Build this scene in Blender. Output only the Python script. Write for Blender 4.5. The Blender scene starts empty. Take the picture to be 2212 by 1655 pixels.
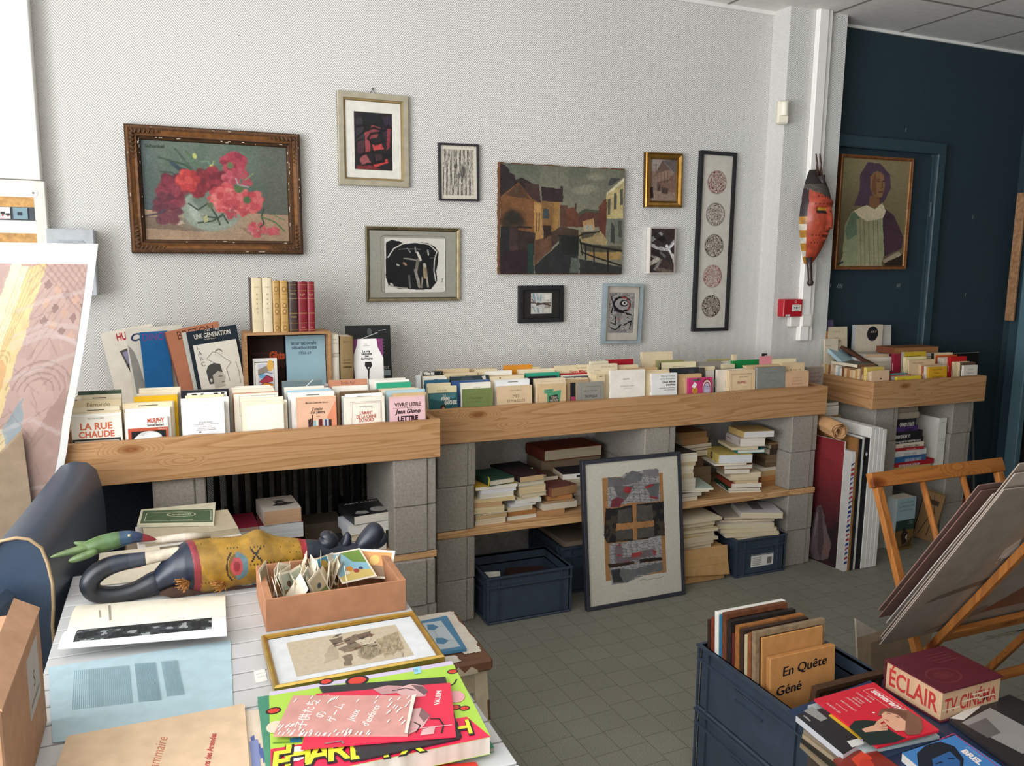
import bpy, math, random
import numpy as np
from mathutils import Vector, Matrix, Euler
C = bpy.context.scene.collection
SC = bpy.context.scene
random.seed(7)
PI = math.pi
FPX, YAW, PITCH, ROLL = 1747.871, 0.3970594, 0.149775, 0.0111485
EYE = np.array([-1.0255268, -3.2778949, 1.6207721])
IW, IH = 2212, 1655
_f = np.array([math.sin(YAW)*math.cos(PITCH), math.cos(YAW)*math.cos(PITCH), -math.sin(PITCH)])
_r0 = np.array([math.cos(YAW), -math.sin(YAW), 0.0]); _u0 = np.cross(_r0, _f)
_r = math.cos(ROLL)*_r0 + math.sin(ROLL)*_u0
_u = -math.sin(ROLL)*_r0 + math.cos(ROLL)*_u0
def sight(px, py): return _f + _r*(px-IW/2)/FPX + _u*(IH/2-py)/FPX
def onY(px, py, y):
 d = sight(px, py); p = EYE + d*((y-EYE[1])/d[1]); return Vector(p)
def onX(px, py, x):
 d = sight(px, py); p = EYE + d*((x-EYE[0])/d[0]); return Vector(p)
def onZ(px, py, z):
 d = sight(px, py); p = EYE + d*((z-EYE[2])/d[2]); return Vector(p)
cam = bpy.data.cameras.new('camera'); cam.sensor_fit = 'HORIZONTAL'; cam.sensor_width = 36; cam.lens = 36*FPX/IW
cam.clip_start = 0.05
co = bpy.data.objects.new('camera', cam); C.objects.link(co)
_m = Matrix(((_r[0], _u[0], -_f[0]), (_r[1], _u[1], -_f[1]), (_r[2], _u[2], -_f[2])))
co.matrix_world = Matrix.Translation(EYE) @ _m.to_4x4()
SC.camera = co
def _lin(c): return c/12.92 if c <= 0.04045 else ((c+0.055)/1.055)**2.4
_cc = {}
def col(h):
 if isinstance(h, tuple): return h if len(h) == 4 else (*h, 1.0)
 if h not in _cc:
  s = h.lstrip('#'); _cc[h] = tuple(_lin(int(s[i:i+2], 16)/255) for i in (0, 2, 4)) + (1.0,)
 return _cc[h]
def shade(h, k):
 c = col(h); return (min(1, c[0]*k), min(1, c[1]*k), min(1, c[2]*k), 1.0)
def _new(name):
 m = bpy.data.materials.new(name); m.use_nodes = True
 nt = m.node_tree; b = nt.nodes['Principled BSDF']; return m, nt, b
def N(nt, t, **kw):
 n = nt.nodes.new(t)
 for k, v in kw.items():
  if k.startswith('i_'):
   key = k[2:]; n.inputs[int(key) if key.isdigit() else key.replace('_', ' ')].default_value = v
  else: setattr(n, k, v)
 return n
def L(nt, a, b): nt.links.new(a, b)
def M2(nt, op, a, b=None, c=None):
 n = nt.nodes.new('ShaderNodeMath'); n.operation = op
 for i, x in enumerate((a, b, c)):
  if x is None: continue
  if isinstance(x, (int, float)): n.inputs[i].default_value = x
  else: L(nt, x, n.inputs[i])
 return n.outputs[0]
def ramp(nt, fac, stops):
 r = nt.nodes.new('ShaderNodeValToRGB'); L(nt, fac, r.inputs[0])
 while len(r.color_ramp.elements) < len(stops): r.color_ramp.elements.new(0.5)
 for e, (p, c) in zip(r.color_ramp.elements, stops): e.position = p; e.color = col(c)
 return r.outputs[0]
def bump(nt, b, h, strength=0.3, dist=0.002):
 n = nt.nodes.new('ShaderNodeBump'); n.inputs['Strength'].default_value = strength; n.inputs['Distance'].default_value = dist
 L(nt, h, n.inputs['Height']); L(nt, n.outputs[0], b.inputs['Normal'])
def coords(nt, scale=(1, 1, 1), rot=(0, 0, 0), kind='Object'):
 tc = nt.nodes.new('ShaderNodeTexCoord'); mp = nt.nodes.new('ShaderNodeMapping')
 mp.inputs['Scale'].default_value = scale; mp.inputs['Rotation'].default_value = rot
 L(nt, tc.outputs[kind], mp.inputs[0]); return mp.outputs[0]
def mul(nt, a, b, fac=1.0, mode='MULTIPLY'):
 n = nt.nodes.new('ShaderNodeMix'); n.data_type = 'RGBA'; n.blend_type = mode; n.inputs[0].default_value = fac
 L(nt, a, n.inputs[6]); L(nt, b, n.inputs[7]); return n.outputs[2]
MAT = {}
def painted(name, rough=0.6, spec=0.4, nscale=60, namt=0.12, bstr=0.1, bscale=400, metal=0.0, coat=0.0, bdist=0.001):
 """colour comes from the piece's own colour attribute; light wear noise and a fine bump on top"""
 m, nt, b = _new(name)
 at = N(nt, 'ShaderNodeAttribute', attribute_name='Col')
 v = coords(nt)
 n1 = N(nt, 'ShaderNodeTexNoise', i_Scale=nscale, i_Detail=4.0); L(nt, v, n1.inputs['Vector'])
 r = ramp(nt, n1.outputs['Fac'], [(0.3, (1-namt, 1-namt, 1-namt*1.05)), (0.65, (1, 1, 1))])
 L(nt, mul(nt, at.outputs['Color'], r), b.inputs['Base Color'])
 b.inputs['Roughness'].default_value = rough; b.inputs['Specular IOR Level'].default_value = spec
 b.inputs['Metallic'].default_value = metal
 if coat: b.inputs['Coat Weight'].default_value = coat; b.inputs['Coat Roughness'].default_value = 0.08
 if bstr:
  n2 = N(nt, 'ShaderNodeTexNoise', i_Scale=bscale, i_Detail=3.0); L(nt, v, n2.inputs['Vector'])
  bump(nt, b, n2.outputs['Fac'], bstr, bdist)
 MAT[name] = m; return m
painted('paper', 0.8, 0.2, 30, 0.1, 0.06, 500)
painted('glossy_print', 0.35, 0.45, 20, 0.06, 0.02, 200)
painted('canvas_paint', 0.6, 0.3, 120, 0.25, 0.35, 900)
painted('flat_print', 0.7, 0.25, 90, 0.12, 0.03, 300)
painted('plastic', 0.5, 0.4, 18, 0.22, 0.08, 300)
painted('white_plastic', 0.4, 0.4, 10, 0.04, 0.02, 200)
painted('old_wood', 0.6, 0.3, 45, 0.45, 0.4, 120)
painted('carving', 0.38, 0.45, 35, 0.4, 0.35, 60, bdist=0.002)
painted('vinyl', 0.38, 0.45, 25, 0.1, 0.25, 700)
painted('gilt', 0.32, 0.5, 30, 0.3, 0.25, 150, metal=0.75)
painted('card', 0.85, 0.15, 25, 0.16, 0.15, 260)
painted('metal', 0.35, 0.5, 30, 0.1, 0.03, 200, metal=0.8)
painted('chipped_paint', 0.55, 0.35, 25, 0.18, 0.3, 90)
painted('fibre', 0.9, 0.1, 80, 0.3, 0.2, 300)
def pages_mat():
 m, nt, b = _new('page_edges')
 at = N(nt, 'ShaderNodeAttribute', attribute_name='Col')
 v = coords(nt, (3, 900, 3))
 n1 = N(nt, 'ShaderNodeTexNoise', i_Scale=1.0, i_Detail=2.0); L(nt, v, n1.inputs['Vector'])
 r = ramp(nt, n1.outputs['Fac'], [(0.3, (0.72, 0.70, 0.66)), (0.62, (1, 1, 1))])
 L(nt, mul(nt, at.outputs['Color'], r), b.inputs['Base Color']); b.inputs['Roughness'].default_value = 0.9
 b.inputs['Specular IOR Level'].default_value = 0.1
 bump(nt, b, n1.outputs['Fac'], 0.3, 0.001); MAT['page_edges'] = m
pages_mat()
def wood_mat(name, axis, c0, c1, c2, ring=16.0):
 """planed softwood with long grain, growth rings and scattered knots; axis = grain direction"""
 m, nt, b = _new(name)
 s = [9, 9, 9]; s[axis] = 0.55
 v = coords(nt, tuple(s))
 warp = N(nt, 'ShaderNodeTexNoise', i_Scale=0.9, i_Detail=2.0); L(nt, v, warp.inputs['Vector'])
 k = [7.0, 7.0, 7.0]; k[axis] = 2.6
 vk = coords(nt, tuple(k))
 vor = N(nt, 'ShaderNodeTexVoronoi', i_Scale=1.0, i_Randomness=1.0); L(nt, vk, vor.inputs['Vector'])
 knot = M2(nt, 'SUBTRACT', 1.0, M2(nt, 'MULTIPLY', vor.outputs['Distance'], 3.2)); knot = M2(nt, 'MAXIMUM', knot, 0.0)
 h = M2(nt, 'ADD', M2(nt, 'MULTIPLY', warp.outputs['Fac'], ring), M2(nt, 'MULTIPLY', knot, 9.0))
 rings = M2(nt, 'FRACT', h)
 fine = N(nt, 'ShaderNodeTexNoise', i_Scale=1.0, i_Detail=5.0)
 fs = [260, 260, 260]; fs[axis] = 6; L(nt, coords(nt, tuple(fs)), fine.inputs['Vector'])
 c = ramp(nt, rings, [(0.0, c0), (0.6, c1), (0.92, c2), (1.0, c0)])
 c = mul(nt, c, ramp(nt, fine.outputs['Fac'], [(0.25, (0.8, 0.78, 0.74)), (0.65, (1, 1, 1))]))
 c = mul(nt, c, ramp(nt, knot, [(0.45, (1, 1, 1)), (0.62, (0.62, 0.45, 0.32)), (0.85, (0.32, 0.2, 0.13))]))
 L(nt, c, b.inputs['Base Color']); b.inputs['Roughness'].default_value = 0.6; b.inputs['Specular IOR Level'].default_value = 0.25
 bump(nt, b, fine.outputs['Fac'], 0.3, 0.001); MAT[name] = m
wood_mat('pine_x', 0, '#b99068', '#b2885e', '#a0764d')
wood_mat('pine_y', 1, '#b68c62', '#ad8258', '#9b6f48')
wood_mat('beech_x', 0, '#a0662f', '#97602f', '#875225', 8)
wood_mat('beech_z', 2, '#a0662f', '#97602f', '#875225', 8)
wood_mat('shelf_x', 0, '#d0a77c', '#c39a6c', '#a67b50')
def block_mat():
 m, nt, b = _new('aggregate_block'); v = coords(nt)
 n1 = N(nt, 'ShaderNodeTexNoise', i_Scale=90.0, i_Detail=8.0, i_Roughness=0.7); L(nt, v, n1.inputs['Vector'])
 n2 = N(nt, 'ShaderNodeTexNoise', i_Scale=4.0, i_Detail=3.0); L(nt, v, n2.inputs['Vector'])
 vo = N(nt, 'ShaderNodeTexVoronoi', i_Scale=170.0); L(nt, v, vo.inputs['Vector'])
 c = ramp(nt, n1.outputs['Fac'], [(0.25, '#7d7870'), (0.5, '#98928a'), (0.75, '#a9a399')])
 c = mul(nt, c, ramp(nt, n2.outputs['Fac'], [(0.3, (0.85, 0.84, 0.82)), (0.7, (1, 1, 1))]))
 c = mul(nt, c, ramp(nt, vo.outputs['Distance'], [(0.06, (0.6, 0.58, 0.55)), (0.16, (1, 1, 1))]))
 L(nt, c, b.inputs['Base Color']); b.inputs['Roughness'].default_value = 0.95; b.inputs['Specular IOR Level'].default_value = 0.1
 bump(nt, b, n1.outputs['Fac'], 0.7, 0.004); MAT['aggregate_block'] = m
block_mat()
def wallpaper(name, c, depth=0.7):
 """painted woodchip-type paper embossed with a herringbone of slanting ridges"""
 m, nt, b = _new(name)
 tc = N(nt, 'ShaderNodeTexCoord'); sx = N(nt, 'ShaderNodeSeparateXYZ'); L(nt, tc.outputs['Object'], sx.inputs[0])
 wob = N(nt, 'ShaderNodeTexNoise', i_Scale=9.0, i_Detail=2.0); L(nt, tc.outputs['Object'], wob.inputs['Vector'])
 xy = M2(nt, 'ADD', sx.outputs[0], sx.outputs[1])
 u = M2(nt, 'DIVIDE', xy, 0.056)
 tri = M2(nt, 'MULTIPLY', M2(nt, 'ABSOLUTE', M2(nt, 'SUBTRACT', M2(nt, 'FRACT', u), 0.5)), 2.0)
 s = M2(nt, 'ADD', M2(nt, 'ADD', sx.outputs[2], M2(nt, 'MULTIPLY', tri, -0.032)), M2(nt, 'MULTIPLY', wob.outputs['Fac'], 0.006))
 st = M2(nt, 'SINE', M2(nt, 'MULTIPLY', s, 2*PI/0.0118))
 st = M2(nt, 'MULTIPLY', M2(nt, 'ADD', st, 1.0), 0.5)
 fn = N(nt, 'ShaderNodeTexNoise', i_Scale=420.0, i_Detail=3.0); L(nt, tc.outputs['Object'], fn.inputs['Vector'])
 h = M2(nt, 'ADD', st, M2(nt, 'MULTIPLY', fn.outputs['Fac'], 0.5))
 big = N(nt, 'ShaderNodeTexNoise', i_Scale=1.3, i_Detail=3.0); L(nt, tc.outputs['Object'], big.inputs['Vector'])
 base = N(nt, 'ShaderNodeRGB'); base.outputs[0].default_value = col(c)
 cc = mul(nt, base.outputs[0], ramp(nt, big.outputs['Fac'], [(0.35, (0.96, 0.955, 0.95)), (0.65, (1, 1, 1))]))
 L(nt, cc, b.inputs['Base Color']); b.inputs['Roughness'].default_value = 0.75; b.inputs['Specular IOR Level'].default_value = 0.2
 bump(nt, b, h, depth, 0.0030); MAT[name] = m
wallpaper('white_wallpaper', '#dfdedb', 0.9)
wallpaper('blue_wallpaper', '#2e3f47', 0.6)
def plain(name, c, rough=0.7, spec=0.25, metal=0.0, emit=None, trans=0.0, alpha=1.0):
 m, nt, b = _new(name)
 n1 = N(nt, 'ShaderNodeTexNoise', i_Scale=40.0, i_Detail=3.0); L(nt, coords(nt), n1.inputs['Vector'])
 base = N(nt, 'ShaderNodeRGB'); base.outputs[0].default_value = col(c)
 L(nt, mul(nt, base.outputs[0], ramp(nt, n1.outputs['Fac'], [(0.3, (0.93, 0.93, 0.93)), (0.7, (1, 1, 1))])), b.inputs['Base Color'])
 b.inputs['Roughness'].default_value = rough; b.inputs['Specular IOR Level'].default_value = spec; b.inputs['Metallic'].default_value = metal
 b.inputs['Transmission Weight'].default_value = trans; b.inputs['Alpha'].default_value = alpha
 MAT[name] = m; return m
plain('white_gloss_paint', '#e9e8e4', 0.45)
plain('room_paint', '#b9b2a8', 0.8)
plain('blue_gloss_paint', '#344852', 0.4, 0.4)
plain('pale_blue_paint', '#54717c', 0.45, 0.4)
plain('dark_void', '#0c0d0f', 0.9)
def glaze(name, rough, mixv, tint=(1, 1, 1, 1)):
 """thin clear sheet: mostly lets light straight through, with a gloss reflection"""
 m = bpy.data.materials.new(name); m.use_nodes = True; nt = m.node_tree; nt.nodes.clear()
 o = N(nt, 'ShaderNodeOutputMaterial'); t = N(nt, 'ShaderNodeBsdfTransparent'); t.inputs[0].default_value = tint
 g = N(nt, 'ShaderNodeBsdfGlossy'); g.inputs['Roughness'].default_value = rough
 v = coords(nt); n1 = N(nt, 'ShaderNodeTexNoise', i_Scale=5.0, i_Detail=2.0); L(nt, v, n1.inputs['Vector'])
 fr = N(nt, 'ShaderNodeFresnel', i_IOR=1.45)
 mx = N(nt, 'ShaderNodeMixShader'); L(nt, M2(nt, 'ADD', M2(nt, 'MULTIPLY', fr.outputs[0], 0.3), mixv), mx.inputs[0])
 if rough > 0.1:
  bp = N(nt, 'ShaderNodeBump', i_Strength=0.5, i_Distance=0.02); L(nt, n1.outputs['Fac'], bp.inputs['Height']); L(nt, bp.outputs[0], g.inputs['Normal'])
 L(nt, t.outputs[0], mx.inputs[1]); L(nt, g.outputs[0], mx.inputs[2]); L(nt, mx.outputs[0], o.inputs[0]); MAT[name] = m
glaze('picture_glass', 0.02, 0.0)
glaze('clear_sleeve', 0.16, 0.05)
def floor_mat():
 m, nt, b = _new('speckled_floor_tiles')
 v = coords(nt, (1, 1, 1), (0, 0, math.radians(-2.4)))
 sx = N(nt, 'ShaderNodeSeparateXYZ'); L(nt, v, sx.inputs[0])
 P = 0.1085
 ux = M2(nt, 'ADD', M2(nt, 'DIVIDE', sx.outputs[0], P), 0.72); cx = M2(nt, 'FLOOR', ux); fx = M2(nt, 'FRACT', ux)
 wn = N(nt, 'ShaderNodeTexWhiteNoise', noise_dimensions='1D'); L(nt, cx, wn.inputs['W'])
 uy = M2(nt, 'ADD', M2(nt, 'ADD', M2(nt, 'DIVIDE', sx.outputs[1], 0.1105), 0.9), M2(nt, 'MULTIPLY', wn.outputs['Value'], 0.32)); cy = M2(nt, 'FLOOR', uy); fy = M2(nt, 'FRACT', uy)
 ex = M2(nt, 'MINIMUM', fx, M2(nt, 'SUBTRACT', 1.0, fx)); ey = M2(nt, 'MINIMUM', fy, M2(nt, 'SUBTRACT', 1.0, fy))
 e = M2(nt, 'MINIMUM', ex, ey); line = M2(nt, 'LESS_THAN', e, 0.010)
 cv = N(nt, 'ShaderNodeCombineXYZ'); L(nt, cx, cv.inputs[0]); L(nt, cy, cv.inputs[1])
 w2 = N(nt, 'ShaderNodeTexWhiteNoise', noise_dimensions='2D'); L(nt, cv.outputs[0], w2.inputs['Vector'])
 sp = N(nt, 'ShaderNodeTexNoise', i_Scale=330.0, i_Detail=4.0, i_Roughness=0.8); L(nt, v, sp.inputs['Vector'])
 bg = N(nt, 'ShaderNodeTexNoise', i_Scale=2.2, i_Detail=3.0); L(nt, v, bg.inputs['Vector'])
 c = ramp(nt, sp.outputs['Fac'], [(0.32, '#57564d'), (0.5, '#7b7a70'), (0.68, '#a5a397')])
 c = mul(nt, c, ramp(nt, w2.outputs['Value'], [(0.0, (0.93, 0.93, 0.92)), (1.0, (1.0, 1.0, 1.0))]))
 c = mul(nt, c, ramp(nt, bg.outputs['Fac'], [(0.35, (0.9, 0.89, 0.87)), (0.65, (1, 1, 1))]))
 mx = N(nt, 'ShaderNodeMix', data_type='RGBA'); L(nt, line, mx.inputs[0]); L(nt, c, mx.inputs[6]); mx.inputs[7].default_value = col('#4f4d46')
 L(nt, mx.outputs[2], b.inputs['Base Color']); b.inputs['Roughness'].default_value = 0.55; b.inputs['Specular IOR Level'].default_value = 0.35
 bump(nt, b, M2(nt, 'SUBTRACT', M2(nt, 'MULTIPLY', sp.outputs['Fac'], 0.2), line), 0.3, 0.001); MAT['speckled_floor_tiles'] = m
floor_mat()
def ceiling_mat():
 m, nt, b = _new('ceiling_tiles'); v = coords(nt); sx = N(nt, 'ShaderNodeSeparateXYZ'); L(nt, v, sx.inputs[0])
 fx = M2(nt, 'FRACT', M2(nt, 'ADD', M2(nt, 'DIVIDE', M2(nt, 'SUBTRACT', sx.outputs[0], 2.465), 0.635), 100.5))
 fy = M2(nt, 'FRACT', M2(nt, 'ADD', M2(nt, 'DIVIDE', M2(nt, 'SUBTRACT', sx.outputs[1], 0.07), 0.635), 100.5))
 e = M2(nt, 'MINIMUM', M2(nt, 'ABSOLUTE', M2(nt, 'SUBTRACT', fx, 0.5)), M2(nt, 'ABSOLUTE', M2(nt, 'SUBTRACT', fy, 0.5)))
 line = M2(nt, 'LESS_THAN', e, 0.018)
 n1 = N(nt, 'ShaderNodeTexNoise', i_Scale=25.0, i_Detail=6.0); L(nt, v, n1.inputs['Vector'])
 c = ramp(nt, n1.outputs['Fac'], [(0.3, '#dedcd8'), (0.7, '#e8e6e2')])
 mx = N(nt, 'ShaderNodeMix', data_type='RGBA'); L(nt, line, mx.inputs[0]); L(nt, c, mx.inputs[6]); mx.inputs[7].default_value = col('#8f8c84')
 L(nt, mx.outputs[2], b.inputs['Base Color']); b.inputs['Roughness'].default_value = 0.85
 bump(nt, b, M2(nt, 'ADD', line, M2(nt, 'MULTIPLY', n1.outputs['Fac'], 0.2)), 0.5, 0.004); MAT['ceiling_tiles'] = m
ceiling_mat()
_fontcache = {}
def glyphs(txt, bold=0.0, shear=0.0, space=1.0):
 """text outline filled into triangles: list of (x,y), list of faces; cap height about 0.7, start at x=0"""
 key = (txt, bold, shear, space)
 if key not in _fontcache:
  cu = bpy.data.curves.new('lettering', 'FONT'); cu.body = txt; cu.offset = bold; cu.shear = shear; cu.space_character = space; cu.resolution_u = 3
  o = bpy.data.objects.new('lettering', cu); C.objects.link(o)
  dg = bpy.context.evaluated_depsgraph_get(); me = bpy.data.meshes.new_from_object(o.evaluated_get(dg))
  vs = [(v.co.x, v.co.y) for v in me.vertices]; fs = [tuple(p.vertices) for p in me.polygons]
  bpy.data.objects.remove(o); bpy.data.curves.remove(cu); bpy.data.meshes.remove(me)
  if bold and vs and (max(abs(v[1]) for v in vs) > 1.5 or max(v[0] for v in vs) > 1.1*len(txt)*max(1, space)+.6 or min(v[0] for v in vs) < -.8): return glyphs(txt, 0.0, shear, space)
  _fontcache[key] = (vs, fs)
 return _fontcache[key]
class MB:
 def __init__(s): s.v = []; s.f = []; s.c = []; s.m = []
 def add(s, vs, fs, c, mi=0, M=None):
  o = len(s.v)
  if M is not None: vs = [M @ Vector(p) for p in vs]
  s.v += [tuple(p) for p in vs]
  k = col(c) if not isinstance(c, list) else None
  for i, f in enumerate(fs):
   s.f.append(tuple(j+o for j in f)); s.c.append(k if k else col(c[i])); s.m.append(mi)
 def quad(s, a, b, c_, d, c, mi=0): s.add([a, b, c_, d], [(0, 1, 2, 3)], c, mi)
 def box(s, x0, x1, y0, y1, z0, z1, c, mi=0, M=None):
  vs = [(x0, y0, z0), (x1, y0, z0), (x1, y1, z0), (x0, y1, z0), (x0, y0, z1), (x1, y0, z1), (x1, y1, z1), (x0, y1, z1)]
  s.add(vs, [(0, 3, 2, 1), (4, 5, 6, 7), (0, 1, 5, 4), (1, 2, 6, 5), (2, 3, 7, 6), (3, 0, 4, 7)], c, mi, M); return s
 def cbox(s, x0, x1, y0, y1, z0, z1, b, c, mi=0, M=None):
  """box with chamfered edges"""
  vs = []; fs = []
  X = (x0, x1); Y = (y0, y1); Z = (z0, z1); idx = {}
  for i in (0, 1):
   for j in (0, 1):
    for k in (0, 1):
     sx = b if i == 0 else -b; sy = b if j == 0 else -b; sz = b if k == 0 else -b
     for a, p in enumerate(((X[i], Y[j]+sy, Z[k]+sz), (X[i]+sx, Y[j], Z[k]+sz), (X[i]+sx, Y[j]+sy, Z[k]))):
      idx[i, j, k, a] = len(vs); vs.append(p)
  def q(*t): fs.append(tuple(idx[x] for x in t))
  for i in (0, 1):
   t = [(i, 0, 0, 0), (i, 1, 0, 0), (i, 1, 1, 0), (i, 0, 1, 0)]; q(*(t if i else t[::-1]))
   t = [(0, i, 0, 1), (1, i, 0, 1), (1, i, 1, 1), (0, i, 1, 1)]; q(*(t if not i else t[::-1]))
   t = [(0, 0, i, 2), (1, 0, i, 2), (1, 1, i, 2), (0, 1, i, 2)]; q(*(t if i else t[::-1]))
  for i in (0, 1):
   for j in (0, 1):
    q((i, j, 0, 0), (i, j, 0, 1), (i, j, 1, 1), (i, j, 1, 0))
    q((i, 0, j, 0), (i, 0, j, 2), (i, 1, j, 2), (i, 1, j, 0))
    q((0, i, j, 1), (0, i, j, 2), (1, i, j, 2), (1, i, j, 1))
    for k in (0, 1): q((i, j, k, 0), (i, j, k, 1), (i, j, k, 2))
  s.add(vs, fs, c, mi, M); return s
 def prism(s, poly, y0, y1, c, mi=0, M=None, axis='y'):
  n = len(poly)
  if axis == 'y': mk = lambda p, t: (p[0], t, p[1])
  elif axis == 'x': mk = lambda p, t: (t, p[0], p[1])
  else: mk = lambda p, t: (p[0], p[1], t)
  vs = [mk(p, y0) for p in poly] + [mk(p, y1) for p in poly]
  fs = [tuple(range(n)), tuple(range(2*n-1, n-1, -1))] + [(i, n+i, n+(i+1) % n, (i+1) % n) for i in range(n)]
  s.add(vs, fs, c, mi, M); return s
 def tube(s, pts, r, n=8, c='#888888', mi=0, M=None, flat=1.0, close=True):
  pts = [Vector(p) for p in pts]; rs = r if isinstance(r, (list, tuple)) else [r]*len(pts)
  vs = []; up = Vector((0, 0, 1))
  side = None
  for i, p in enumerate(pts):
   d = (pts[min(i+1, len(pts)-1)]-pts[max(i-1, 0)]).normalized()
   if side is None:
    side = d.cross(up)
    if side.length < 1e-3: side = d.cross(Vector((0, 1, 0)))
   else: side = side - d*side.dot(d)
   side.normalize(); nn = side.cross(d).normalized()
   for k in range(n):
    a = 2*PI*k/n; vs.append(p + (side*math.cos(a) + nn*math.sin(a)*flat)*rs[i])
  fs = []
  for i in range(len(pts)-1):
   for k in range(n): fs.append((i*n+k, i*n+(k+1) % n, (i+1)*n+(k+1) % n, (i+1)*n+k))
  cl = c if isinstance(c, list) else None
  cols = [cl[i] for i in range(len(pts)-1) for k in range(n)] if cl else c
  if close:
   fs += [tuple(range(n-1, -1, -1)), tuple(range((len(pts)-1)*n, len(pts)*n))]
   if cl: cols += [cl[0], cl[-1]]
  s.add(vs, fs, cols, mi, M); return s
 def lathe(s, prof, n=20, c='#888888', mi=0, M=None):
  vs = []; fs = []
  for r, z in prof:
   for k in range(n): a = 2*PI*k/n; vs.append((r*math.cos(a), r*math.sin(a), z))
  for i in range(len(prof)-1):
   for k in range(n): fs.append((i*n+k, i*n+(k+1) % n, (i+1)*n+(k+1) % n, (i+1)*n+k))
  s.add(vs, fs, c, mi, M); return s
 def grid(s, fn, nu, nv, cf, mi=0, M=None):
  vs = [fn(i/nu, j/nv) for j in range(nv+1) for i in range(nu+1)]
  fs = []; cs = []
  for j in range(nv):
   for i in range(nu):
    a = j*(nu+1)+i; fs.append((a, a+1, a+nu+2, a+nu+1)); cs.append(cf((i+.5)/nu, (j+.5)/nv) if callable(cf) else cf)
  s.add(vs, fs, cs, mi, M); return s
 def art(s, ops, O, U, V, W, H, mi=0, step=0.00012, k0=1, normal=None):
  """flat print: ops laid over each other on the rectangle O + u*W*U + v*H*V; u,v in 0..1"""
  step = min(step, .0025/max(1, len(ops))); O = Vector(O); U = Vector(U); V = Vector(V); Nn = normal or U.cross(V).normalized(); k = k0
  def P(u, v): return O + U*(u*W) + V*(v*H) + Nn*(step*k)
  for op in ops:
   t = op[0]
   if t == 'r':
    _, u0, v0, u1, v1, c = op; s.quad(P(u0, v0), P(u1, v0), P(u1, v1), P(u0, v1), c, mi)
   elif t == 'p':
    s.add([P(*q) for q in op[1]], [tuple(range(len(op[1])))], op[2], mi)
   elif t == 'c':
    _, u, v, r, c = op[:5]; ry = op[5] if len(op) > 5 else r*W/H; n = 20
    s.add([P(u+r*math.cos(2*PI*i/n), v+ry*math.sin(2*PI*i/n)) for i in range(n)], [tuple(range(n))], c, mi)
   elif t == 'o':      # outline rectangle
    _, u0, v0, u1, v1, w, c = op; a = w/W; b_ = w/H
    for q in ((u0, v0, u1, v0+b_), (u0, v1-b_, u1, v1), (u0, v0, u0+a, v1), (u1-a, v0, u1, v1)):
     s.quad(P(q[0], q[1]), P(q[2], q[1]), P(q[2], q[3]), P(q[0], q[3]), c, mi)
   elif t == 'l':      # polyline, width in metres
    _, pts, w, c = op; q = [Vector((a*W, b_*H)) for a, b_ in pts]
    for a, b_ in zip(q[:-1], q[1:]):
     d = b_-a
     if d.length < 1e-6: continue
     nn = Vector((-d.y, d.x)).normalized()*(w/2)
     s.quad(*[P(p.x/W, p.y/H) for p in (a-nn, b_-nn, b_+nn, a+nn)], c, mi)
   elif t == 't':      # text: string, u, v (baseline), size (cap height m), colour, opts
    _, tx, u, v, sz, c = op[:6]; o = op[6] if len(op) > 6 else {}
    vs, fs = glyphs(tx, o.get('b', 0.0), o.get('i', 0.0), o.get('sp', 1.0))
    if not vs: continue
    k_ = sz/0.7; xs = [q[0] for q in vs]; wd = (max(xs)-min(xs)); sx = o.get('sx', 1.0)
    if 'fit' in o: sx = o['fit']*W/(wd*k_)
    off = {'l': min(xs), 'c': (max(xs)+min(xs))/2, 'r': max(xs)}[o.get('a', 'c')]
    rot = math.radians(o.get('rot', 0)); cr, srn = math.cos(rot), math.sin(rot)
    pts = []
    for a, b_ in vs:
     a = (a-off)*k_*sx; b_ = b_*k_
     pts.append(P(u+(a*cr-b_*srn)/W, v+(a*srn+b_*cr)/H))
    s.add(pts, fs, c, mi)
   k += 1
  return s
 def build(s, name, mat, parent=None, loc=None, rot=None, smooth=False, M=None):
  me = bpy.data.meshes.new(name); me.from_pydata(s.v, [], s.f)
  mats = mat if isinstance(mat, (list, tuple)) else [mat]
  for m in mats: me.materials.append(MAT[m])
  if len(mats) > 1: me.polygons.foreach_set('material_index', s.m)
  ca = me.color_attributes.new('Col', 'FLOAT_COLOR', 'CORNER')
  lt = np.empty(len(me.polygons), dtype=np.int32); me.polygons.foreach_get('loop_total', lt)
  ca.data.foreach_set('color', np.repeat(np.array(s.c, dtype=np.float32), lt, axis=0).ravel())
  if smooth: me.polygons.foreach_set('use_smooth', [True]*len(me.polygons))
  me.update()
  o = bpy.data.objects.new(name, me); C.objects.link(o)
  if parent: o.parent = parent
  if M is not None: o.matrix_world = M
  if loc is not None: o.location = loc
  if rot is not None: o.rotation_euler = rot
  return o
def tag(o, label, cat, group=None):
 o['label'] = label; o['category'] = cat
 if group: o['group'] = group
 return o
def thing(name, label, cat, loc=(0, 0, 0), rot=(0, 0, 0), group=None):
 o = bpy.data.objects.new(name, None); C.objects.link(o); o.location = loc; o.rotation_euler = rot
 o.empty_display_size = 0.05
 return tag(o, label, cat, group)
def struct(o): o['kind'] = 'structure'; return o
def bevel(o, w=0.002, seg=2):
 m = o.modifiers.new('edge', 'BEVEL'); m.width = w; m.segments = seg; m.limit_method = 'ANGLE'; m.angle_limit = 0.6; return o
def subsurf(o, l=1):
 m = o.modifiers.new('smooth', 'SUBSURF'); m.levels = l; m.render_levels = l; return o
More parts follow.
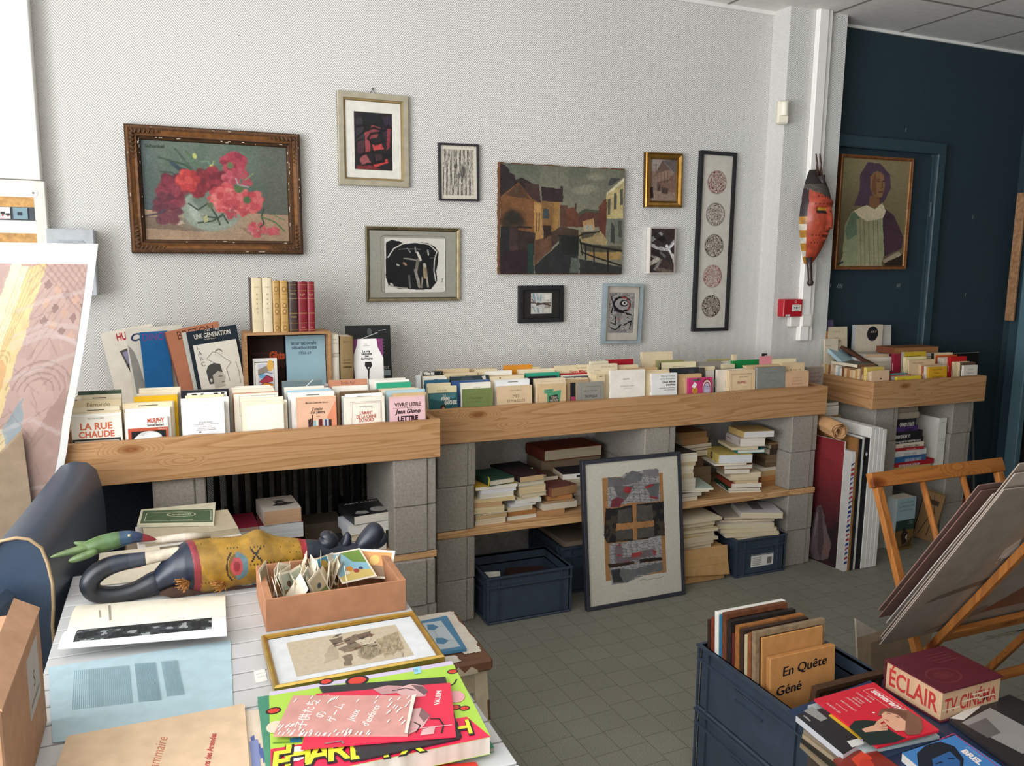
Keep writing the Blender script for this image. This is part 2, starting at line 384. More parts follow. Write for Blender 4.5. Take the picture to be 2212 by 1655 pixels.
class Paint:
 def __init__(s, nx, ny, c): s.nx, s.ny = nx, ny; s.a = np.tile(np.array(col(c)[:3]), (ny, nx, 1)); \
  s.X, s.Y = np.meshgrid((np.arange(nx)+.5)/nx, (np.arange(ny)+.5)/ny); s.asp = ny/nx; s.rng = np.random.RandomState(nx*7+ny)
 def noise(s, sc, seed=0):
  r = np.random.RandomState(seed+11); out = 0; amp = 1; tot = 0
  for o in range(3):
   g = r.rand(int(sc*2**o*s.asp)+3, int(sc*2**o)+3); y = s.Y*(g.shape[0]-2); x = s.X*(g.shape[1]-2)
   i = y.astype(int); j = x.astype(int); fy = y-i; fx = x-j; fy = fy*fy*(3-2*fy); fx = fx*fx*(3-2*fx)
   out = out + amp*((g[i, j]*(1-fx)+g[i, j+1]*fx)*(1-fy)+(g[i+1, j]*(1-fx)+g[i+1, j+1]*fx)*fy); tot += amp; amp *= .5
  return out/tot
 def mixm(s, m, c, var=0.0, vs=10, seed=0):
  c = np.array(col(c)[:3]); cc = c if not var else c*(1+var*2*(s.noise(vs, seed)-.5))[..., None]
  s.a = s.a*(1-m[..., None])+cc*m[..., None]; return s
 def grad(s, c0, c1, v0=0, v1=1, horiz=False):
  t = np.clip(((s.X if horiz else s.Y)-v0)/(v1-v0), 0, 1)[..., None]; s.a = np.array(col(c0)[:3])*(1-t)+np.array(col(c1)[:3])*t; return s
 def poly(s, pts, c, var=0.0, vs=10, seed=0, alpha=1.0, wob=0.0):
  x, y = s.X, s.Y
  if wob: x = x+wob*(s.noise(14, seed+5)-.5); y = y+wob*(s.noise(14, seed+6)-.5)
  ins = np.zeros(x.shape, bool); n = len(pts)
  for i in range(n):
   (x0, y0), (x1, y1) = pts[i], pts[(i+1) % n]
   if y0 == y1: continue
   c_ = ((y0 > y) != (y1 > y)) & (x < (x1-x0)*(y-y0)/(y1-y0)+x0); ins ^= c_
  return s.mixm(ins*alpha, c, var, vs, seed)
 def ell(s, u, v, ru, rv, c, var=0.0, vs=10, seed=0, soft=0.15, alpha=1.0, rot=0.0, wob=0.0):
  dx = s.X-u; dy = (s.Y-v)
  if wob: dx = dx+wob*(s.noise(12, seed+3)-.5); dy = dy+wob*(s.noise(12, seed+4)-.5)
  if rot:
   dy = dy*s.asp; a = math.radians(rot); dx, dy = dx*math.cos(a)+dy*math.sin(a), (-dx*math.sin(a)+dy*math.cos(a))/s.asp
  d = np.sqrt((dx/ru)**2+(dy/rv)**2); m = np.clip((1+soft/2-d)/soft, 0, 1)*alpha; return s.mixm(m, c, var, vs, seed)
 def stroke(s, pts, w, c, var=0.0, seed=0, alpha=1.0, wob=0.0):
  x, y = s.X, s.Y*s.asp
  if wob: x = x+wob*(s.noise(10, seed+7)-.5); y = y+wob*(s.noise(10, seed+8)-.5)
  d = np.full(x.shape, 9.0)
  for (x0, y0), (x1, y1) in zip(pts[:-1], pts[1:]):
   y0 *= s.asp; y1 *= s.asp; L2 = (x1-x0)**2+(y1-y0)**2+1e-12; t = np.clip(((x-x0)*(x1-x0)+(y-y0)*(y1-y0))/L2, 0, 1)
   d = np.minimum(d, np.hypot(x-x0-t*(x1-x0), y-y0-t*(y1-y0)))
  px = 1.0/s.nx; m = np.clip((w/2-d)/px+.5, 0, 1)*alpha; return s.mixm(m, c, var, 20, seed)
 def speck(s, amt, sc=60, seed=1): s.a = np.clip(s.a*(1+amt*2*(s.noise(sc, seed)-.5))[..., None], 0, 1); return s
 def build(s, name, W, H, mat='canvas_paint', parent=None, loc=(0, 0, 0), rot=(0, 0, 0), relief=0.0):
  """grid in the XZ plane facing -Y, centred on the origin"""
  g_ = (s.a @ np.array([.3, .55, .15]))[..., None]; s.a = s.a*.82+g_*.18
  nx, ny = s.nx, s.ny; xs = (np.arange(nx+1)/nx-.5)*W; zs = (np.arange(ny+1)/ny-.5)*H
  X, Z = np.meshgrid(xs, zs); Yv = np.zeros_like(X)
  co_ = np.stack([X, Yv, Z], -1).reshape(-1, 3).astype(np.float32)
  j, i = np.meshgrid(np.arange(ny), np.arange(nx), indexing='ij'); a = (j*(nx+1)+i).ravel()
  q = np.stack([a, a+1, a+nx+2, a+nx+1], -1).astype(np.int32)
  me = bpy.data.meshes.new(name); me.vertices.add(len(co_)); me.vertices.foreach_set('co', co_.ravel())
  me.loops.add(q.size); me.loops.foreach_set('vertex_index', q.ravel()); me.polygons.add(len(q))
  me.polygons.foreach_set('loop_start', np.arange(0, q.size, 4, dtype=np.int32)); me.update(calc_edges=True)
  ca = me.color_attributes.new('Col', 'FLOAT_COLOR', 'CORNER'); A = np.concatenate([s.a.reshape(-1, 3), np.ones((nx*ny, 1))], 1).astype(np.float32)
  ca.data.foreach_set('color', np.repeat(A, 4, axis=0).ravel()); me.materials.append(MAT[mat]); me.update()
  o = bpy.data.objects.new(name, me); C.objects.link(o); o.location = loc; o.rotation_euler = rot
  if parent: o.parent = parent
  return o
# ================================================================== ROOM
YWALL, ZC = 0.58, 3.01
def slab(name, x0, x1, y0, y1, z0, z1, mat, c='#ffffff', parent=None):
 m = MB(); m.box(x0, x1, y0, y1, z0, z1, c); o = m.build(name, mat, parent)
 return struct(o) if parent is None else o
slab('floor', -3.6, 6.0, -6.4, 0.8, -0.12, 0.0, 'speckled_floor_tiles')
slab('ceiling', -3.6, 6.0, -6.4, 0.8, ZC, ZC+0.12, 'ceiling_tiles')
slab('wall_front', -3.5, 2.56, YWALL, YWALL+0.2, 0, ZC, 'white_wallpaper')
slab('wall_front_blue', 2.56, 4.28, YWALL, YWALL+0.2, 0, ZC, 'blue_wallpaper')
slab('wall_right', 4.28, 4.45, -6.2, 0.78, 0, ZC, 'blue_wallpaper')
slab('wall_back', -3.5, 4.3, -6.3, -6.1, 0, ZC, 'room_paint')
WX = -3.3
m = MB(); m.box(WX-0.2, WX, -6.2, 0.6, 0, 0.82, '#ffffff'); m.box(WX-0.2, WX, -6.2, 0.6, 2.85, ZC, '#ffffff')
m.box(WX-0.2, WX, -1.1, 0.6, 0.82, 2.85, '#ffffff'); m.box(WX-0.2, WX, -6.2, -5.9, 0.82, 2.85, '#ffffff')
struct(m.build('wall_left', 'room_paint'))
m = MB()
for y in (-5.9, -3.5, -1.16): m.box(WX-0.13, WX-0.07, y, y+0.06, 0.82, 2.85, '#d8d8d6')
for z in (0.82, 2.79): m.box(WX-0.13, WX-0.07, -5.9, -1.1, z, z+0.06, '#d8d8d6')
w1 = struct(m.build('window_1', 'white_gloss_paint'))
m = MB(); m.box(WX-0.105, WX-0.1, -5.87, -1.13, 0.85, 2.82, '#ffffff'); m.build('pane', 'picture_glass', w1)
slab('pillar', 2.155, 2.56, 0.44, YWALL, 0, ZC, 'white_wallpaper')
m = MB()
a = onY(1748, 300, .43).x; b_ = onY(1768, 300, .43).x
m.cbox(a, b_, 0.405, 0.44, 1.18, ZC, 0.004, '#f1efeb'); m.box(b_+.003, b_+.035, 0.418, 0.44, 1.18, ZC, '#efede9')
struct(m.build('trim_1', 'white_plastic'))
slab('trim_2', -3.3, 2.16, YWALL-0.02, YWALL, ZC-0.02, ZC, 'white_gloss_paint')
slab('trim_3', 2.56, 4.28, YWALL-0.012, YWALL, ZC-0.016, ZC, 'white_gloss_paint')
d = struct(MB().box(2.57, 3.47, YWALL-0.012, YWALL, 0, 2.30, '#ffffff').build('door_1', 'blue_wallpaper'))
m = MB()
m.cbox(2.565, 3.545, YWALL-0.04, YWALL, 2.315, 2.385, 0.006, '#ffffff'); m.cbox(3.475, 3.545, YWALL-0.04, YWALL, 0, 2.32, 0.006, '#ffffff')
m.box(3.455, 3.475, YWALL-0.02, YWALL, 0, 2.315, '#ffffff'); m.build('door_casing', 'blue_gloss_paint', d)
m = MB(); m.tube([(3.462, YWALL-0.025, 1.93), (3.462, YWALL-0.025, 2.02)], 0.008, 8, '#ffffff'); m.build('hinge', 'blue_gloss_paint', d)
m = MB()
for px, py, s in ((1783, 360, 5), (1778, 543, 9), (1794, 541, 7), (1785, 617, 12), (1812, 618, 9), (1940, 617, 8), (2009, 583, 4), (2102, 470, 2), (2086, 636, 2), (1958, 280, 3)):
 p = onY(px, py, YWALL-0.013); k = s*0.0018
 if px > 2040: p = onY(px, py, YWALL-0.001);
 if px == 1958: p = onY(px, py, YWALL-0.001)
 for t in range(max(1, int(s/2.2))):
  x = p.x+(t-.5)*0.011*1.0-k*.5; z = p.z
  m.add([(x, p.y, z-.012), (x+.004, p.y, z-.012), (x+.009, p.y, z+.010), (x+.006, p.y, z+.012)], [(0, 1, 2, 3)], '#a9b3b4')
m.build('plaster_scuff', 'paper', d)
d2 = struct(MB().box(4.27, 4.28, -1.15, 0.40, 0, 2.25, '#ffffff').build('door_2', 'dark_void'))  # flat near-black panel, painted as the darkness of the open doorway
m = MB(); m.cbox(4.22, 4.28, 0.42, 0.50, 0, 2.36, .006, '#ffffff'); m.cbox(4.22, 4.28, -1.2, 0.50, 2.28, 2.36, .006, '#ffffff'); m.build('door_casing', 'blue_gloss_paint', d2)
a = onX(2200, 880, 4.2);
m = MB(); m.cbox(4.17, 4.22, a.y-.035, a.y+.045, 0, 2.2, .004, '#ffffff'); m.build('door_edge', 'pale_blue_paint', d2)
a = onX(2197, 540, 4.165); m = MB(); m.cbox(4.15, 4.17, a.y-.03, a.y+.03, 1.26, 2.1, .003, '#b08560'); m.build('wooden_strip', 'old_wood', d2)
m = MB()
for px, py, r in ((735, 486, .004), (462, 47, .002), (516, 76, .003), (250, 390, .002), (1077, 330, .004), (1218, 337, .004), (1343, 103, .005), (1344, 126, .005), (1606, 188, .002), (1640, 560, .003)):
 p = onY(px, py, YWALL-.0006)
 m.add([(p.x+r*math.cos(k), p.y, p.z+r*math.sin(k)) for k in np.linspace(0, 2*PI, 9)[:-1]], [tuple(range(8))], '#77736c' if px < 1000 else '#f4f2ee')
o = m.build('trim_4', 'paper'); struct(o)
def area(name, loc, rot, sx, sy, en, c=(1, 1, 1), spread=180):
 l = bpy.data.lights.new(name, 'AREA'); l.shape = 'RECTANGLE'; l.size = sx; l.size_y = sy; l.energy = en; l.color = c; l.spread = math.radians(spread)
 o = bpy.data.objects.new(name, l); C.objects.link(o); o.location = loc; o.rotation_euler = rot; return o
area('window_daylight', (WX-0.06, -3.5, 1.83), (0, -PI/2, 0), 1.9, 4.6, 215, (0.965, 0.985, 1.0))
area('ceiling_fill', (WX-0.05, -3.4, 1.25), (0, -PI/2-math.radians(42), 0), .8, 4.4, 190, (0.98, 0.985, 1.0), 120)  # added fill light in the window opening, tilted up to brighten the ceiling
W = bpy.data.worlds.new('sky'); SC.world = W; W.use_nodes = True
bg = W.node_tree.nodes['Background']; bg.inputs[0].default_value = (0.85, 0.92, 1.0, 1); bg.inputs[1].default_value = 1.0
SC.view_settings.view_transform = 'Standard'; SC.view_settings.look = 'None'; SC.view_settings.exposure = 0.03; SC.view_settings.gamma = 1.0
SC.view_settings.use_curve_mapping = False
SC.cycles.max_bounces = 8; SC.cycles.diffuse_bounces = 5; SC.cycles.glossy_bounces = 3; SC.cycles.transparent_max_bounces = 10
SC.cycles.caustics_reflective = False; SC.cycles.caustics_refractive = False
SC.cycles.use_denoising = True; SC.cycles.sample_clamp_indirect = 4.0
# ================================================================== BLOCK-AND-BOARD STANDS
BW, BH, BD, TS = 0.180, 0.2, 0.50, 0.031
ordw = ['floor-level', 'second', 'third', 'topmost']
def block_pillar(x0, yf, where, depth=BD, show=(0, 1, 2, 3), seed=0, group=None):
 rr = random.Random(seed)
 for k in show:
  z = k*BH + (TS if k >= 2 else 0)
  m = MB(); jx = rr.uniform(-.004, .004); jy = rr.uniform(-.004, .004)
  g = 0.03; w = BW
  nz = 5
  m.cbox(0, w-.038, 0, depth, 0, BH, .005, '#999999'); m.cbox(w-.040, w, .006, depth-.006, 0.0005, BH-.0005, .005, '#999999')
  o = m.build('concrete_block', 'aggregate_block', loc=(x0+jx, yf+jy, z))
  tag(o, f'{["bottom","second","third","top"][k]} concrete block of {where}', 'concrete block', group or f'concrete blocks of {where}')
def plank(name, x0, x1, y0, y1, z0, z1, mat, label, group=None, b=.003):
 m = MB(); m.cbox(x0, x1, y0, y1, z0, z1, b, '#ffffff'); o = m.build(name, mat); tag(o, label, 'shelf board', group); return o
def tray(x0, x1, yf, yb, z0, z1, label, loc_rot=0.0, seed=0):
 """open wooden tray: front board, two end boards, base, low back"""
 t = thing('wooden_book_tray', label, 'book tray', (x0, yf, z0))
 w = x1-x0; d = yb-yf; h = z1-z0; th = .026
 def wavy(n=28, hh=h, L_=w):
  rr = random.Random(seed+n); a = [rr.uniform(-.0025, .0025) for _ in range(n+1)]
  up = [(L_*i/n, hh+a[i]) for i in range(n+1)]
  return [(0, 0), (L_, 0)] + up[::-1]
 m = MB(); m.prism(wavy(), 0, th, '#ffffff'); bevel(m.build('front_board', 'pine_x', t), .002)
 for x in (0, w-th):
  m = MB(); m.cbox(x+(.001 if x == 0 else 0), x+th, th, d, 0.002, h-.002, .002, '#ffffff'); m.build('end_board', 'pine_y', t)
 m = MB(); m.cbox(th, w-th, th, d, 0, .02, .001, '#ffffff'); m.build('base_board', 'pine_x', t)
 m = MB(); m.cbox(th, w-th, d-th, d, .02, h*.8, .001, '#ffffff'); m.build('back_board', 'pine_x', t)
 return t
block_pillar(-1.125, -0.19, 'the pillar beside the navy armchair', seed=1)
block_pillar(-.245, -0.20, 'the left stand\'s right pillar', seed=2)
plank('shelf_board', -1.15, -0.06, -.19, .30, .4, .431, 'shelf_x', 'pine shelf board under the left-hand book stand, behind the table')
ZT = .831
tray(-1.42, -.052, -.215, .565, ZT, ZT+.155, 'left-hand pine book tray with red-brown front board, above the carved mask', seed=3)
block_pillar(0.0, 0.0, 'the middle stand\'s left pillar', seed=4)
block_pillar(1.052, 0.0, 'the middle stand\'s centre pillar', seed=5)
block_pillar(1.951, 0.0, 'the middle stand\'s right pillar', seed=6)
plank('shelf_board', 0.0, 2.131, -.004, .45, .4, .431, 'shelf_x', 'long pine shelf board across the middle book stand, above the grey-blue crates')
tray(-.05, 2.165, -.010, .52, ZT, ZT+.153, 'long pine book tray on the middle stand under the hanging pictures', seed=5)
block_pillar(2.565, 0.03, 'the right stand\'s left pillar', seed=7)
block_pillar(3.20, 0.06, 'the right stand\'s right pillar', seed=8)
plank('shelf_board', 2.56, 3.38, .04, .50, .4, .431, 'shelf_x', 'pine shelf board of the right-hand stand, behind the wooden print rack')
tray(2.50, 3.385, 0.0, .50, ZT, ZT+.153, 'short pine book tray of the right-hand stand against the blue wall', seed=9)
t = thing('radiator', 'dark ribbed radiator on the wall behind the left book stand', 'radiator', (-.95, .38, .12))
for i in range(15):
 m = MB(); m.cbox(i*.052, i*.052+.026, 0, .07, 0, .66, .006, '#333332'); m.build('rib', 'metal', t)
m = MB(); m.tube([(0, .035, .03), (.76, .035, .03)], .018, 8, '#333332'); m.tube([(0, .035, .63), (.76, .035, .63)], .018, 8, '#333332'); m.tube([(.7, .05, .03), (.7, .05, -.12)], .012, 8, '#333332')
m.box(.1, .14, .06, .198, .3, .36, '#555555'); m.box(.6, .64, .06, .198, .3, .36, '#555555'); m.build('manifold', 'metal', t)
m = MB(); m.cbox(0, .34, 0, .02, 0, .79, .004, '#2a2f38'); o = m.build('fabric_cover', 'fibre', loc=(-1.46, .12, .001)); tag(o, 'dark cloth-covered board under the left end of the left-hand stand', 'board')
# ================================================================== PICTURES ON THE WALLS
def hmap(c):
 """maps coordinates inside a seen quadrilateral (TL,TR,BR,BL) to 0..1 picture coordinates"""
 A = []; B = []
 for (x, y), (u, v) in zip(c, ((0, 1), (1, 1), (1, 0), (0, 0))):
  A.append([x, y, 1, 0, 0, 0, -u*x, -u*y]); B.append(u); A.append([0, 0, 0, x, y, 1, -v*x, -v*y]); B.append(v)
 h = np.linalg.solve(np.array(A, float), np.array(B, float))
 def f(x, y): d = h[6]*x+h[7]*y+1; return ((h[0]*x+h[1]*y+h[2])/d, (h[3]*x+h[4]*y+h[5])/d)
 return f
def ring(m, W, H, prof, cols, mi=0):
 """mitred moulding: prof = [(inset, y)], one colour per strip"""
 vs = []
 for d, y in prof:
  vs += [(-W/2+d, y, -H/2+d), (W/2-d, y, -H/2+d), (W/2-d, y, H/2-d), (-W/2+d, y, H/2-d)]
 fs = []; cs = []
 for i in range(len(prof)-1):
  for k in range(4): fs.append((i*4+k, i*4+(k+1) % 4, i*4+4+(k+1) % 4, i*4+4+k)); cs.append(cols[i % len(cols)])
 m.add(vs, fs, cs, mi)
def hang(name, label, cat, c4, depth, group=None, gap=0.002, yw=YWALL):
 yf = yw-gap-depth; P4 = [onY(px, py, yf) for px, py in c4]
 w = ((P4[1]-P4[0]).length+(P4[2]-P4[3]).length)/2; h = ((P4[3]-P4[0]).length+(P4[2]-P4[1]).length)/2
 ce = sum(P4, Vector())/4; e = (P4[1]-P4[0])+(P4[2]-P4[3]); roll = -math.atan2(e.z, e.x)
 t = thing(name, label, cat, (ce.x, yw-gap, ce.z), (0, roll, 0), group); return t, w, h
def frame_part(t, w, h, prof, cols, mat, name='frame'):
 m = MB(); ring(m, w, h, prof, cols); return m.build(name, mat, t)
def backing(t, w, h, y, c='#8a7a66', name='backing', mat='card'):
 m = MB(); m.box(-w/2, w/2, y, y+.002, -h/2, h/2, c); return m.build(name, mat, t)
def mount(t, w, h, hw, hh, y, c, off=(0, 0), mat='paper', name='mount', extra=None):
 m = MB(); x, z = off
 ring_v = [(-w/2, -h/2), (w/2, -h/2), (w/2, h/2), (-w/2, h/2), (x-hw/2, z-hh/2), (x+hw/2, z-hh/2), (x+hw/2, z+hh/2), (x-hw/2, z+hh/2)]
 m.add([(p[0], y, p[1]) for p in ring_v], [(0, 1, 5, 4), (1, 2, 6, 5), (2, 3, 7, 6), (3, 0, 4, 7)], c)
 b = .0016; r2 = [(x-hw/2+b, z-hh/2+b), (x+hw/2-b, z-hh/2+b), (x+hw/2-b, z+hh/2-b), (x-hw/2+b, z+hh/2-b)]
 m.add([(p[0], y, p[1]) for p in ring_v[4:]]+[(p[0], y+.002, p[1]) for p in r2], [(0, 1, 5, 4), (1, 2, 6, 5), (2, 3, 7, 6), (3, 0, 4, 7)], '#f3efe4')
 if extra: extra(m)
 return m.build(name, mat, t)
def glass(t, w, h, y):
 m = MB(); m.quad((-w/2, y, -h/2), (w/2, y, -h/2), (w/2, y, h/2), (-w/2, y, h/2), '#ffffff'); return m.build('glass', 'picture_glass', t)
def signature(p, pts, c): p.stroke(pts, .004, c)
def pic_flowers():
 t, w, h = hang('framed_painting', 'still life of red carnations in a glass bowl in a carved dark gilt frame', 'painting', ((262, 264), (650, 290), (655, 549), (288, 548)), .05)
 pr = [(0, 0), (0, -.035), (.006, -.042), (.014, -.05), (.022, -.046), (.034, -.036), (.044, -.04), (.05, -.034), (.056, -.02), (.06, -.012)]
 f = frame_part(t, w, h, pr, ['#3a2a20', '#4a3527', '#6e4a2c', '#5a3c26', '#85582f', '#704a2a', '#3f2b1f', '#62442a', '#3a2a20'], 'old_wood')
 m = MB(); rr = random.Random(3)
 for sx in (-1, 1):
  for sz in (-1, 1):
   mm = MB(); cx, cz = sx*(w/2-.026), sz*(h/2-.026)
   for hv in (0, 1):
    pts = []; rs = []
    for k in range(34):
     a = k*.0034; wv = .009*math.sin(k*1.25); pts.append((cx-sx*(a if hv else 0)+(0 if hv else wv), -.0455-.003*math.cos(k*1.25), cz-sz*(0 if hv else a)+(wv if hv else 0))); rs.append(.0055*(1-k/45)*(1+.35*math.cos(k*2.5)))
    mm.tube(pts, rs, 6, '#5f432c')
   mm.build('carved_leaf', 'old_wood', t, smooth=True)
 for k in range(46):
  e = rr.random(); q = rr.choice((0, 1, 2, 3)); d = rr.choice((.010, .05, .054)); L_ = rr.uniform(.003, .016); yy = {.010: -.048, .05: -.037, .054: -.027}[d]
  if q < 2: x = (e-.5)*(w-.12); z = (h/2-d)*(1 if q else -1); m.box(x, x+L_, yy, yy+.002, z-.0012, z+.0012, '#d8cfb8')
  else: z = (e-.5)*(h-.12); x = (w/2-d)*(1 if q == 2 else -1); m.box(x-.0012, x+.0012, yy, yy+.002, z, z+L_, '#d8cfb8')
 m.build('gesso_chips', 'old_wood', t)
 q = hmap(((175, 345), (1120, 405), (1130, 990), (225, 990)))
 p = Paint(230, 165, '#66756a'); p.grad('#4f5e55', '#6d7f70', .2, 1); G = 1.0
 p.mixm(np.clip((p.X-.72)/.12, 0, 1)*.7, '#67665c', .2, 12, 3); p.mixm(np.clip(1-p.X/.14, 0, 1)*.8*(p.Y > .25), '#4f5f66', .2, 8, 4)
 p.mixm(((p.noise(9, 8) > .6)*.35), '#4f6a58')
 P = lambda *xy: [q(a, b) for a, b in xy]
 p.poly(P((205, 798), (1125, 828), (1140, 1000), (215, 1000)), '#b3906f', .18, 14, 2)
 p.poly(P((205, 840), (520, 850), (700, 930), (560, 935), (205, 915)), '#7b6653', .2, 14, 5, .85, .01)
 p.poly(P((400, 865), (460, 868), (475, 885), (430, 897)), '#c5a98c'); p.poly(P((820, 905), (900, 915), (1000, 950), (900, 960)), '#8d7159', .1, 9, 4, .7)
 u, v = q(645, 800); p.ell(u, v, .205, .215, '#8d9b8a', .2, 9, 6, .06); p.ell(u+.02, v+.03, .17, .17, '#6c7d6d', .3, 9, 9, .3)
 p.ell(u, v-.09, .19, .12, '#a9b3a0', .2, 10, 3, .9, .5); p.ell(u-.12, v-.02, .03, .1, '#c3ccc0', 0, 9, 1, .9, .6, 20)
 for s in (((500, 760), (560, 800), (620, 760), (700, 790)), ((560, 880), (650, 870), (720, 830), (750, 880)), ((640, 780), (680, 840), (700, 890)), ((600, 840), (690, 850), (740, 800))): p.stroke(P(*s), .012, '#3f5242', .3, 3)
 p.poly(P((590, 845), (620, 830), (625, 870), (600, 880)), '#b7b676')
 for s, wd, c in ((((300, 463), (390, 490), (470, 510), (560, 580)), .014, '#3f5c4a'), (((410, 410), (470, 480), (530, 560), (560, 590)), .017, '#4b6a4e'), (((485, 430), (540, 500), (590, 560)), .02, '#587a56'),
     (((315, 558), (380, 560), (450, 600)), .013, '#3d5546'), (((570, 495), (620, 490), (660, 540)), .012, '#6f8f70'), (((660, 490), (650, 530), (645, 560)), .01, '#a9b86a'), (((390, 500), (440, 540), (520, 560)), .028, '#34505a')):
  p.stroke(P(*s), wd, c, .3, 2)
 for a, b_ in ((535, 452), (645, 525), (540, 460)): u, v = q(a, b_); p.ell(u, v, .012, .022, '#c8d060', 0, 9, 1, .4)
 rr = random.Random(5)
 def bloom(x, y, r, cs, n=26, fl=1.0):
  for k in range(n):
   a = rr.uniform(0, 2*PI); d = r*math.sqrt(rr.random()); u, v = q(x+d*math.cos(a), y+d*math.sin(a)*fl)
   p.ell(u, v, r/925*rr.uniform(.25, .5), r/620*rr.uniform(.2, .42), rr.choice(cs), .2, 20, k, .35, .9, rr.uniform(-60, 60), .02)
 bloom(360, 800, 80, ['#6a3442', '#7d3a48', '#593040']); bloom(400, 670, 95, ['#7a2338', '#8e2a40', '#6b2235', '#9c3348'], 40); bloom(350, 745, 60, ['#6b2a3c', '#7b3144'], 16)
 bloom(620, 620, 80, ['#8c1e30', '#a02337', '#7d1c2c', '#b02a3d'], 40); bloom(700, 640, 75, ['#93203a', '#a3273b', '#7a1b2d'], 30); bloom(545, 660, 60, ['#7a1c2c', '#911f30'], 20)
 bloom(495, 610, 62, ['#d5302c', '#c72829', '#e2433a', '#b92226'], 34); bloom(790, 500, 70, ['#b5304a', '#c43a52', '#9b2740'], 34, .8); bloom(770, 590, 55, ['#c9405a', '#b53350', '#d65a6c'], 24); bloom(840, 610, 55, ['#b43a4c', '#c64c5c'], 18)
 bloom(720, 720, 75, ['#d9414a', '#e25a5c', '#cf3340', '#ea7a74'], 42); bloom(800, 740, 70, ['#d64450', '#e8696a', '#c93a4a'], 36); bloom(900, 740, 62, ['#d23c48', '#e2605e', '#c63344'], 34); bloom(870, 800, 50, ['#c8404c', '#e0655f'], 22); bloom(780, 815, 40, ['#cc4656', '#b93a4a'], 12, 1.2)
 bloom(930, 920, 45, ['#d8505e', '#e57a80', '#c9404f'], 20, 1.0); bloom(1020, 930, 45, ['#da5a64', '#e88a88', '#cc4654'], 18, .5)
 for a, b_, r, c in ((765, 518, 22, '#6f7a4c'), (820, 665, 30, '#57723f'), (870, 735, 26, '#4f7044'), (640, 770, 20, '#6a7a52')): u, v = q(a, b_); p.ell(u, v, r/925, r/650, c, .3, 20, 2, .4)
 for s, wd, c in ((((975, 790), (960, 840), (975, 880), (950, 905)), .012, '#3c5440'), (((960, 840), (1040, 870), (1100, 925)), .012, '#5f7a4c'), (((1030, 825), (1100, 860)), .008, '#6d8458'), (((860, 610), (910, 570)), .008, '#8a9a6a'), (((800, 600), (815, 640), (880, 655)), .01, '#a89aa0'), (((215, 840), (310, 825), (350, 800)), .012, '#4a4550')): p.stroke(P(*s), wd, c)
 p.speck(.14, 70, 4); p.a *= .8
 p.build('picture', w-.115, h-.115, 'canvas_paint', t, (0, -.013, 0))
 m = MB(); m.art([('t', 'Schonkel', .03, .925, .014, '#33402f', {'a': 'l', 'b': .03, 'sx': 1.05})], (-(w-.115)/2, -.0135, -(h-.115)/2), (1, 0, 0), (0, 0, 1), w-.115, h-.115); m.build('signature', 'paper', t)
 backing(t, w-.02, h-.02, -.008)
pic_flowers()
def pic_red():
 t, w, h = hang('framed_painting', 'red and black abstract with wide white mount in a greyed gilt frame', 'painting', ((728, 194), (883, 208), (885, 405), (733, 399)), .022)
 frame_part(t, w, h, [(0, 0), (0, -.018), (.004, -.022), (.026, -.022), (.030, -.017), (.034, -.015), (.038, -.008)], ['#8d8573', '#b5ad99', '#aaa28e', '#8d7f62', '#9a7f4f', '#7d6a45'], 'chipped_paint')
 iw, ih = w-.072, h-.072; pw, ph = .182, .262
 mount(t, iw, ih, pw, ph, -.009, '#efece2', (0, -.005))
 q = hmap(((1520, 160), (1770, 180), (1775, 552), (1528, 540)))
 p = Paint(100, 144, '#2a2327'); p.speck(.4, 12, 3); P = lambda *xy: [q(a, b) for a, b in xy]
 for pts, c in ((((1580, 165), (1700, 170), (1690, 240), (1600, 250)), '#1f2229'), (((1530, 200), (1580, 190), (1590, 330), (1535, 350)), '#3d3842'), (((1700, 200), (1770, 190), (1770, 330), (1720, 320)), '#3a2a44'), (((1640, 250), (1700, 270), (1670, 330), (1600, 350), (1610, 300)), '#a03c3e'),
    (((1590, 300), (1620, 280), (1630, 440), (1595, 430)), '#b1414a'), (((1640, 380), (1700, 370), (1720, 410), (1650, 420)), '#d93535'), (((1740, 260), (1765, 270), (1755, 400), (1735, 420)), '#9e3040'), (((1560, 470), (1600, 440), (1640, 510), (1570, 510)), '#b05556'), (((1640, 505), (1740, 470), (1750, 500), (1660, 530)), '#e0302c'),
    (((1540, 520), (1640, 515), (1700, 545), (1535, 540)), '#8c2026'), (((1650, 450), (1720, 440), (1715, 480), (1660, 490)), '#4c3036'), (((1540, 360), (1590, 350), (1580, 440), (1545, 440)), '#55303c')): p.poly(P(*pts), c, .3, 20, 3, .92, .03)
 for pts in (((1540, 330), (1590, 290), (1650, 270), (1720, 290), (1750, 250)), ((1610, 340), (1660, 380), (1720, 360), (1690, 300), (1630, 310), (1610, 340)), ((1560, 450), (1620, 430), (1700, 430), (1740, 460)), ((1600, 510), (1680, 500), (1760, 450)), ((1580, 180), (1590, 280)), ((1690, 180), (1720, 260), (1770, 270)), ((1650, 450), (1660, 500), (1720, 490), (1710, 440)), ((1525, 260), (1600, 250), (1700, 240))): p.stroke(P(*pts), .06, '#17151a', .3, 2, .95, .03)
 p.speck(.25, 40, 5); p.build('picture', pw-.006, ph-.006, 'canvas_paint', t, (0, -.0065, -.005))
 m = MB(); m.tube([(-.015, -.006, h/2-.003), (0, -.006, h/2+.022), (.015, -.006, h/2-.003)], .0015, 5, '#3a3836'); m.tube([(0, .002, h/2+.022), (0, -.012, h/2+.024)], .0025, 6, '#55524e'); m.build('hanging_wire', 'metal', t)
 glass(t, iw, ih, -.0125); backing(t, w-.02, h-.02, -.004)
pic_red()
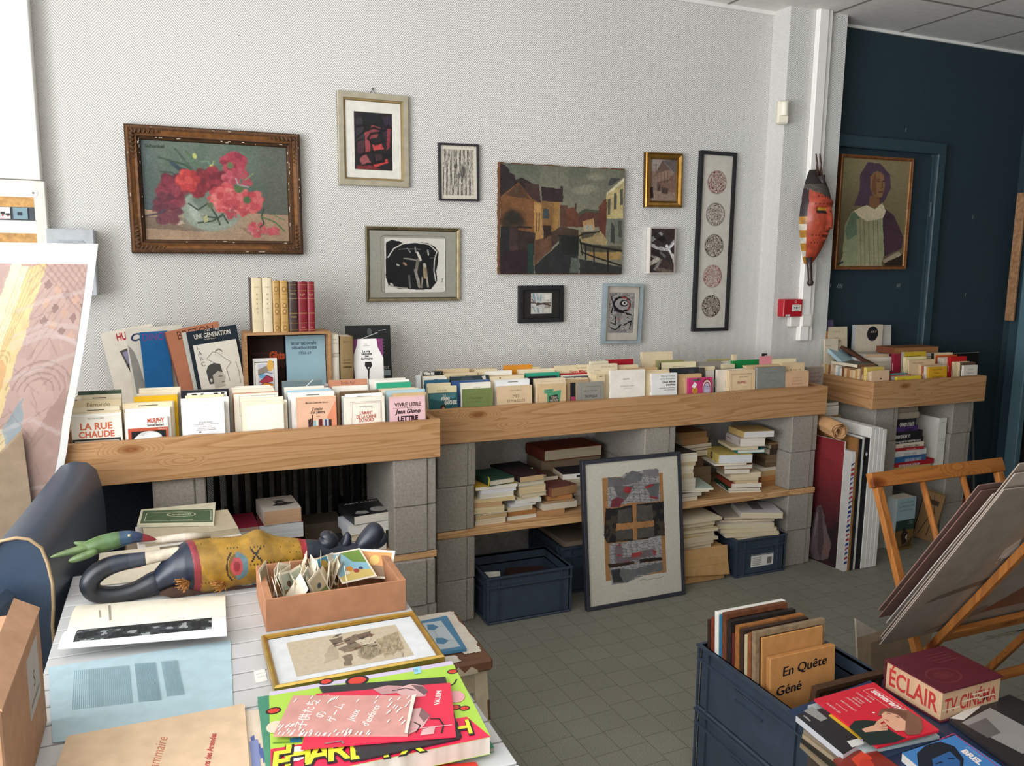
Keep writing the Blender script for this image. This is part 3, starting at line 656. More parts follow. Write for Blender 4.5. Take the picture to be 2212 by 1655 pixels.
def pic_stripes():
 t, w, h = hang('framed_print', 'narrow black framed print of dense vertical dark stripes', 'print', ((949, 308), (1036, 312), (1034, 435), (948, 433)), .018)
 frame_part(t, w, h, [(0, 0), (0, -.018), (.010, -.018), (.010, -.008)], ['#26242a', '#2e2c33', '#222026'], 'plastic')
 p = Paint(150, 190, '#e7dfcb'); r = np.random.RandomState(4)
 n1 = p.noise(4, 3); xs = p.X*27+(n1-.5)*.4+(p.noise(30, 5)-.5)*.18; f = xs-np.floor(xs); wd = .35+.4*(p.noise(18, 9)-.3)
 m = (f < wd)*((p.X > .075) & (p.X < .925) & (p.Y > .07) & (p.Y < .93)); p.mixm(m*1.0, '#241d22', .4, 6, 3)
 for u, v, ru, rv in ((.42, .62, .05, .05), (.5, .45, .04, .05), (.62, .5, .07, .12)): p.ell(u, v, ru, rv, '#2b2028', .3, 20, 3, .5, .7, 0, .05)
 p.build('picture', w-.02, h-.02, 'flat_print', t, (0, -.009, 0)); glass(t, w-.02, h-.02, -.0125); backing(t, w-.006, h-.006, -.004)
pic_stripes()
def pic_greymat():
 t, w, h = hang('framed_print', 'black rounded ink scene of figures on a grey mount in a thin gold frame', 'print', ((790, 488), (995, 493), (994, 650), (793, 652)), .02)
 frame_part(t, w, h, [(0, 0), (0, -.016), (.004, -.02), (.010, -.018), (.014, -.014), (.018, -.010), (.020, -.007)], ['#7d715a', '#b3a684', '#8c8066', '#a99a76', '#6f654f'], 'gilt')
 iw, ih = w-.038, h-.038; Q = hmap(((1605, 900), (2195, 912), (2192, 1368), (1612, 1372)))
 hw, hh = .305*w/.47, .262
 def ex(m):
  n = 28; rx, rz, rad = hw/2+.009, hh/2+.006, .018; pts = []
  for cx, cz, a0 in ((rx-rad, rz-rad, 0), (-rx+rad, rz-rad, 90), (-rx+rad, -rz+rad, 180), (rx-rad, -rz+rad, 270)):
   for k in range(7): a = math.radians(a0+k*15); pts.append((cx+rad*math.cos(a), -.0085, cz+rad*math.sin(a)))
  m.tube(pts+[pts[0]], .0009, 4, '#5c594f')
 mount(t, iw, ih, hw, hh, -.008, '#a3a196', (.006, -.004), 'flat_print', extra=ex)
 q = hmap(((1712, 985), (2088, 975), (2088, 1280), (1716, 1280))); p = Paint(150, 124, '#e2ddd3'); p.speck(.05, 30); P = lambda *xy: [q(a, b) for a, b in xy]
 p.poly(P((1722, 1010), (1755, 995), (1800, 1000), (1830, 1012), (1900, 1000), (1980, 1003), (2030, 1025), (2050, 1055), (2045, 1110), (2035, 1160), (2042, 1220), (2000, 1265), (1920, 1268), (1800, 1262), (1735, 1240), (1720, 1190), (1722, 1100)), '#191a1e', .4, 18, 3, 1, .012)
 for pts in (((1735, 1090), (1770, 1040), (1830, 1012), (1900, 1002)), ((1880, 1000), (1990, 1012), (2040, 1050), (2022, 1100), (2020, 1160), (2032, 1220))): p.stroke(P(*pts), .016, '#e0dcd2', .2, 3, 1, .012)
 for a, b_, w_, c in (((1800, 1045), (1930, 1040), .008, '#9a978e'), ((1830, 1095), (1930, 1105), .02, '#a09c92'), ((1850, 1040), (1870, 1060), .02, '#8f8d86'), ((1900, 1030), (1905, 1060), .02, '#a9a69c'), ((1915, 1060), (1935, 1100), .035, '#d8d3c6'), ((1920, 1100), (1905, 1160), .05, '#7f776c'), ((1900, 1160), (1925, 1250), .05, '#a29a8e'), ((1960, 1140), (1965, 1195), .06, '#a08c68'), ((1958, 1125), (1962, 1135), .045, '#c9c2b2'), ((1975, 1200), (1982, 1250), .03, '#b9ad98'), ((1945, 1200), (1940, 1255), .025, '#a89a84'), ((1860, 1190), (1870, 1255), .03, '#66645f'), ((1790, 1130), (1800, 1135), .03, '#c9c3b6'), ((1830, 1120), (1840, 1130), .03, '#b08a64'), ((1995, 1090), (2030, 1085), .012, '#5f5d5a'), ((1980, 1045), (1985, 1070), .025, '#c5c0b5'), ((1735, 1245), (1850, 1262), .02, '#b9b4aa'), ((1750, 1235), (1760, 1240), .03, '#d9d4c8')):
  p.stroke(P(a, b_), w_, c, .5, 4, .9, .02)
 p.stroke(P((2068, 1225), (2076, 1218), (2072, 1205), (2082, 1208)), .01, '#55524e')
 p.build('picture', hw-.004, hh-.004, 'flat_print', t, (.006, -.0062, -.004)); glass(t, iw, ih, -.0115); backing(t, w-.01, h-.01, -.004)
pic_greymat()
def pic_canal():
 t, w, h = hang('canvas_painting', 'unframed dark canvas of old houses along a canal with railings', 'painting', ((1079, 351), (1350, 365), (1344, 593), (1079, 592)), .03)
 m = MB(); n = 40; rr = random.Random(2); top = [(-w/2+w*i/n, h/2+rr.uniform(-.0035, .003)) for i in range(n+1)]
 sd = [(-w/2+rr.uniform(-.003, .002), -h/2+h*i/n) for i in range(1, n)]
 m.prism([(-w/2+.002, -h/2), (w/2-.006, -h/2-.002)] + top[::-1] + sd[::-1], -.0285, 0, '#6e4a35'); m.build('stretched_canvas', 'fibre', t)
 q = hmap(((270, 240), (1158, 287), (1140, 1038), (275, 1036))); p = Paint(240, 186, '#6d6a58'); P = lambda *xy: [q(a, b) for a, b in xy]
 p.grad('#86826c', '#5f6658', .55, 1.0); p.mixm((p.noise(5, 3) > .55)*.3, '#8d8971'); p.mixm(np.clip((p.X-.4)/.6, 0, 1)*.5, '#77735f')
 for u, v in ((850, 440), (900, 420), (950, 340)): a, b_ = q(u, v); p.ell(a, b_, .07, .03, '#99947c', .1, 9, 1, .9, .6)
 for pts, c in ((((262, 240), (300, 250), (335, 290), (330, 310), (375, 320), (380, 360), (420, 340), (520, 400), (520, 520), (262, 520)), '#33292a'), (((440, 380), (545, 395), (560, 520), (470, 520)), '#4a3531'), (((560, 410), (700, 425), (705, 400), (718, 410), (718, 520), (570, 520)), '#3d2d30'),
    (((275, 480), (400, 375), (500, 500), (560, 530), (560, 700), (510, 740), (275, 740)), '#7d5028'), (((300, 470), (400, 385), (460, 450), (480, 500)), '#5b3d2a'), (((370, 400), (405, 395), (405, 460), (375, 460)), '#5d4634'), (((510, 520), (570, 530), (580, 800), (515, 800)), '#b5843c'),
    (((560, 510), (700, 520), (690, 700), (640, 760), (575, 700)), '#8a6230'), (((655, 520), (700, 520), (680, 760), (650, 700)), '#a3762f'), (((580, 565), (620, 570), (618, 640), (580, 640)), '#3f4a4a'), (((700, 540), (750, 545), (750, 700), (695, 740)), '#5b3c2c'), (((740, 570), (790, 555), (840, 620), (840, 700), (740, 700)), '#70402c'), (((800, 530), (812, 533), (810, 590), (798, 590)), '#4c3026'),
    (((830, 600), (880, 570), (980, 580), (990, 640), (830, 640)), '#4b5240'), (((830, 620), (900, 590), (985, 600), (985, 700), (830, 700)), '#5f3a2e'), (((860, 660), (940, 640), (945, 720), (865, 735)), '#b58a52'), (((865, 690), (930, 680), (930, 725), (870, 725)), '#a8a08c'), (((975, 550), (1035, 480), (1040, 780), (980, 780)), '#6b3a2a'),
    (((1030, 450), (1155, 345), (1155, 640), (1030, 640)), '#c4b070'), (((1030, 450), (1155, 340), (1155, 370), (1032, 470)), '#ddd2a4'), (((1040, 400), (1060, 340), (1130, 350), (1060, 400)), '#4a4a4c'), (((1030, 640), (1155, 640), (1150, 830), (1025, 800)), '#6f7264'), (((275, 700), (345, 690), (350, 900), (275, 900)), '#2d2a2e'), (((340, 690), (400, 700), (405, 930), (345, 930)), '#4a3634'),
    (((400, 720), (520, 740), (520, 900), (400, 900)), '#3a2c28'), (((275, 880), (470, 860), (470, 1040), (275, 1040)), '#33242a'), (((470, 820), (515, 815), (515, 1040), (470, 1040)), '#264038'), (((515, 800), (640, 760), (640, 860), (520, 980)), '#6d4a34'), (((580, 690), (640, 690), (640, 760), (580, 790)), '#3b2a24'), (((640, 740), (700, 700), (830, 720), (830, 770), (700, 790), (640, 850)), '#4b3a2e'),
    (((690, 765), (835, 770), (830, 1040), (520, 1040), (520, 980), (690, 820)), '#2e3130'), (((700, 770), (830, 775), (830, 900), (720, 900)), '#252826'), (((780, 920), (840, 930), (835, 1030), (770, 1030)), '#5a6158'), (((835, 740), (990, 730), (1040, 800), (1030, 830), (850, 810)), '#a18a58'), (((850, 740), (960, 740), (930, 770), (855, 790)), '#57523f'), (((850, 820), (1140, 840), (1140, 920), (870, 870)), '#55523f'), (((890, 880), (1140, 880), (1140, 935), (900, 930)), '#a78443'), (((840, 930), (1140, 990), (1140, 1040), (840, 1040)), '#333634')):
  p.poly(P(*pts), c, .35, 16, 3, 1, .012)
 for a, b_ in ((1050, 500), (1095, 460), (1140, 430)): p.poly(P((a-12, b_), (a+8, b_-8), (a+8, b_+110), (a-12, b_+115)), '#58584c')
 p.poly(P((1065, 660), (1090, 700), (1090, 820), (1060, 810)), '#3c403c'); p.poly(P((1115, 655), (1140, 655), (1138, 780), (1115, 770)), '#4c5048')
 for a in (535, 552): p.stroke(P((a, 600), (a-4, 730)), .008, '#5e4424')
 for a, b_ in ((360, 640), (400, 660), (330, 670), (380, 620)): u, v = q(a, b_); p.ell(u, v, .06, .05, '#2c2a24', .5, 30, 3, .9, .85, 0, .08)
 for pts, wd in ((((845, 815), (940, 840), (1145, 875)), .016), (((850, 880), (940, 915), (1140, 980)), .012), (((882, 825), (882, 935)), .012), (((940, 840), (945, 975)), .012), (((1042, 865), (1042, 1020)), .014), (((690, 762), (835, 768)), .008), (((400, 700), (495, 705)), .012), (((840, 790), (850, 830), (860, 900)), .012), (((835, 765), (880, 745), (980, 735)), .01)): p.stroke(P(*pts), wd, '#23211f', .3, 2)
 p.speck(.22, 60, 3); p.speck(.12, 160, 5); p.a = np.clip(p.a*.95, 0, 1)
 p.build('picture', w-.006, h-.006, 'canvas_paint', t, (0, -.0292, -.001))
pic_canal()
def pic_smallblack():
 t, w, h = hang('framed_print', 'small blue and brown square sketch in a wide black frame', 'print', ((1122, 617), (1219, 617), (1217, 695), (1121, 699)), .022)
 frame_part(t, w, h, [(0, 0), (0, -.022), (.022, -.022), (.024, -.010)], ['#1c1d20', '#25262a', '#1a1b1e'], 'plastic')
 mount(t, w-.046, h-.046, .118, .108, -.010, '#2e2d2b', (.002, .004), 'flat_print')
 p = Paint(70, 64, '#d9d5c9'); p.mixm((p.noise(5, 3) > .55)*.5, '#b9c0c4')
 for pts, wd, c in (([(.12, .95), (.2, .6)], .1, '#6f98b0'), ([(.3, .95), (.35, .7)], .08, '#8fb2c4'), ([(.5, .9), (.48, .65)], .07, '#7aa0b4'), ([(0, .55), (.4, .48), (1, .5)], .07, '#5b3d34'), ([(.3, .42), (.6, .5), (.95, .38)], .09, '#453029'), ([(.1, .3), (.2, .1)], .08, '#8aa9b8'), ([(.35, .25), (.4, .05)], .07, '#7d98a8'), ([(.6, .3), (.6, .05)], .06, '#a3b4bb'), ([(.05, .7), (.15, .55)], .05, '#6b4a3e'), ([(.6, .78), (.9, .62)], .03, '#7a675c'), ([(.7, .3), (.95, .3)], .04, '#54433a')): p.stroke(pts, wd, c, .4, 3, .9, .06)
 p.ell(.8, .8, .16, .14, '#e9e4d8', .05, 5, 3, .3); p.speck(.2, 30); p.build('picture', .115, .105, 'flat_print', t, (.002, -.0082, .004)); glass(t, w-.046, h-.046, -.0125); backing(t, w-.01, h-.01, -.004)
pic_smallblack()
def pic_street():
 t, w, h = hang('framed_painting', 'small brown street scene with timbered house in a broad gold frame', 'painting', ((1400, 328), (1479, 331), (1473, 449), (1392, 447)), .03)
 frame_part(t, w, h, [(0, 0), (0, -.024), (.005, -.03), (.012, -.028), (.026, -.02), (.032, -.022), (.036, -.012)], ['#6e4c22', '#a77a38', '#8c6329', '#b58a45', '#7d5a28', '#94703a'], 'gilt')
 q = hmap(((1355, 205), (1540, 210), (1530, 515), (1345, 512))); p = Paint(110, 170, '#8f7f72'); P = lambda *xy: [q(a, b) for a, b in xy]
 p.grad('#6f5f54', '#9a8d84', .2, 1)
 for pts, c in ((((1440, 215), (1540, 210), (1535, 400), (1520, 300)), '#5f5654'), (((1380, 330), (1440, 220), (1500, 290), (1500, 330), (1395, 360)), '#6b5148'), (((1395, 310), (1500, 280), (1495, 380), (1395, 390)), '#8a6d5c'), (((1400, 370), (1500, 350), (1490, 450), (1400, 440)), '#77594b'), (((1350, 300), (1395, 290), (1395, 420), (1348, 420)), '#80685a'), (((1490, 330), (1535, 300), (1530, 460), (1490, 450)), '#7a5c4f'), (((1345, 430), (1535, 450), (1530, 515), (1345, 512)), '#8d7464'), (((1350, 410), (1370, 410), (1375, 490), (1348, 490)), '#2d2726'), (((1430, 410), (1480, 420), (1475, 460), (1430, 455)), '#4a3832'), (((1400, 390), (1425, 390), (1425, 440), (1402, 440)), '#4d3b34')): p.poly(P(*pts), c, .25, 14, 3, 1, .015)
 for a in (1408, 1432, 1455, 1478): p.stroke(P((a, 300), (a-3, 380)), .012, '#4f3b32')
 for s in (((1390, 330), (1440, 220), (1500, 290)), ((1395, 385), (1500, 350)), ((1395, 240), (1395, 300)), ((1380, 250), (1410, 246))): p.stroke(P(*s), .016, '#42322c')
 p.speck(.3, 40, 3); p.a = np.clip(p.a*1.1, 0, 1); p.build('picture', w-.068, h-.068, 'canvas_paint', t, (0, -.0115, 0)); backing(t, w-.01, h-.01, -.006)
pic_street()
def pic_bw():
 t, w, h = hang('framed_painting', 'small black, brown and white brushstroke abstract in a thin silver frame', 'painting', ((1407, 491), (1461, 492), (1458, 591), (1401, 591)), .035)
 frame_part(t, w, h, [(0, 0), (0, -.035), (.006, -.035), (.006, -.026)], ['#d8d2cc', '#b9aca4', '#7d7470'], 'white_plastic')
 q = hmap(((1350, 708), (1522, 708), (1512, 1025), (1342, 1022))); p = Paint(80, 130, '#3a302e'); P = lambda *xy: [q(a, b) for a, b in xy]; p.speck(.4, 8, 3)
 for s, wd, c in ((((1350, 790), (1420, 750), (1440, 715)), .16, '#8b8a8a'), (((1345, 820), (1400, 850), (1470, 860), (1520, 800)), .12, '#b4b4b4'), (((1460, 830), (1505, 900), (1520, 960)), .1, '#d6d6d4'), (((1360, 900), (1420, 940), (1380, 1000)), .12, '#8d8680'), (((1345, 960), (1400, 930)), .16, '#b5aa9c'), (((1390, 760), (1440, 790)), .22, '#191717'), (((1430, 720), (1510, 760)), .18, '#3b2c28'), (((1360, 880), (1440, 900)), .2, '#2a2220'), (((1440, 950), (1510, 990)), .22, '#4a3832'), (((1400, 1000), (1500, 1020)), .14, '#6f5f54'), (((1480, 850), (1520, 815)), .06, '#e6e6e4'), (((1420, 880), (1450, 910)), .09, '#5f6468')): p.stroke(P(*s), wd, c, .5, 3, .92, .06)
 p.speck(.25, 30); p.build('picture', w-.012, h-.012, 'canvas_paint', t, (0, -.028, 0)); m = MB(); m.box(-w/2+.003, w/2-.003, -.026, -.002, -h/2+.003, h/2-.003, '#8a7a66'); m.build('backing', 'card', t)
pic_bw()
def pic_ink():
 t, w, h = hang('framed_print', 'swirling black ink drawing with touches of red in a pale blue-grey frame', 'print', ((1310, 613), (1390, 614), (1385, 742), (1302, 742)), .034)
 frame_part(t, w, h, [(0, 0), (0, -.034), (.014, -.034), (.016, -.022)], ['#8b9aa2', '#9dabb2', '#7f8d94'], 'plastic')
 p = Paint(110, 160, '#d9d4c8'); a = p.noise(7, 3); b_ = p.noise(9, 12)
 line = (np.abs(np.sin(a*34+3*np.sin(b_*9))) < .42); ins = (p.X > .02)
 p.a[:] = np.array(col('#bdb8b4')[:3]); p.mixm(((p.noise(4, 20) > .5)*.7), '#8f8c8c'); p.mixm(line*1.0, '#1b191c')
 p.ell(.5, .72, .36, .2, '#1b191c', 0, 9, 2, .05, 1, 0, .05); p.ell(.52, .72, .3, .15, '#a9a4a4', .2, 9, 2, .06, 1, 0, .06); p.ell(.58, .74, .17, .08, '#232024', 0, 9, 2, .1); p.ell(.6, .745, .11, .05, '#d6d2cc', 0, 9, 2, .1); p.ell(.6, .745, .04, .03, '#232024')
 for s in ([(.72, .82), (.8, .72), (.76, .6)], [(.5, .9), (.7, .86)], [(.36, .36), (.44, .33)], [(.72, .58), (.78, .6)]): p.stroke(s, .05, '#a8383a', .3, 3, .9, .04)
 for s in ([(.08, .9), (.16, .7), (.1, .5)], [(.12, .25), (.3, .2), (.25, .4)], [(.6, .2), (.9, .3), (.85, .1)], [(.2, .55), (.6, .5), (.9, .45)], [(.08, .12), (.3, .08), (.5, .2)]): p.stroke(s, .045, '#1a181b', 0, 3, 1, .05)
 mount(t, w-.03, h-.03, .162, .222, -.016, '#cfc8bb', (-.002, .004)); p.build('picture', .158, .218, 'flat_print', t, (-.002, -.0155, .004)); glass(t, w-.03, h-.03, -.0235)
 m = MB(); m.box(-w/2+.003, w/2-.003, -.012, -.002, -h/2+.003, h/2-.003, '#8a7a66'); m.build('backing', 'card', t)
pic_ink()
def pic_five():
 t, w, h = hang('framed_print', 'tall narrow black frame holding five round red and black prints', 'print', ((1516, 325), (1595, 330), (1571, 715), (1497, 716)), .025)
 frame_part(t, w, h, [(0, 0), (0, -.025), (.018, -.025), (.019, -.012)], ['#1f1e22', '#28272b', '#1b1a1d'], 'plastic')
 m = MB(); m.quad((-w/2+.018, -.010, -h/2+.018), (w/2-.018, -.010, -h/2+.018), (w/2-.018, -.010, h/2-.018), (-w/2+.018, -.010, h/2-.018), '#ddd9d0'); m.build('mount', 'paper', t)
 zs = [.334, .158, -.016, -.188, -.357]; R = .062
 for k, (z, c) in enumerate(zip(zs, ('#7d3038', '#4b443c', '#332c28', '#9a4a4c', '#33291f'))):
  p = Paint(64, 64, '#d3cabd'); a = p.noise(5, k*3+1); b_ = p.noise(6, k*5+2)
  ln = np.abs(np.sin(a*(22+3*k)+4*np.sin(b_*7))); p.mixm((ln < (.62, .5, .6, .5, .72)[k])*1.0, c, .3, 9, k)
  mm = MB(); n = 26; rr_ = np.linspace(0, R, 15)
  def cf(u, v, p=p): x = .5+.5*v*math.cos(2*PI*u); y = .5+.5*v*math.sin(2*PI*u); q = p.a[min(63, int(y*64)), min(63, int(x*64))]; return (float(q[0]), float(q[1]), float(q[2]), 1.0) if v < .965 else col(c)
  mm.grid(lambda u, v: (R*v*math.cos(2*PI*u), -.0112, R*v*math.sin(2*PI*u)), 72, 26, cf)
  mm.tube([( (R+.003)*math.cos(2*PI*i/40), -.0108, (R+.003)*math.sin(2*PI*i/40)) for i in range(41)], .0007, 4, '#a8917f')
  o = mm.build('round_print', 'flat_print', t, (.003, 0, z))
 glass(t, w-.036, h-.036, -.0145); backing(t, w-.01, h-.01, -.006)
pic_five()
def pic_portrait():
 t, w, h = hang('framed_painting', 'portrait of a person in purple headscarf and white ruff collar on the blue door', 'painting', ((1827, 333), (1983, 343), (1951, 582), (1798, 582)), .04, gap=.014)
 frame_part(t, w, h, [(0, 0), (0, -.035), (.004, -.04), (.014, -.036), (.018, -.034), (.021, -.025)], ['#6a3f22', '#a9703f', '#8a5630', '#5a3520', '#b58450'], 'old_wood')
 q = hmap(((445, 803), (800, 822), (735, 1362), (385, 1362))); p = Paint(150, 178, '#75653f'); P = lambda *xy: [q(a, b) for a, b in xy]
 p.grad('#57492f', '#857650', .1, .9); p.mixm(np.clip(1-p.X/.3, 0, 1)*np.clip((p.Y-.6)*2, 0, 1)*.5, '#6f7a45'); p.mixm(np.clip((p.X-.55)/.5, 0, 1)*.5, '#7d6f4c')
 for pts, c in ((((640, 1050), (700, 1100), (745, 1210), (735, 1270), (640, 1310), (620, 1200)), '#472f3a'), (((420, 1310), (440, 1150), (480, 1080), (540, 1070), (640, 1110), (640, 1300), (620, 1362), (400, 1362)), '#8a9068'), (((440, 1180), (480, 1085), (520, 1100), (500, 1200), (450, 1230)), '#61775c'),
    (((630, 1330), (720, 1285), (735, 1310), (650, 1362)), '#a08f74'), (((640, 1345), (740, 1300), (735, 1362), (640, 1362)), '#2f241e'), (((500, 1120), (620, 1120), (625, 1362), (500, 1362)), '#958f6a')): p.poly(P(*pts), c, .18, 10, 3, 1, .012)
 for a in (520, 540, 565, 590, 612): p.stroke(P((a, 1125), (a-4, 1355)), .012, '#71704e', .2, 3)
 p.poly(P((490, 1050), (525, 970), (530, 890), (575, 825), (640, 835), (690, 890), (690, 960), (650, 1030), (590, 1060)), '#503a4c', .2, 8, 2, 1, .01)
 p.poly(P((585, 900), (620, 870), (655, 890), (660, 950), (640, 1005), (600, 1010), (580, 960)), '#8a6138', .1, 9, 3); p.poly(P((575, 1000), (625, 1000), (630, 1060), (570, 1060)), '#7d552f')
 p.poly(P((590, 890), (625, 872), (650, 885), (640, 875), (600, 880)), '#7f6a6a'); p.poly(P((600, 900), (615, 880), (612, 1000), (585, 970)), '#5e3d26', 0, 9, 3, .6)
 for s, wd in ((((620, 925), (632, 925)), .012), (((646, 925), (656, 923)), .012), (((616, 916), (634, 914)), .008), (((643, 930), (648, 955), (638, 960)), .008), (((626, 980), (645, 978)), .011)): p.stroke(P(*s), wd, '#3b231a')
 p.poly(P((490, 1075), (560, 1045), (600, 1070), (640, 1035), (660, 1075), (640, 1115), (560, 1128), (510, 1105)), '#c9b995', .15, 14, 3, 1, .015)
 p.stroke(P((395, 1350), (420, 1340)), .02, '#201a14'); p.speck(.14, 60, 3); p.a = np.clip(p.a*1.25, 0, 1)
 p.build('picture', w-.038, h-.038, 'canvas_paint', t, (0, -.026, 0)); backing(t, w-.01, h-.01, -.010)
pic_portrait()
def hung_mask():
 yb = .40
 c = onY(1748, 470, yb)
 t = thing('wall_mask', 'painted red and black carved face mask hanging on the white pillar', 'mask', (c.x, yb, c.z))
 s = (onY(1750, 370, yb-.05)-onY(1750, 570, yb-.05)).length/200   # metres per picture pixel here
 R = Matrix.Rotation(math.radians(20), 4, 'Z')
 hh = 205*s; hw = 44*s; dp = 48*s
 def face(u, v):
  a = (u-.5)*PI; z = (v-.5)*hh
  k = math.sin(PI*(.04+.92*v))**.62*(1-.18*max(0, .45-v)*2)
  x = hw*k*math.sin(a); y = -dp*k*math.cos(a)**.8 if math.cos(a) > 0 else 0
  if abs(a) < .25 and .36 < v < .60: y -= .028*(1-abs(a)/.25)*(1-(v-.36)/.24*.7)
  if .60 < v < .74: y -= .012*math.exp(-((v-.655)/.03)**2)*(1-abs(a)*.4)
  if abs(a) < .3 and .26 < v < .33: y -= .012*(1-abs(a)/.3)
  if .545 < v < .60 and .15 < abs(a) < .8: y += .010
  return R @ Vector((x, y, z))
 def cf(u, v):
  a = abs(u-.5)
  if v > .84: return '#2c2625'
  if v > .70+.1*a*2: return '#5b544d' if (int(u*60)+int(v*70)) % 3 else '#433d38'
  if a > .41:
   if v > .5: return '#332329'
   return ('#b07c2c', '#d5cdbd')[int(v*14) % 2]
  if .555 < v < .60 and .06 < a < .26: return '#b98630'
  if .535 < v <= .555 and .06 < a < .24: return '#28201e'
  if .285 < v < .305 and a < .1: return '#5a1f1a'
  if (math.sin(u*91)*math.sin(v*77)) > .93: return '#4c241d'
  return '#b04a34'
 m = MB(); m.grid(face, 44, 64, cf); o = m.build('face', 'carving', t, smooth=True)
 def lp(px, py, dy=0): p = onY(px, py, yb-.06+dy); return Vector((p.x-c.x, p.y-yb, p.z-c.z))
 m = MB(); m.tube([lp(1776, 420), lp(1774, 400), lp(1772, 379)], [.022, .026, .032], 10, '#3a302f', flat=.7); m.build('crest', 'carving', t, smooth=True)
 for a in (0, 8):
  m = MB(); m.tube([lp(1767+a*.9, 379), lp(1765+a, 355), lp(1763+a, 332)], [.008, .007, .004], 7, '#4b322c'); m.build('horn', 'carving', t, smooth=True)
 m = MB(); m.tube([lp(1747, 556), lp(1749, 580), lp(1750, 606), lp(1750, 611), lp(1751, 617)], [.017, .014, .013, .02, .012], 8, '#3b2d2c'); m.build('handle', 'carving', t, smooth=True)
 m = MB(); m.tube([(0, 0.037, hh*.25), (0, -.02, hh*.25)], .004, 6, '#55524e'); m.build('hanging_nail', 'metal', t)
hung_mask()
def devices():
 p = onY(1673, 247, .47); t = thing('motion_detector', 'cream motion detector with a dark sensor in the wall corner beside the pillar', 'motion detector', (p.x, .40, p.z), (0, 0, math.radians(-20)))
 m = MB(); m.cbox(-.032, .032, -.01, .035, -.062, .062, .008, '#e3ddcb'); m.build('housing', 'white_plastic', t)
 m = MB(); m.tube([(0, -.012, -.02), (0, -.012, .05)], [.022, .02], 14, '#ece7d8'); m.build('lens', 'white_plastic', t, smooth=False)
 m = MB(); m.box(-.008, .004, -.0345, -.033, -.018, -.006, '#1c1a18'); m.build('sensor_window', 'plastic', t)
 for o_ in t.children:
  if o_.name.startswith('sensor'): o_.location.y = .0225
 c = onY(1705, 665, .42); t = thing('fire_alarm_call_point', 'red break-glass fire alarm box on the pillar below the mask', 'fire alarm', (c.x, .44, c.z))
 w = (onY(1727, 664, .39)-onY(1686, 666, .39)).length
 m = MB(); m.cbox(-w/2, w/2, -.052, 0, -.05, .05, .004, '#b3202c'); m.art([('c', .62, .86, .06, '#d9a0a0'), ('c', .62, .86, .035, '#b3202c'), ('r', .12, .02, .35, .14, '#cfc9c4'), ('l', [(.2, .02), (.2, .98)], .0015, '#7d1620')], (-w/2, -.0521, -.05), (1, 0, 0), (0, 0, 1), w, .1); m.build('housing', 'glossy_print', t)
 m = MB(); m.box(-w*.06, w*.42, -.0535, -.052, -.018, .02, '#d9d6ce'); m.art([('c', .5, .52, .09, '#1c1c1c'), ('p', [(.14, .52), (.3, .66), (.3, .38)], '#1c1c1c'), ('p', [(.86, .52), (.7, .66), (.7, .38)], '#1c1c1c'), ('r', .2, .82, .8, .88, '#8a8680'), ('r', .3, .1, .7, .15, '#8a8680')], (-w*.06, -.0536, -.018), (1, 0, 0), (0, 0, 1), w*.48, .038); m.build('break_glass_panel', 'white_plastic', t)
 c = onY(1728, 692, .42); t = thing('wall_socket', 'white double socket box on the pillar under the red alarm box', 'socket', (c.x, .44, c.z))
 m = MB(); m.cbox(-.078, -.005, -.03, 0, -.035, .035, .004, '#e6e3dc'); m.cbox(-.002, .07, -.042, 0, -.036, .036, .004, '#e8e5de'); m.art([('o', .08, .08, .92, .92, .0015, '#cdc9c1')], (-.002, -.0421, -.036), (1, 0, 0), (0, 0, 1), .072, .072); m.build('housing', 'white_plastic', t)
 xr = -1.488
 m = MB(); m.cbox(-2.2, xr, .505, YWALL, 1.92, ZC, .003, '#f4f3f0'); o = m.build('cable_enclosure', 'white_plastic'); tag(o, 'tall white cable enclosure on the wall above the fuse panel', 'enclosure')
 y0 = .515; a = [onY(0, py, y0).z for py in (392, 424, 446, 475, 503, 524, 545)]
 t = thing('fuse_panel', 'white fuse panel with wooden strips and a row of circuit breakers', 'fuse panel', (xr, y0, 0))
 xl = -.7
 m = MB(); m.cbox(xl, .0, .006, .062, 1.28, 1.918, .003, '#f1efe9'); m.cbox(-.03, .012, -.004, .06, 1.28, 1.915, .003, '#dcd9d2'); m.build('housing', 'white_plastic', t)
 for z0, z1 in ((a[2], a[1]), (a[5], a[4])):
  m = MB(); m.box(xl, -.028, .002, .006, z0, z1, '#d9a86a'); m.build('wooden_strip', 'old_wood', t)
 for z0, z1 in ((a[3], a[2]), (a[6], a[5])):
  m = MB(); m.box(xl, -.03, .003, .006, z0, z1, '#46505a'); m.build('breaker_rail', 'plastic', t)
  for k in range(9):
   x = -.115-.0178*k*1.0
   if z0 == a[3] or k < 6:
    m = MB(); m.box(x-.0172, x, -.004, .003, z0+.004, z1-.002, '#e9e7e4'); hh = z1-z0; m.box(x-.015, x-.002, -.008, -.004, z0+hh*(.42 if k % 3 else .35), z0+hh*(.62 if k % 3 else .5), '#26262c'); m.box(x-.011, x-.006, -.006, -.004, z0+hh*.28, z0+hh*.42, '#b8313c'); m.box(x-.016, x-.001, -.0045, -.004, z0+hh*.1, z0+hh*.13, '#c94a52'); o = m.build('circuit_breaker', 'white_plastic', t)
  m = MB(); m.box(-.105, -.055, -.004, .003, z0+.004, z1-.002, '#7b98a4'); m.box(-.09, -.075, -.007, -.004, z0+.02, z1-.02, '#26303a'); m.build('contactor', 'white_plastic', t)
 m = MB(); p = onY(72, 417, y0); m.tube([(p.x-xr, -.006, p.z), (p.x-xr, .004, p.z)], .016, 16, '#efece6'); m.tube([(p.x-xr, -.009, p.z), (p.x-xr, -.005, p.z)], .004, 8, '#6a6862'); m.build('latch', 'white_plastic', t)
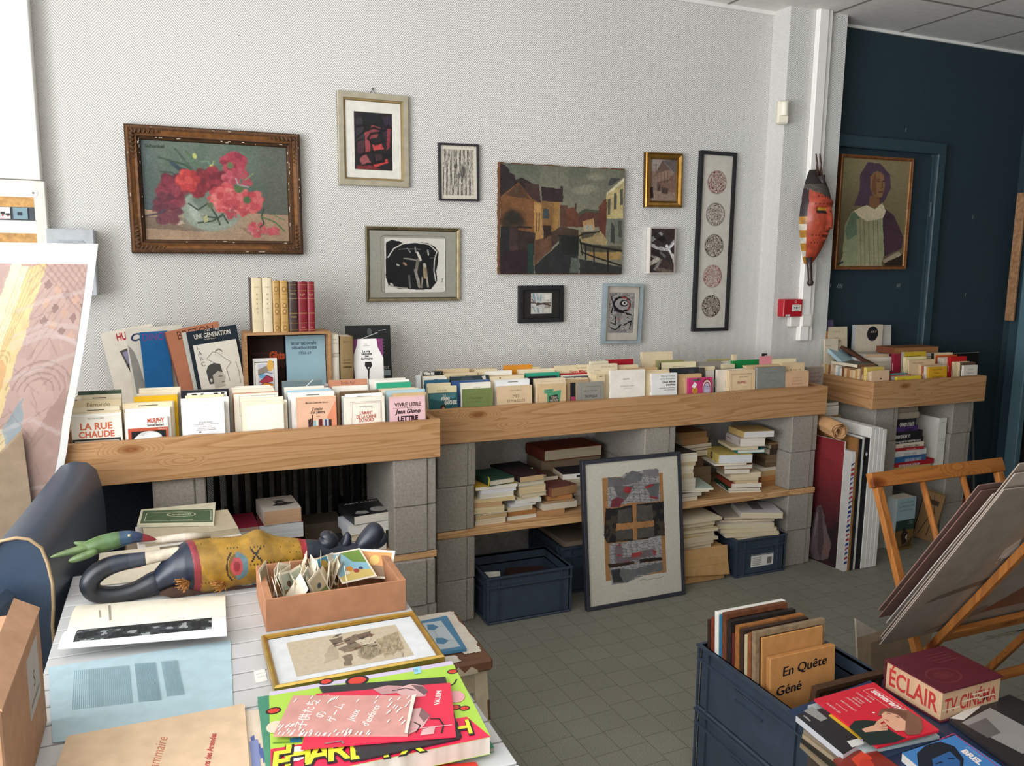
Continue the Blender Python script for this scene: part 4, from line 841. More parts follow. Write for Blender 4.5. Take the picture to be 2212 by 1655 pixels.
 A, B = onY(97, 493, .45), onY(213, 640, .45)
 t = thing('electricity_meter', 'grey electricity meter box on the wall behind the large poster', 'meter', (A.x, YWALL, B.z))
 w, h = B.x-A.x-.004, A.z-B.z
 m = MB(); m.cbox(0, w, -.11, 0, 0, h, .004, '#b7bcc2'); m.build('housing', 'plastic', t)
 m = MB(); m.prism([(.02, h-.07), (w-.02, h-.07), (w-.045, h-.045), (.045, h-.045)], -.114, -.11, '#a5abb2'); m.art([('r', .32, .35, .75, .5, '#33383e'), ('r', .32, .2, .52, .25, '#6d737a'), ('r', .56, .2, .76, .25, '#6d737a')], (.02, -.1141, h-.075), (1, 0, 0), (0, 0, 1), w-.04, .035); m.build('vented_cover', 'plastic', t)
 m = MB(); m.box(w-.07, w-.02, -.1125, -.11, .012, .02, '#2d3c5a'); m.tube([(w-.03+.006*math.cos(k), -.111, .075+.005*math.sin(k)) for k in np.linspace(.3, 5.6, 12)], .0009, 4, '#6d737a'); m.build('maker_mark', 'plastic', t)
devices()
# ================================================================== BOOKS
PAGE = '#e3d8c2'
NAMES = (('white', '#e8e6e1'), ('cream', '#dccfb4'), ('tan', '#b8986c'), ('peach', '#dcb295'), ('brown', '#6b4a35'), ('dark brown', '#3b2a22'), ('black', '#1d1d1f'), ('grey', '#8d8d88'), ('dark grey', '#4c4e50'), ('slate', '#5b6a72'),
  ('yellow', '#d9b42e'), ('orange', '#d07a28'), ('red', '#b02a2c'), ('dark red', '#6d1f28'), ('pink', '#d890a0'), ('purple', '#5b4a6a'), ('navy', '#22304e'), ('blue', '#2f6a9a'), ('light blue', '#a3c3cf'), ('teal', '#2a6f74'), ('green', '#2c8a5e'), ('dark green', '#2c4a3a'), ('olive', '#84804c'), ('terracotta', '#b5745a'))
def cname(c):
 a = col(c); s = [x**.45 for x in a[:3]]
 return min(NAMES, key=lambda n: sum((x-(y**.45))**2 for x, y in zip(s, col(n[1])[:3])))[0]
def book(name, w, h, t, cc, pages=PAGE, sc=None, art=None, sart=None, hard=False, label='', cat='book', group=None, bc=None, tart=None, mat='paper'):
 """closed book, local: width +X (spine at x=0), thickness -Y (front cover at y=-t), height +Z"""
 k = .0028 if hard else .0007; k = min(k, t*.2); ins = .003 if hard else .0008
 sc = sc or cc; m = MB()
 m.box(0, w, -t, -t+k, 0, h, cc); m.box(0, w, -k, 0, 0, h, bc or cc)
 if hard and t > .012:   # rounded back
  n = 6; pts = []
  for i in range(n+1): a = PI*i/n; pts.append((-math.sin(a)*min(.006, t*.25), -t/2+math.cos(a)*t/2))
  pi_ = [(p[0]+.0025, p[1]*.9-t*.05) for p in pts]
  m.prism(pts+pi_[::-1], 0, h, sc, axis='z')
 else: m.box(0, k, -t+k, -k, 0, h, sc)
 if art: m.art(art, (0, -t, 0), (1, 0, 0), (0, 0, 1), w, h)
 if sart: m.art(sart, (-.0066 if hard and t > .012 else 0, 0, 0), (0, -1, 0), (0, 0, 1), t, h)
 o = m.build(name, mat); tag(o, label, cat, group)
 p = MB(); p.box(k, w-ins, -t+k, -k, ins, h-ins, pages)
 if tart: p.art(tart, (k, -k, h-ins), (1, 0, 0), (0, -1, 0), w-ins-k, t-2*k)
 p.build('page_block', 'page_edges', o); return o
ORD = ['first', 'second', 'third', 'fourth', 'fifth', 'sixth', 'seventh', 'eighth', 'ninth', 'tenth', 'eleventh', 'twelfth', 'thirteenth', 'fourteenth', 'fifteenth']
def pxart(ops, x0, x1, yt, w, h, s):
 """cover print written in photograph pixels -> fractions of the cover"""
 U = lambda x: (x-x0)/(x1-x0); V = lambda y: 1-(y-yt)*s/h; out = []
 for op in ops:
  k = op[0]
  if k == 'r': out.append(('r', U(op[1]), V(op[4]), U(op[3]), V(op[2]), op[5]))
  elif k == 'p': out.append(('p', [(U(a), V(b)) for a, b in op[1]], op[2]))
  elif k == 'c': r = op[3]*s/w; out.append(('c', U(op[1]), V(op[2]), r, op[4], (op[5] if len(op) > 5 else op[3])*s/h))
  elif k == 'o': out.append(('o', U(op[1]), V(op[4]), U(op[3]), V(op[2]), op[5]*s, op[6]))
  elif k == 'l': out.append(('l', [(U(a), V(b)) for a, b in op[1]], op[2]*s, op[3]))
  elif k == 't':
   o = dict(op[6]) if len(op) > 6 else {}
   if 'px' in o: o['fit'] = o.pop('px')/(x1-x0)
   out.append(('t', op[1], U(op[2]), V(op[3]), op[4]*s, op[5], o))
 return out
LIM = {}
PLACED = []
def bin_col(y0, zb, books, desc, group, lean=3.0, name='paperback'):
 """upright books, front to back. each: (x0, x1, ytop, thickness, colour, {options})"""
 y = y0; th = math.radians(lean); mine = []; lo, hi = LIM.get(group, (-9, 9))
 for i, b in enumerate(books):
  x0, x1, yt, t, c = b[:5]; o = b[5] if len(b) > 5 else {}
  h = onY(x0, yt, y).z-zb; yt_ = y+h*math.sin(th); A = onY(x0, yt, yt_); B = onY(x1, yt, yt_)
  A.x = max(A.x, lo); B.x = max(A.x+.02, min(B.x, hi))
  for a0, a1, b0, b1 in PLACED:
   if b0 < y+t and b1 > y and a0 < B.x and a1 > A.x:
    if A.x+B.x > a0+a1: A.x = min(a1+.001, B.x-.02)
    else: B.x = max(a0-.001, A.x+.02)
  mine.append((A.x, B.x, y, y+t))
  h = (max(A.z, .9)-zb)/math.cos(th); w = B.x-A.x
  s = (onY(x0, yt, yt_)-onY(x0, yt+40, yt_)).length/40
  art = pxart(o['art'], x0, x1, yt, w, h, s) if 'art' in o else None
  if not art and i > 0 and o.get('mark', True):   # a line or two of small type near the top edge
   rr = random.Random(int(x0*13+yt)); dk = '#57504a' if sum(col(c)[:3]) > .6 else '#d5cdbd'
   if rr.random() < .6: L_ = rr.uniform(.2, .4); art = [('r', .5-L_/2, 1-.012/h, .5+L_/2, 1-.009/h, dk)]
  rr = random.Random(int(x0*7+yt*3))
  dk = '#5a4a40' if sum(col(o.get('sc', c))[:3]) > .6 else '#d8cfba'
  sart = [('r', .3, .80, .7, .93, shade(o.get('sc', c), .82)), ('r', .42, .62, .58, .78, dk), ('r', .42, .2, .58, .4, dk)] if t > .008 else None
  if i == 0: lab = o.get('label', f'{cname(c)} paperback at the front of its row')
  else: lab = o.get('label') or f'{cname(c)} {o.get("kind", "paperback")}, {ORD[i-1]} behind the {desc}'
  bk = book(o.get('name', name), w, h, t*.955, c, o.get('pages', PAGE), o.get('sc', c if rr.random() < .5 else shade(c, .88)), art, sart, o.get('hard', False), lab, 'book', group, mat=o.get('mat', 'paper'))
  bk.location = (A.x+w*0, y+t*.97, zb); bk.rotation_euler = (-th, 0, math.radians(o.get('rz', 0)))
  y += t*1.04
 PLACED.extend(mine); return y
def lay(kind, x0, x1, yf, z, t, depth, cc, rot=0.0, pages=PAGE, sc=None, hard=False, label='', group=None, art=None, sart=None, name='paperback', mat='paper', cat='book'):
 """a book lying flat. kind: 'spine' = spine to the viewer, 'fore' = fore-edge to the viewer, 'tail' = bottom edge to the viewer (spine left), 'tailr' = the same, spine to the right (face down)"""
 L_ = x1-x0
 if kind == 'tail': w, h = L_, depth
 else: w, h = depth, L_
 b = book(name, w, h, t, cc, pages, sc, art, sart, hard, label, cat, group, mat=mat)
 lay_m = Matrix.Rotation(-PI/2, 4, 'X')
 if kind == 'tail': R = Matrix.Identity(4); off = Vector((0, 0, 0))
 elif kind == 'spine': R = Matrix.Rotation(PI/2, 4, 'Z'); off = Vector((L_, 0, 0))
 else: R = Matrix.Rotation(-PI/2, 4, 'Z'); off = Vector((0, depth, 0))
 piv = Vector((x0+L_/2, yf+depth/2, z))
 Mx = Matrix.Translation(piv) @ Matrix.Rotation(math.radians(rot), 4, 'Z') @ Matrix.Translation(Vector((-L_/2, -depth/2, 0))+off) @ R @ lay_m
 b.matrix_world = Mx; return b
def pile(yf, z0, rows, desc, group, depth=.13):
 """flat stack, bottom to top; row: (x0px, x1px, thickness, kind, colour, {options}); pixel columns read at the stack's own front plane"""
 z = z0; n = len(rows)
 def ypx(x, z_):     # picture row of a point at height z on the plane
  d = np.array([0, 0, 0.]); lo, hi = 300, 1655
  for _ in range(30):
   mid = (lo+hi)/2
   if onY(x, mid, yf).z > z_: lo = mid
   else: hi = mid
  return lo
 for i, r in enumerate(rows):
  x0, x1, t, kind, c = r[:5]; o = dict(r[5]) if len(r) > 5 else {}
  yy = ypx(x0, z+t/2); X0 = onY(x0, yy, yf).x; X1 = onY(x1, yy, yf).x
  pos = 'top' if i == n-1 else ('bottom' if i == 0 else f'{ORD[i]} from bottom')
  lab = o.pop('label', None) or f'{cname(c)} book, {pos} of the {desc}'
  dy = o.pop('dy', 0.0); rot = o.pop('rot', random.Random(int(x0*3+i*17)).uniform(-3, 3)); dp = o.pop('depth', depth+random.Random(int(x1*5+i)).uniform(-.015, .015))
  lay(kind, X0, X1, yf+dy, z, t, dp, c, rot, label=lab, group=group, **o); z += t+.0004
 return z
# ================================================================== LEFT TRAY (stand A) AND WHAT STANDS ON IT
ZA = ZT+.0205; YA = -.178
CR, WHT, TAN = '#e2d6bd', '#eceae5', '#c3a67c'
GA = 'upright books in the left-hand tray'; LIM[GA] = (-1.392, -.08)
bin_col(YA, ZA, [
 (152, 262, 897, .012, '#e9e5da', {'label': 'white paperback with two lines of orange-red stencil capitals, leftmost in the tray', 'art': [('t', 'NELSON ALGREN', 206, 909, 3.5, '#3a3633', {'px': 36}), ('t', 'LA RUE', 206, 931, 14, '#cc6a4c', {'px': 70, 'b': .03}), ('t', 'CHAUDE', 206, 948, 13, '#cc6a4c', {'px': 78, 'b': .03}), ('r', 153, 951, 258, 990, '#33312f'), ('r', 158, 955, 254, 990, '#b7b2a8'), ('l', [(152, 899), (180, 902), (200, 899), (230, 903), (262, 899)], 3, '#f6f4ee')]}),
 (156, 262, 893, .014, '#d8c7a6'), (154, 258, 883, .016, '#e6dcc4'), (156, 262, 868, .018, '#dbcba9', {'art': [('t', 'Fernando', 212, 881, 8, '#6d6252', {'px': 50})]}),
 (153, 175, 859, .008, '#eee6d2', {'label': 'narrow white booklet standing behind the leftmost paperback in the tray'}), (166, 262, 856, .018, CR), (168, 262, 847, .016, '#4a5c50', {'art': [('t', 'Marcel Béalu', 212, 853, 4.5, '#20302a', {'px': 38})]})],
 'leftmost white paperback with orange-red capitals', GA)
bin_col(YA, ZA, [
 (274, 362, 905, .012, '#ece9e3', {'label': 'white paperback with brick-red and black title above a white-haired portrait photo', 'art': [('t', 'MURPHY', 336, 917, 10, '#b34a30', {'px': 37, 'b': .04}), ('t', 'Samuel Beckett', 335, 924, 5, '#232120', {'px': 37, 'b': .03}), ('r', 275, 927, 362, 990, '#b5543c'), ('t', 'Double', 350, 931.5, 3, '#f0e8df', {'px': 18}), ('r', 282, 934, 357, 990, '#232325'), ('c', 320, 950, 26, '#c4c4c2', 16), ('c', 326, 946, 16, '#eeeeec', 9), ('c', 300, 952, 12, '#e3e3e1', 9), ('c', 320, 964, 18, '#a8a5a2', 12)]}),
 (268, 368, 892, .010, '#eeecea'), (270, 368, 885, .016, '#f0eff0', {'art': [('t', 'françois', 340, 902, 8, '#4a4846', {'px': 40, 'sp': 1.1})]}), (265, 373, 873, .020, '#e6d3b2'), (282, 376, 872, .012, '#e8e0d0'), (289, 383, 858, .022, '#dcae22', {'mark': False}), (296, 384, 852, .012, '#d8ccb4'), (300, 390, 845, .014, CR), (300, 390, 840, .014, '#e3dac3', {'art': [('r', 305, 848, 388, 852, '#6a5f82')]})],
 'white paperback with brick-red title', GA)
bin_col(YA, ZA, [
 (400, 484, 878, .012, '#efeff0', {'label': 'white book with small italic name and ruled line, in the third row from the left', 'art': [('t', 'jacques bussy', 442, 917, 6, '#3c3a3a', {'px': 30, 'i': .25}), ('r', 417, 919, 471, 919.7, '#55504c'), ('t', 'LE TEMPS TOTAL', 443, 925, 2.4, '#4a4644', {'px': 25}), ('t', 'CERCLES DE POEMES INEDITS', 443, 929, 2, '#5a5654', {'px': 38}), ('t', 'EDITIONS DE LA DIFFERENCE', 443, 932.5, 2.2, '#4a4644', {'px': 42}), ('p', [(427, 937), (428, 934), (432, 934), (431, 937)], '#3c3a3a')]}),
 (394, 484, 872, .014, '#eeeeed'), (392, 494, 867, .016, WHT), (390, 494, 863, .016, '#e9e9e6'), (400, 483, 856, .014, '#e9d8b4', {'mark': False}), (404, 490, 851, .014, '#e8e6e2', {'art': [('p', [(412, 852), (424, 852), (430, 862), (434, 852), (440, 852), (430, 868)], '#2b2a30'), ('p', [(460, 852), (470, 852), (474, 860), (478, 852), (486, 852), (474, 866)], '#2b2a30')]}), (391, 494, 845, .018, '#25272f', {'mark': False}), (480, 500, 842, .01, '#dcd8d0', {'label': 'pale book edge with dark letters beside the black book in the third row'})],
 'white book with small italic name', GA)
bin_col(YA, ZA, [
 (532, 612, 877, .010, '#efebe0', {'label': 'blank cream-white book with no visible title, front of the fourth row from left'}), (524, 614, 874, .012, '#e9e0c8'), (522, 620, 870, .018, '#eae2cc', {'art': [('t', 'l. f.', 612, 874, 4, '#6a645a', {})]}), (520, 612, 862, .014, '#e6ddca'), (505, 600, 853, .018, '#e9e3d6', {'art': [('o', 516, 857, 594, 900, .8, '#8a857c')]}), (503, 600, 851, .014, '#c4753a', {'sc': '#cc7a3c', 'pages': '#e8e0d0'}), (502, 592, 843, .018, '#ddd3c2', {'mark': False}), (500, 590, 839, .016, '#e3ddd0', {'mark': False}), (508, 584, 836, .014, '#e9e5dc')],
 'blank cream-white book of the fourth row', GA)
bin_col(YA, ZA, [
 (643, 726, 864, .012, '#e2b598', {'label': 'peach paperback with a row of coloured book drawings under its title', 'art': [('p', [(726, 868), (726, 925), (694, 925)], '#dd8f70'), ('t', 'Marceline Desbordes-Valmore', 684, 874, 3.6, '#4a3028', {'px': 50, 'i': .2, 'b': .02}), ('t', "L'Atelier", 685, 889, 6.5, '#40302c', {'px': 24, 'b': .02}), ('t', "d'un peintre", 685, 896, 6.5, '#40302c', {'px': 31, 'b': .02}), ('t', 'Roman', 686, 903, 2.5, '#6a4a40', {'px': 8}), ('r', 664, 908, 668, 930, '#3a3038'), ('r', 668, 906, 671, 930, '#54302c'), ('r', 672, 898, 674, 930, '#2c2428'), ('r', 675, 911, 681, 930, '#8fb0b8'), ('r', 681, 909, 685, 930, '#e0dcd0'), ('r', 687, 908, 694, 930, '#6b2c34'), ('r', 697, 908, 708, 930, '#b7c6c8'), ('r', 700, 910, 704, 930, '#4a3a6a'), ('r', 709, 910, 714, 930, '#3a2c34')]}),
 (640, 726, 860, .010, '#e0b090'), (638, 722, 857, .014, '#eee9dc'), (628, 722, 850, .018, '#eceae8'), (622, 720, 849, .012, '#eceae6'), (620, 716, 845, .014, '#9ec3d4', {'pages': '#e9e9e6'}), (618, 712, 843, .018, '#ebe5d8'), (614, 700, 838, .018, '#e6e2da'), (610, 696, 825, .022, '#5f6f74', {'art': [('p', [(628, 850), (640, 834), (636, 850)], '#22303a'), ('l', [(655, 842), (676, 824)], 1.5, '#d5dcdc')], 'mat': 'glossy_print'})],
 'peach paperback with coloured book drawings', GA)
bin_col(YA, ZA, [
 (747, 830, 861, .014, '#eee8da', {'label': 'cream paperback with three lines of red capitals inside a thin double border', 'art': [('o', 757, 870, 824, 940, .8, '#8a7f72'), ('o', 760, 873, 821, 940, .5, '#b5503f'), ('t', 'MARGUERITE DURAS', 790, 882, 2.6, '#57504a', {'px': 28}), ('t', "L'AMANT", 790, 898, 7, '#b5443a', {'px': 28, 'b': .02}), ('t', 'DE LA CHINE', 790, 906, 7, '#b5443a', {'px': 43, 'b': .02}), ('t', 'DU NORD', 790, 913.5, 7, '#b5443a', {'px': 31, 'b': .02})]}),
 (742, 830, 860, .012, '#e9e2d2'), (746, 826, 853, .014, '#f1eff0'), (738, 826, 857, .014, '#dfe6ea'), (735, 818, 847, .018, '#6d5940', {'mark': False}), (728, 816, 850, .016, '#c9a988'), (725, 812, 848, .014, '#e6dfd0'), (718, 794, 836, .018, '#ece8e0'), (711, 793, 823, .022, '#bd8368', {'art': [('t', 'Emile Ajar', 752, 832.5, 7, '#5d3b2e', {'px': 31})]}), (700, 712, 830, .014, '#d8dade', {'label': 'thin white-grey booklet between the slate book and the terracotta book'})],
 'cream paperback with three lines of red capitals', GA)
bin_col(YA, ZA, [
 (842, 918, 861, .012, '#e3bcc0', {'label': 'pink paperback with heavy black slab lettering beside the tray\'s right end board', 'art': [('t', 'VIVRE LIBRE', 880, 880, 8, '#44302f', {'px': 57, 'b': .03}), ('r', 848, 883, 910, 883.7, '#7d5a5a'), ('c', 880, 883.5, 1.5, '#44302f'), ('t', 'Jean Giono', 880, 895, 9, '#35262a', {'px': 55, 'b': .04, 'i': .25}), ('t', 'LETTRE', 880, 911, 10, '#35202a', {'px': 44, 'b': .05}), ('t', 'AUX PAYSANS', 880, 923, 8, '#35202a', {'px': 56})]}),
 (840, 918, 858, .010, '#d9b8ac'), (848, 920, 851, .014, '#c8ab80', {'mark': False}), (834, 918, 845, .016, '#a9c6cf', {'sc': '#a9c6cf', 'mark': False}), (822, 905, 843, .016, '#dccdb4'), (818, 896, 841, .014, '#cfc0a6'), (811, 888, 829, .018, '#2f9a78', {'mark': False, 'mat': 'glossy_print'}), (802, 884, 824, .016, '#e9e6e0'), (798, 876, 820, .016, '#d8d4cc')],
 'pink paperback with black slab lettering', GA)
for k, (px0, px1, py, c, lab) in enumerate(((740, 768, 838, '#e3dccb', 'cream paperback edge behind the terracotta book'), (786, 806, 829, '#d9d6d2', 'pale paperback edge left of the green book'), (900, 926, 812, '#cfd3d6', 'clear-wrapped white book edge by the left tray\'s back corner'))):
 bin_col(.13, ZA, [(px0, px1, py, .02, c, {'label': lab})], '', GA)
plank('riser_board', -1.39, -.085, .30, .535, ZT+.12, ZT+.145, 'shelf_x', 'narrow board at the back of the left-hand tray carrying the large books')
for x in (-1.35, -.75, -.13):
 m = MB(); m.cbox(x, x+.03, .36, .53, ZT+.0202, ZT+.1198, .002, '#ffffff'); m.build('riser_leg', 'pine_y', bpy.data.objects['riser_board'])
ZR = ZT+.1455
GB = 'large books leaning against the wall'
def leaner(quad, yb, t, c, label, art=None, sc=None, hard=False, zb=ZR, lean=10, name='art_book', mat='paper', pages=PAGE, group=GB, aw=None):
 """big book on the riser: quad = picture corners TL, TR of its front cover and TL-bottom x for roll"""
 (x0, y0), (x1, y1), xb = quad; th = math.radians(lean)
 h = onY(x0, y0, yb).z-zb; yt = yb+h*math.tan(th); A = onY(x0, y0, yt); B = onY(x1, y1, yt); w = (B-A).length
 roll = 0.0
 h = ((A.z+B.z)/2-zb)/math.cos(th)
 if xb is not None:
  D = onY(xb[0], xb[1], yb+.03); roll = math.atan2(A.x-D.x, A.z-D.z)
 s = (onY(x0, y0, yt)-onY(x0, y0+40, yt)).length/40
 a = pxart(art, x0, x1, y0, w, h, s) if art else None
 b = book(name, w, h, t, c, pages, sc, a, None, hard, label, 'book', group, mat=mat)
 b.matrix_world = Matrix.Translation((A.x-math.sin(roll)*h, yb+t, zb+(w*math.sin(roll) if roll > 0 else 0))) @ Matrix.Rotation(-th, 4, 'X') @ Matrix.Rotation(roll, 4, 'Y'); return b
leaner(((216, 724), (330, 712), (250, 850)), .447, .022, '#ddd5c8', 'large pale book with red capitals and a photo collage, leftmost of the leaning art books', [('t', 'HUYSMANS', 248, 747, 16, '#b3303a', {'a': 'l', 'px': 80, 'b': .03}), ('p', [(247, 770), (300, 760), (300, 840), (262, 840)], '#55524e'), ('p', [(252, 774), (300, 766), (300, 796), (258, 800)], '#8d88a8'), ('p', [(253, 802), (310, 790), (330, 870), (280, 872)], '#3d3b3a'), ('p', [(275, 830), (305, 822), (320, 850), (285, 856)], '#a8a49c')], '#a98f9c')
leaner(((270, 715), (393, 708), (288, 850)), .424, .022, '#d3cec2', 'large pale grey book with navy brush lettering and a torn grey shape', [('t', 'Catalogue', 280, 742, 16, '#2b3458', {'a': 'l', 'px': 110, 'i': .3, 'b': .03}), ('p', [(272, 750), (283, 765), (290, 790), (296, 830), (310, 850), (278, 870)], '#8c8a85')], '#b5afa2')
leaner(((301, 720), (362, 719), (316, 855)), .399, .024, '#1f5f96', 'tall blue book with a magenta outline title among the leaning art books', [('t', 'DINO', 330, 739, 16, '#7a3f7c', {'px': 46})], '#1d3a5c')
leaner(((357, 719), (474, 711), (392, 850)), .372, .026, '#b5765a', 'terracotta-brown art book with dark capital letters between the blue and black books', [('t', 'BRETON', 380, 741, 18, '#5a3527', {'a': 'l', 'px': 80})], '#7d5048', True)
leaner(((392, 721), (425, 716), (420, 850)), .352, .019, '#c9c9c2', 'grey spined book squeezed between the terracotta book and the black book', None, '#aeb0a8', name='art_book')
leaner(((402, 722), (511, 712), (428, 850)), .327, .024, '#222c36', 'black book with white capitals and dates above a leaning magazine', [('t', '1960 - 1985', 457, 727, 5, '#d9d4c8', {'px': 33}), ('t', 'UNE GENERATION', 456, 740, 10, '#e6e1d4', {'px': 79, 'b': .01}), ('t', 'Hermann Dansaert', 450, 745, 3, '#cfc9bc', {'px': 26})], '#8b8d88')
leaner(((417, 752), (510, 738), (436, 850)), .316, .010, '#dcd8cc', 'pale magazine with sketched figure and a dark haired profile at its foot', [('t', 'L', 427, 762, 9, '#4a4a48', {}), ('t', 'A', 428, 775, 9, '#4a4a48', {}), ('t', 'R', 430, 787, 9, '#4a4a48', {}), ('t', 'C', 431, 799, 9, '#4a4a48', {}),
 ('c', 468, 775, 8, '#b5b1a6', 9), ('c', 468, 776, 7, '#d9d5c9', 8), ('l', [(440, 785), (455, 772), (466, 776), (474, 785), (490, 800), (478, 812), (480, 840)], 1.2, '#85827a'), ('l', [(441, 786), (460, 800), (466, 815), (460, 840)], 1.2, '#85827a'), ('l', [(500, 800), (503, 820), (502, 848)], 1.2, '#8f8c84'), ('l', [(460, 772), (470, 768), (476, 774)], 2, '#6d6a64'), ('p', [(434, 812), (440, 800), (452, 796), (466, 800), (468, 818), (458, 814), (448, 822), (446, 840), (436, 840)], '#34312f'), ('p', [(446, 822), (458, 815), (468, 820), (472, 832), (466, 838), (470, 848), (446, 850)], '#b3ada2'), ('l', [(458, 826), (466, 827)], 1.6, '#3c3836'), ('l', [(462, 840), (469, 839)], 1.4, '#4a4643'), ('c', 441, 832, 2.5, '#c2bcb0', 4)], '#b4aa92', name='magazine', mat='glossy_print')
yb_ = .215; A = onY(527, 720, yb_); B = onY(715, 718, yb_); zb = ZT+.1455
plank('riser_board', A.x-.03, B.x+.29, .15, .299, zb-.026, zb-.0005, 'shelf_x', 'short pale board under the little pine display box')
for x in (A.x, B.x-.03):
 m = MB(); m.cbox(x, x+.03, .16, .28, ZT+.0202, zb-.0262, .002, '#ffffff'); m.build('riser_leg', 'pine_y', bpy.data.objects['riser_board.001'])
t = thing('display_box', 'small open-fronted pine box holding two books on the left-hand stand', 'wooden box', (A.x, yb_, zb)); w, h, d, th = B.x-A.x, A.z-zb, .15, .011
for nm, a in (('top_board', (0, w, 0, d, h-th, h)), ('base_board', (0, w, 0, d, .0005, th))): m = MB(); m.cbox(*a, .001, '#ffffff'); m.build(nm, 'pine_x', t)
for x in (0, w-th): m = MB(); m.cbox(x, x+th, 0, d, th, h-th, .001, '#ffffff'); m.build('side_board', 'pine_y', t)
m = MB(); m.box(th, w-th, d-.006, d-.001, th, h-th, '#4a3a30'); m.build('back_panel', 'card', t)
GD = 'books in the little pine display box'
def inbox(x0, x1, y0, y, c, label, art, t=.012, lean=4, sc=None, mat='paper', rz=0, name='paperback'):
 th_ = math.radians(lean); zz = zb+th; a = onY(x0, y0, y+.015); b = onY(x1, y0, y+.015); hh = (a.z-zz)/math.cos(th_); w_ = b.x-a.x; s = (onY(x0, y0, y)-onY(x0, y0+40, y)).length/40
 bk = book(name, w_, hh, t, c, PAGE, sc, pxart(art, x0, x1, y0, w_, hh, s), None, False, label, 'book', GD, mat=mat); bk.location = (a.x, y+t, zz); bk.rotation_euler = (-th_, 0, rz); return bk
inbox(536, 612, 728, .325, '#3a2a26', 'dark brown book with faint black and orange lettering at the back of the box', [('t', 'van', 555, 762, 14, '#241b19', {}), ('t', 'Ghts', 597, 778, 16, '#c2502c', {'px': 34, 'b': .05}), ('l', [(545, 765), (605, 764)], .8, '#7a3a2a'), ('t', '10', 606, 798, 14, '#6b2f22', {})], .014, 3)
inbox(617, 702, 727, .265, '#8fb0bd', 'glossy silver-blue book with dark lettering standing in the pine box', [('t', 'internationale', 656, 747, 7.5, '#2a4050', {'px': 55, 'b': .02}), ('t', 'situationniste', 657, 756.5, 7.5, '#2a4050', {'px': 54, 'b': .02}), ('t', '1958-69', 658, 768.5, 6.5, '#2a4050', {'px': 26})], .022, 5, '#2d4a66', 'glossy_print')
inbox(546, 598, 776, .235, '#e4e2de', 'white comic-cover paperback with a wavy blue, red and yellow drawing in the box', [('r', 549, 783, 591, 845, '#2f2d30'), ('r', 550, 785, 590, 845, '#e7e3da'), ('r', 556, 787, 588, 845, '#c7c9d6'), ('p', [(556, 800), (588, 786), (588, 800), (556, 812)], '#8d8275'), ('c', 583, 792, 7, '#e0b054', 12), ('p', [(557, 812), (566, 808), (574, 814), (568, 820), (560, 818)], '#6aa2c4'), ('p', [(558, 826), (575, 812), (588, 818), (588, 826), (566, 832)], '#a8374a'), ('p', [(556, 836), (570, 828), (588, 832), (588, 846), (556, 846)], '#d98a34'), ('l', [(556, 812), (572, 806), (588, 809)], 1, '#26242a'), ('l', [(557, 828), (575, 813), (588, 820)], 1, '#26242a'), ('l', [(556, 836), (570, 828), (588, 832)], 1, '#26242a')], .02, 4, '#d8d6d4', 'glossy_print')
GE = 'bound volumes standing on the display box'
xs = [546, 569.5, 591, 607, 625, 645, 665.5, 682]; hs = [600, 600, 607, 607, 609, 609, 609]
cs = [('#e3d3b0', '#6b5f58', 'cream slip-cased volume, leftmost on the display box'), ('#e6d8ba', '#6b5f58', 'cream slip-cased volume, second from the left on the display box'), ('#c09a5c', '#c09a5c', 'gold-tooled tan volume next to the cream slip-cases'), ('#bf9858', '#bf9858', 'gold-tooled tan volume next to the dark brown one'), ('#43332f', '#43332f', 'dark brown leather volume between tan and red ones'), ('#7f1f2c', '#7f1f2c', 'red leather volume next to the dark brown one'), ('#86202e', '#86202e', 'red leather volume with grey sides, last on the display box')]
zt_ = A.z+.0006; yv = .235
for k, (c, sc, lab) in enumerate(cs):
 a = onY(xs[k], 715, yv); b = onY(xs[k+1], 715, yv); hh = onY(xs[k], hs[k], yv).z-zt_; tk = b.x-a.x-.0015; dp = .125
 if k < 2: art = [('t', 'CLEMENT', .5, .82, .004, '#8d7a58', {'fit': .5})] + [('t', ch, .5, .68-.085*i, .007, '#7d6a4a') for i, ch in enumerate('MAROT')]
 elif k < 4: art = [('r', .15, .02+q, .85, .025+q, '#8a6a34') for q in (0, .15, .17, .32, .62, .72, .95)] + [('c', .5, q, .25, '#8d6b36', .05) for q in (.08, .4, .52, .84)] + [('c', .5, q, .16, '#c9a468', .03) for q in (.08, .4, .52, .84)]
 else: art = [('r', .05, q, .95, q+.006, '#b59a5c') for q in (.03, .17, .36, .37, .66, .82, .94)] + ([('t', 'VILLE', .5, .75, .006, '#cbb27a', {'fit': .6}), ('t', 'TOME', .5, .28, .006, '#cbb27a', {'fit': .7})] if k == 4 else [('t', 'R.J.P', .5, .73, .007, '#d6bd84', {'fit': .5}), ('t', 'TOME', .5, .07, .004, '#d6bd84', {'fit': .4})])
 bk = book('bound_volume', dp, hh, tk, '#6a5f5a' if k < 2 else ('#76706e' if k == 6 else c), '#d9ccb0', c, None, art, True, lab, 'book', GE, bc='#6a5f5a' if k < 2 else ('#86817f' if k == 6 else c), mat='paper' if k < 2 else 'vinyl')
 bk.location = (b.x-.0008-(tk if False else 0), yv+.004, zt_); bk.rotation_euler = (0, 0, PI/2)
 bk.location.x = a.x+tk+.0004 - tk
GF = 'books standing right of the display box'
def spineout(x0, x1, y0, y, c, sc, lab, art, dp=.12, z=zb, hard=True, grp=GF):
 a = onY(x0, y0, y); b = onY(x1, y0, y); bk = book('bound_volume', dp, a.z-z, b.x-a.x-.001, c, PAGE, sc, None, art, hard, lab, 'book', grp); bk.location = (a.x, y, z); bk.rotation_euler = (0, 0, PI/2); return bk
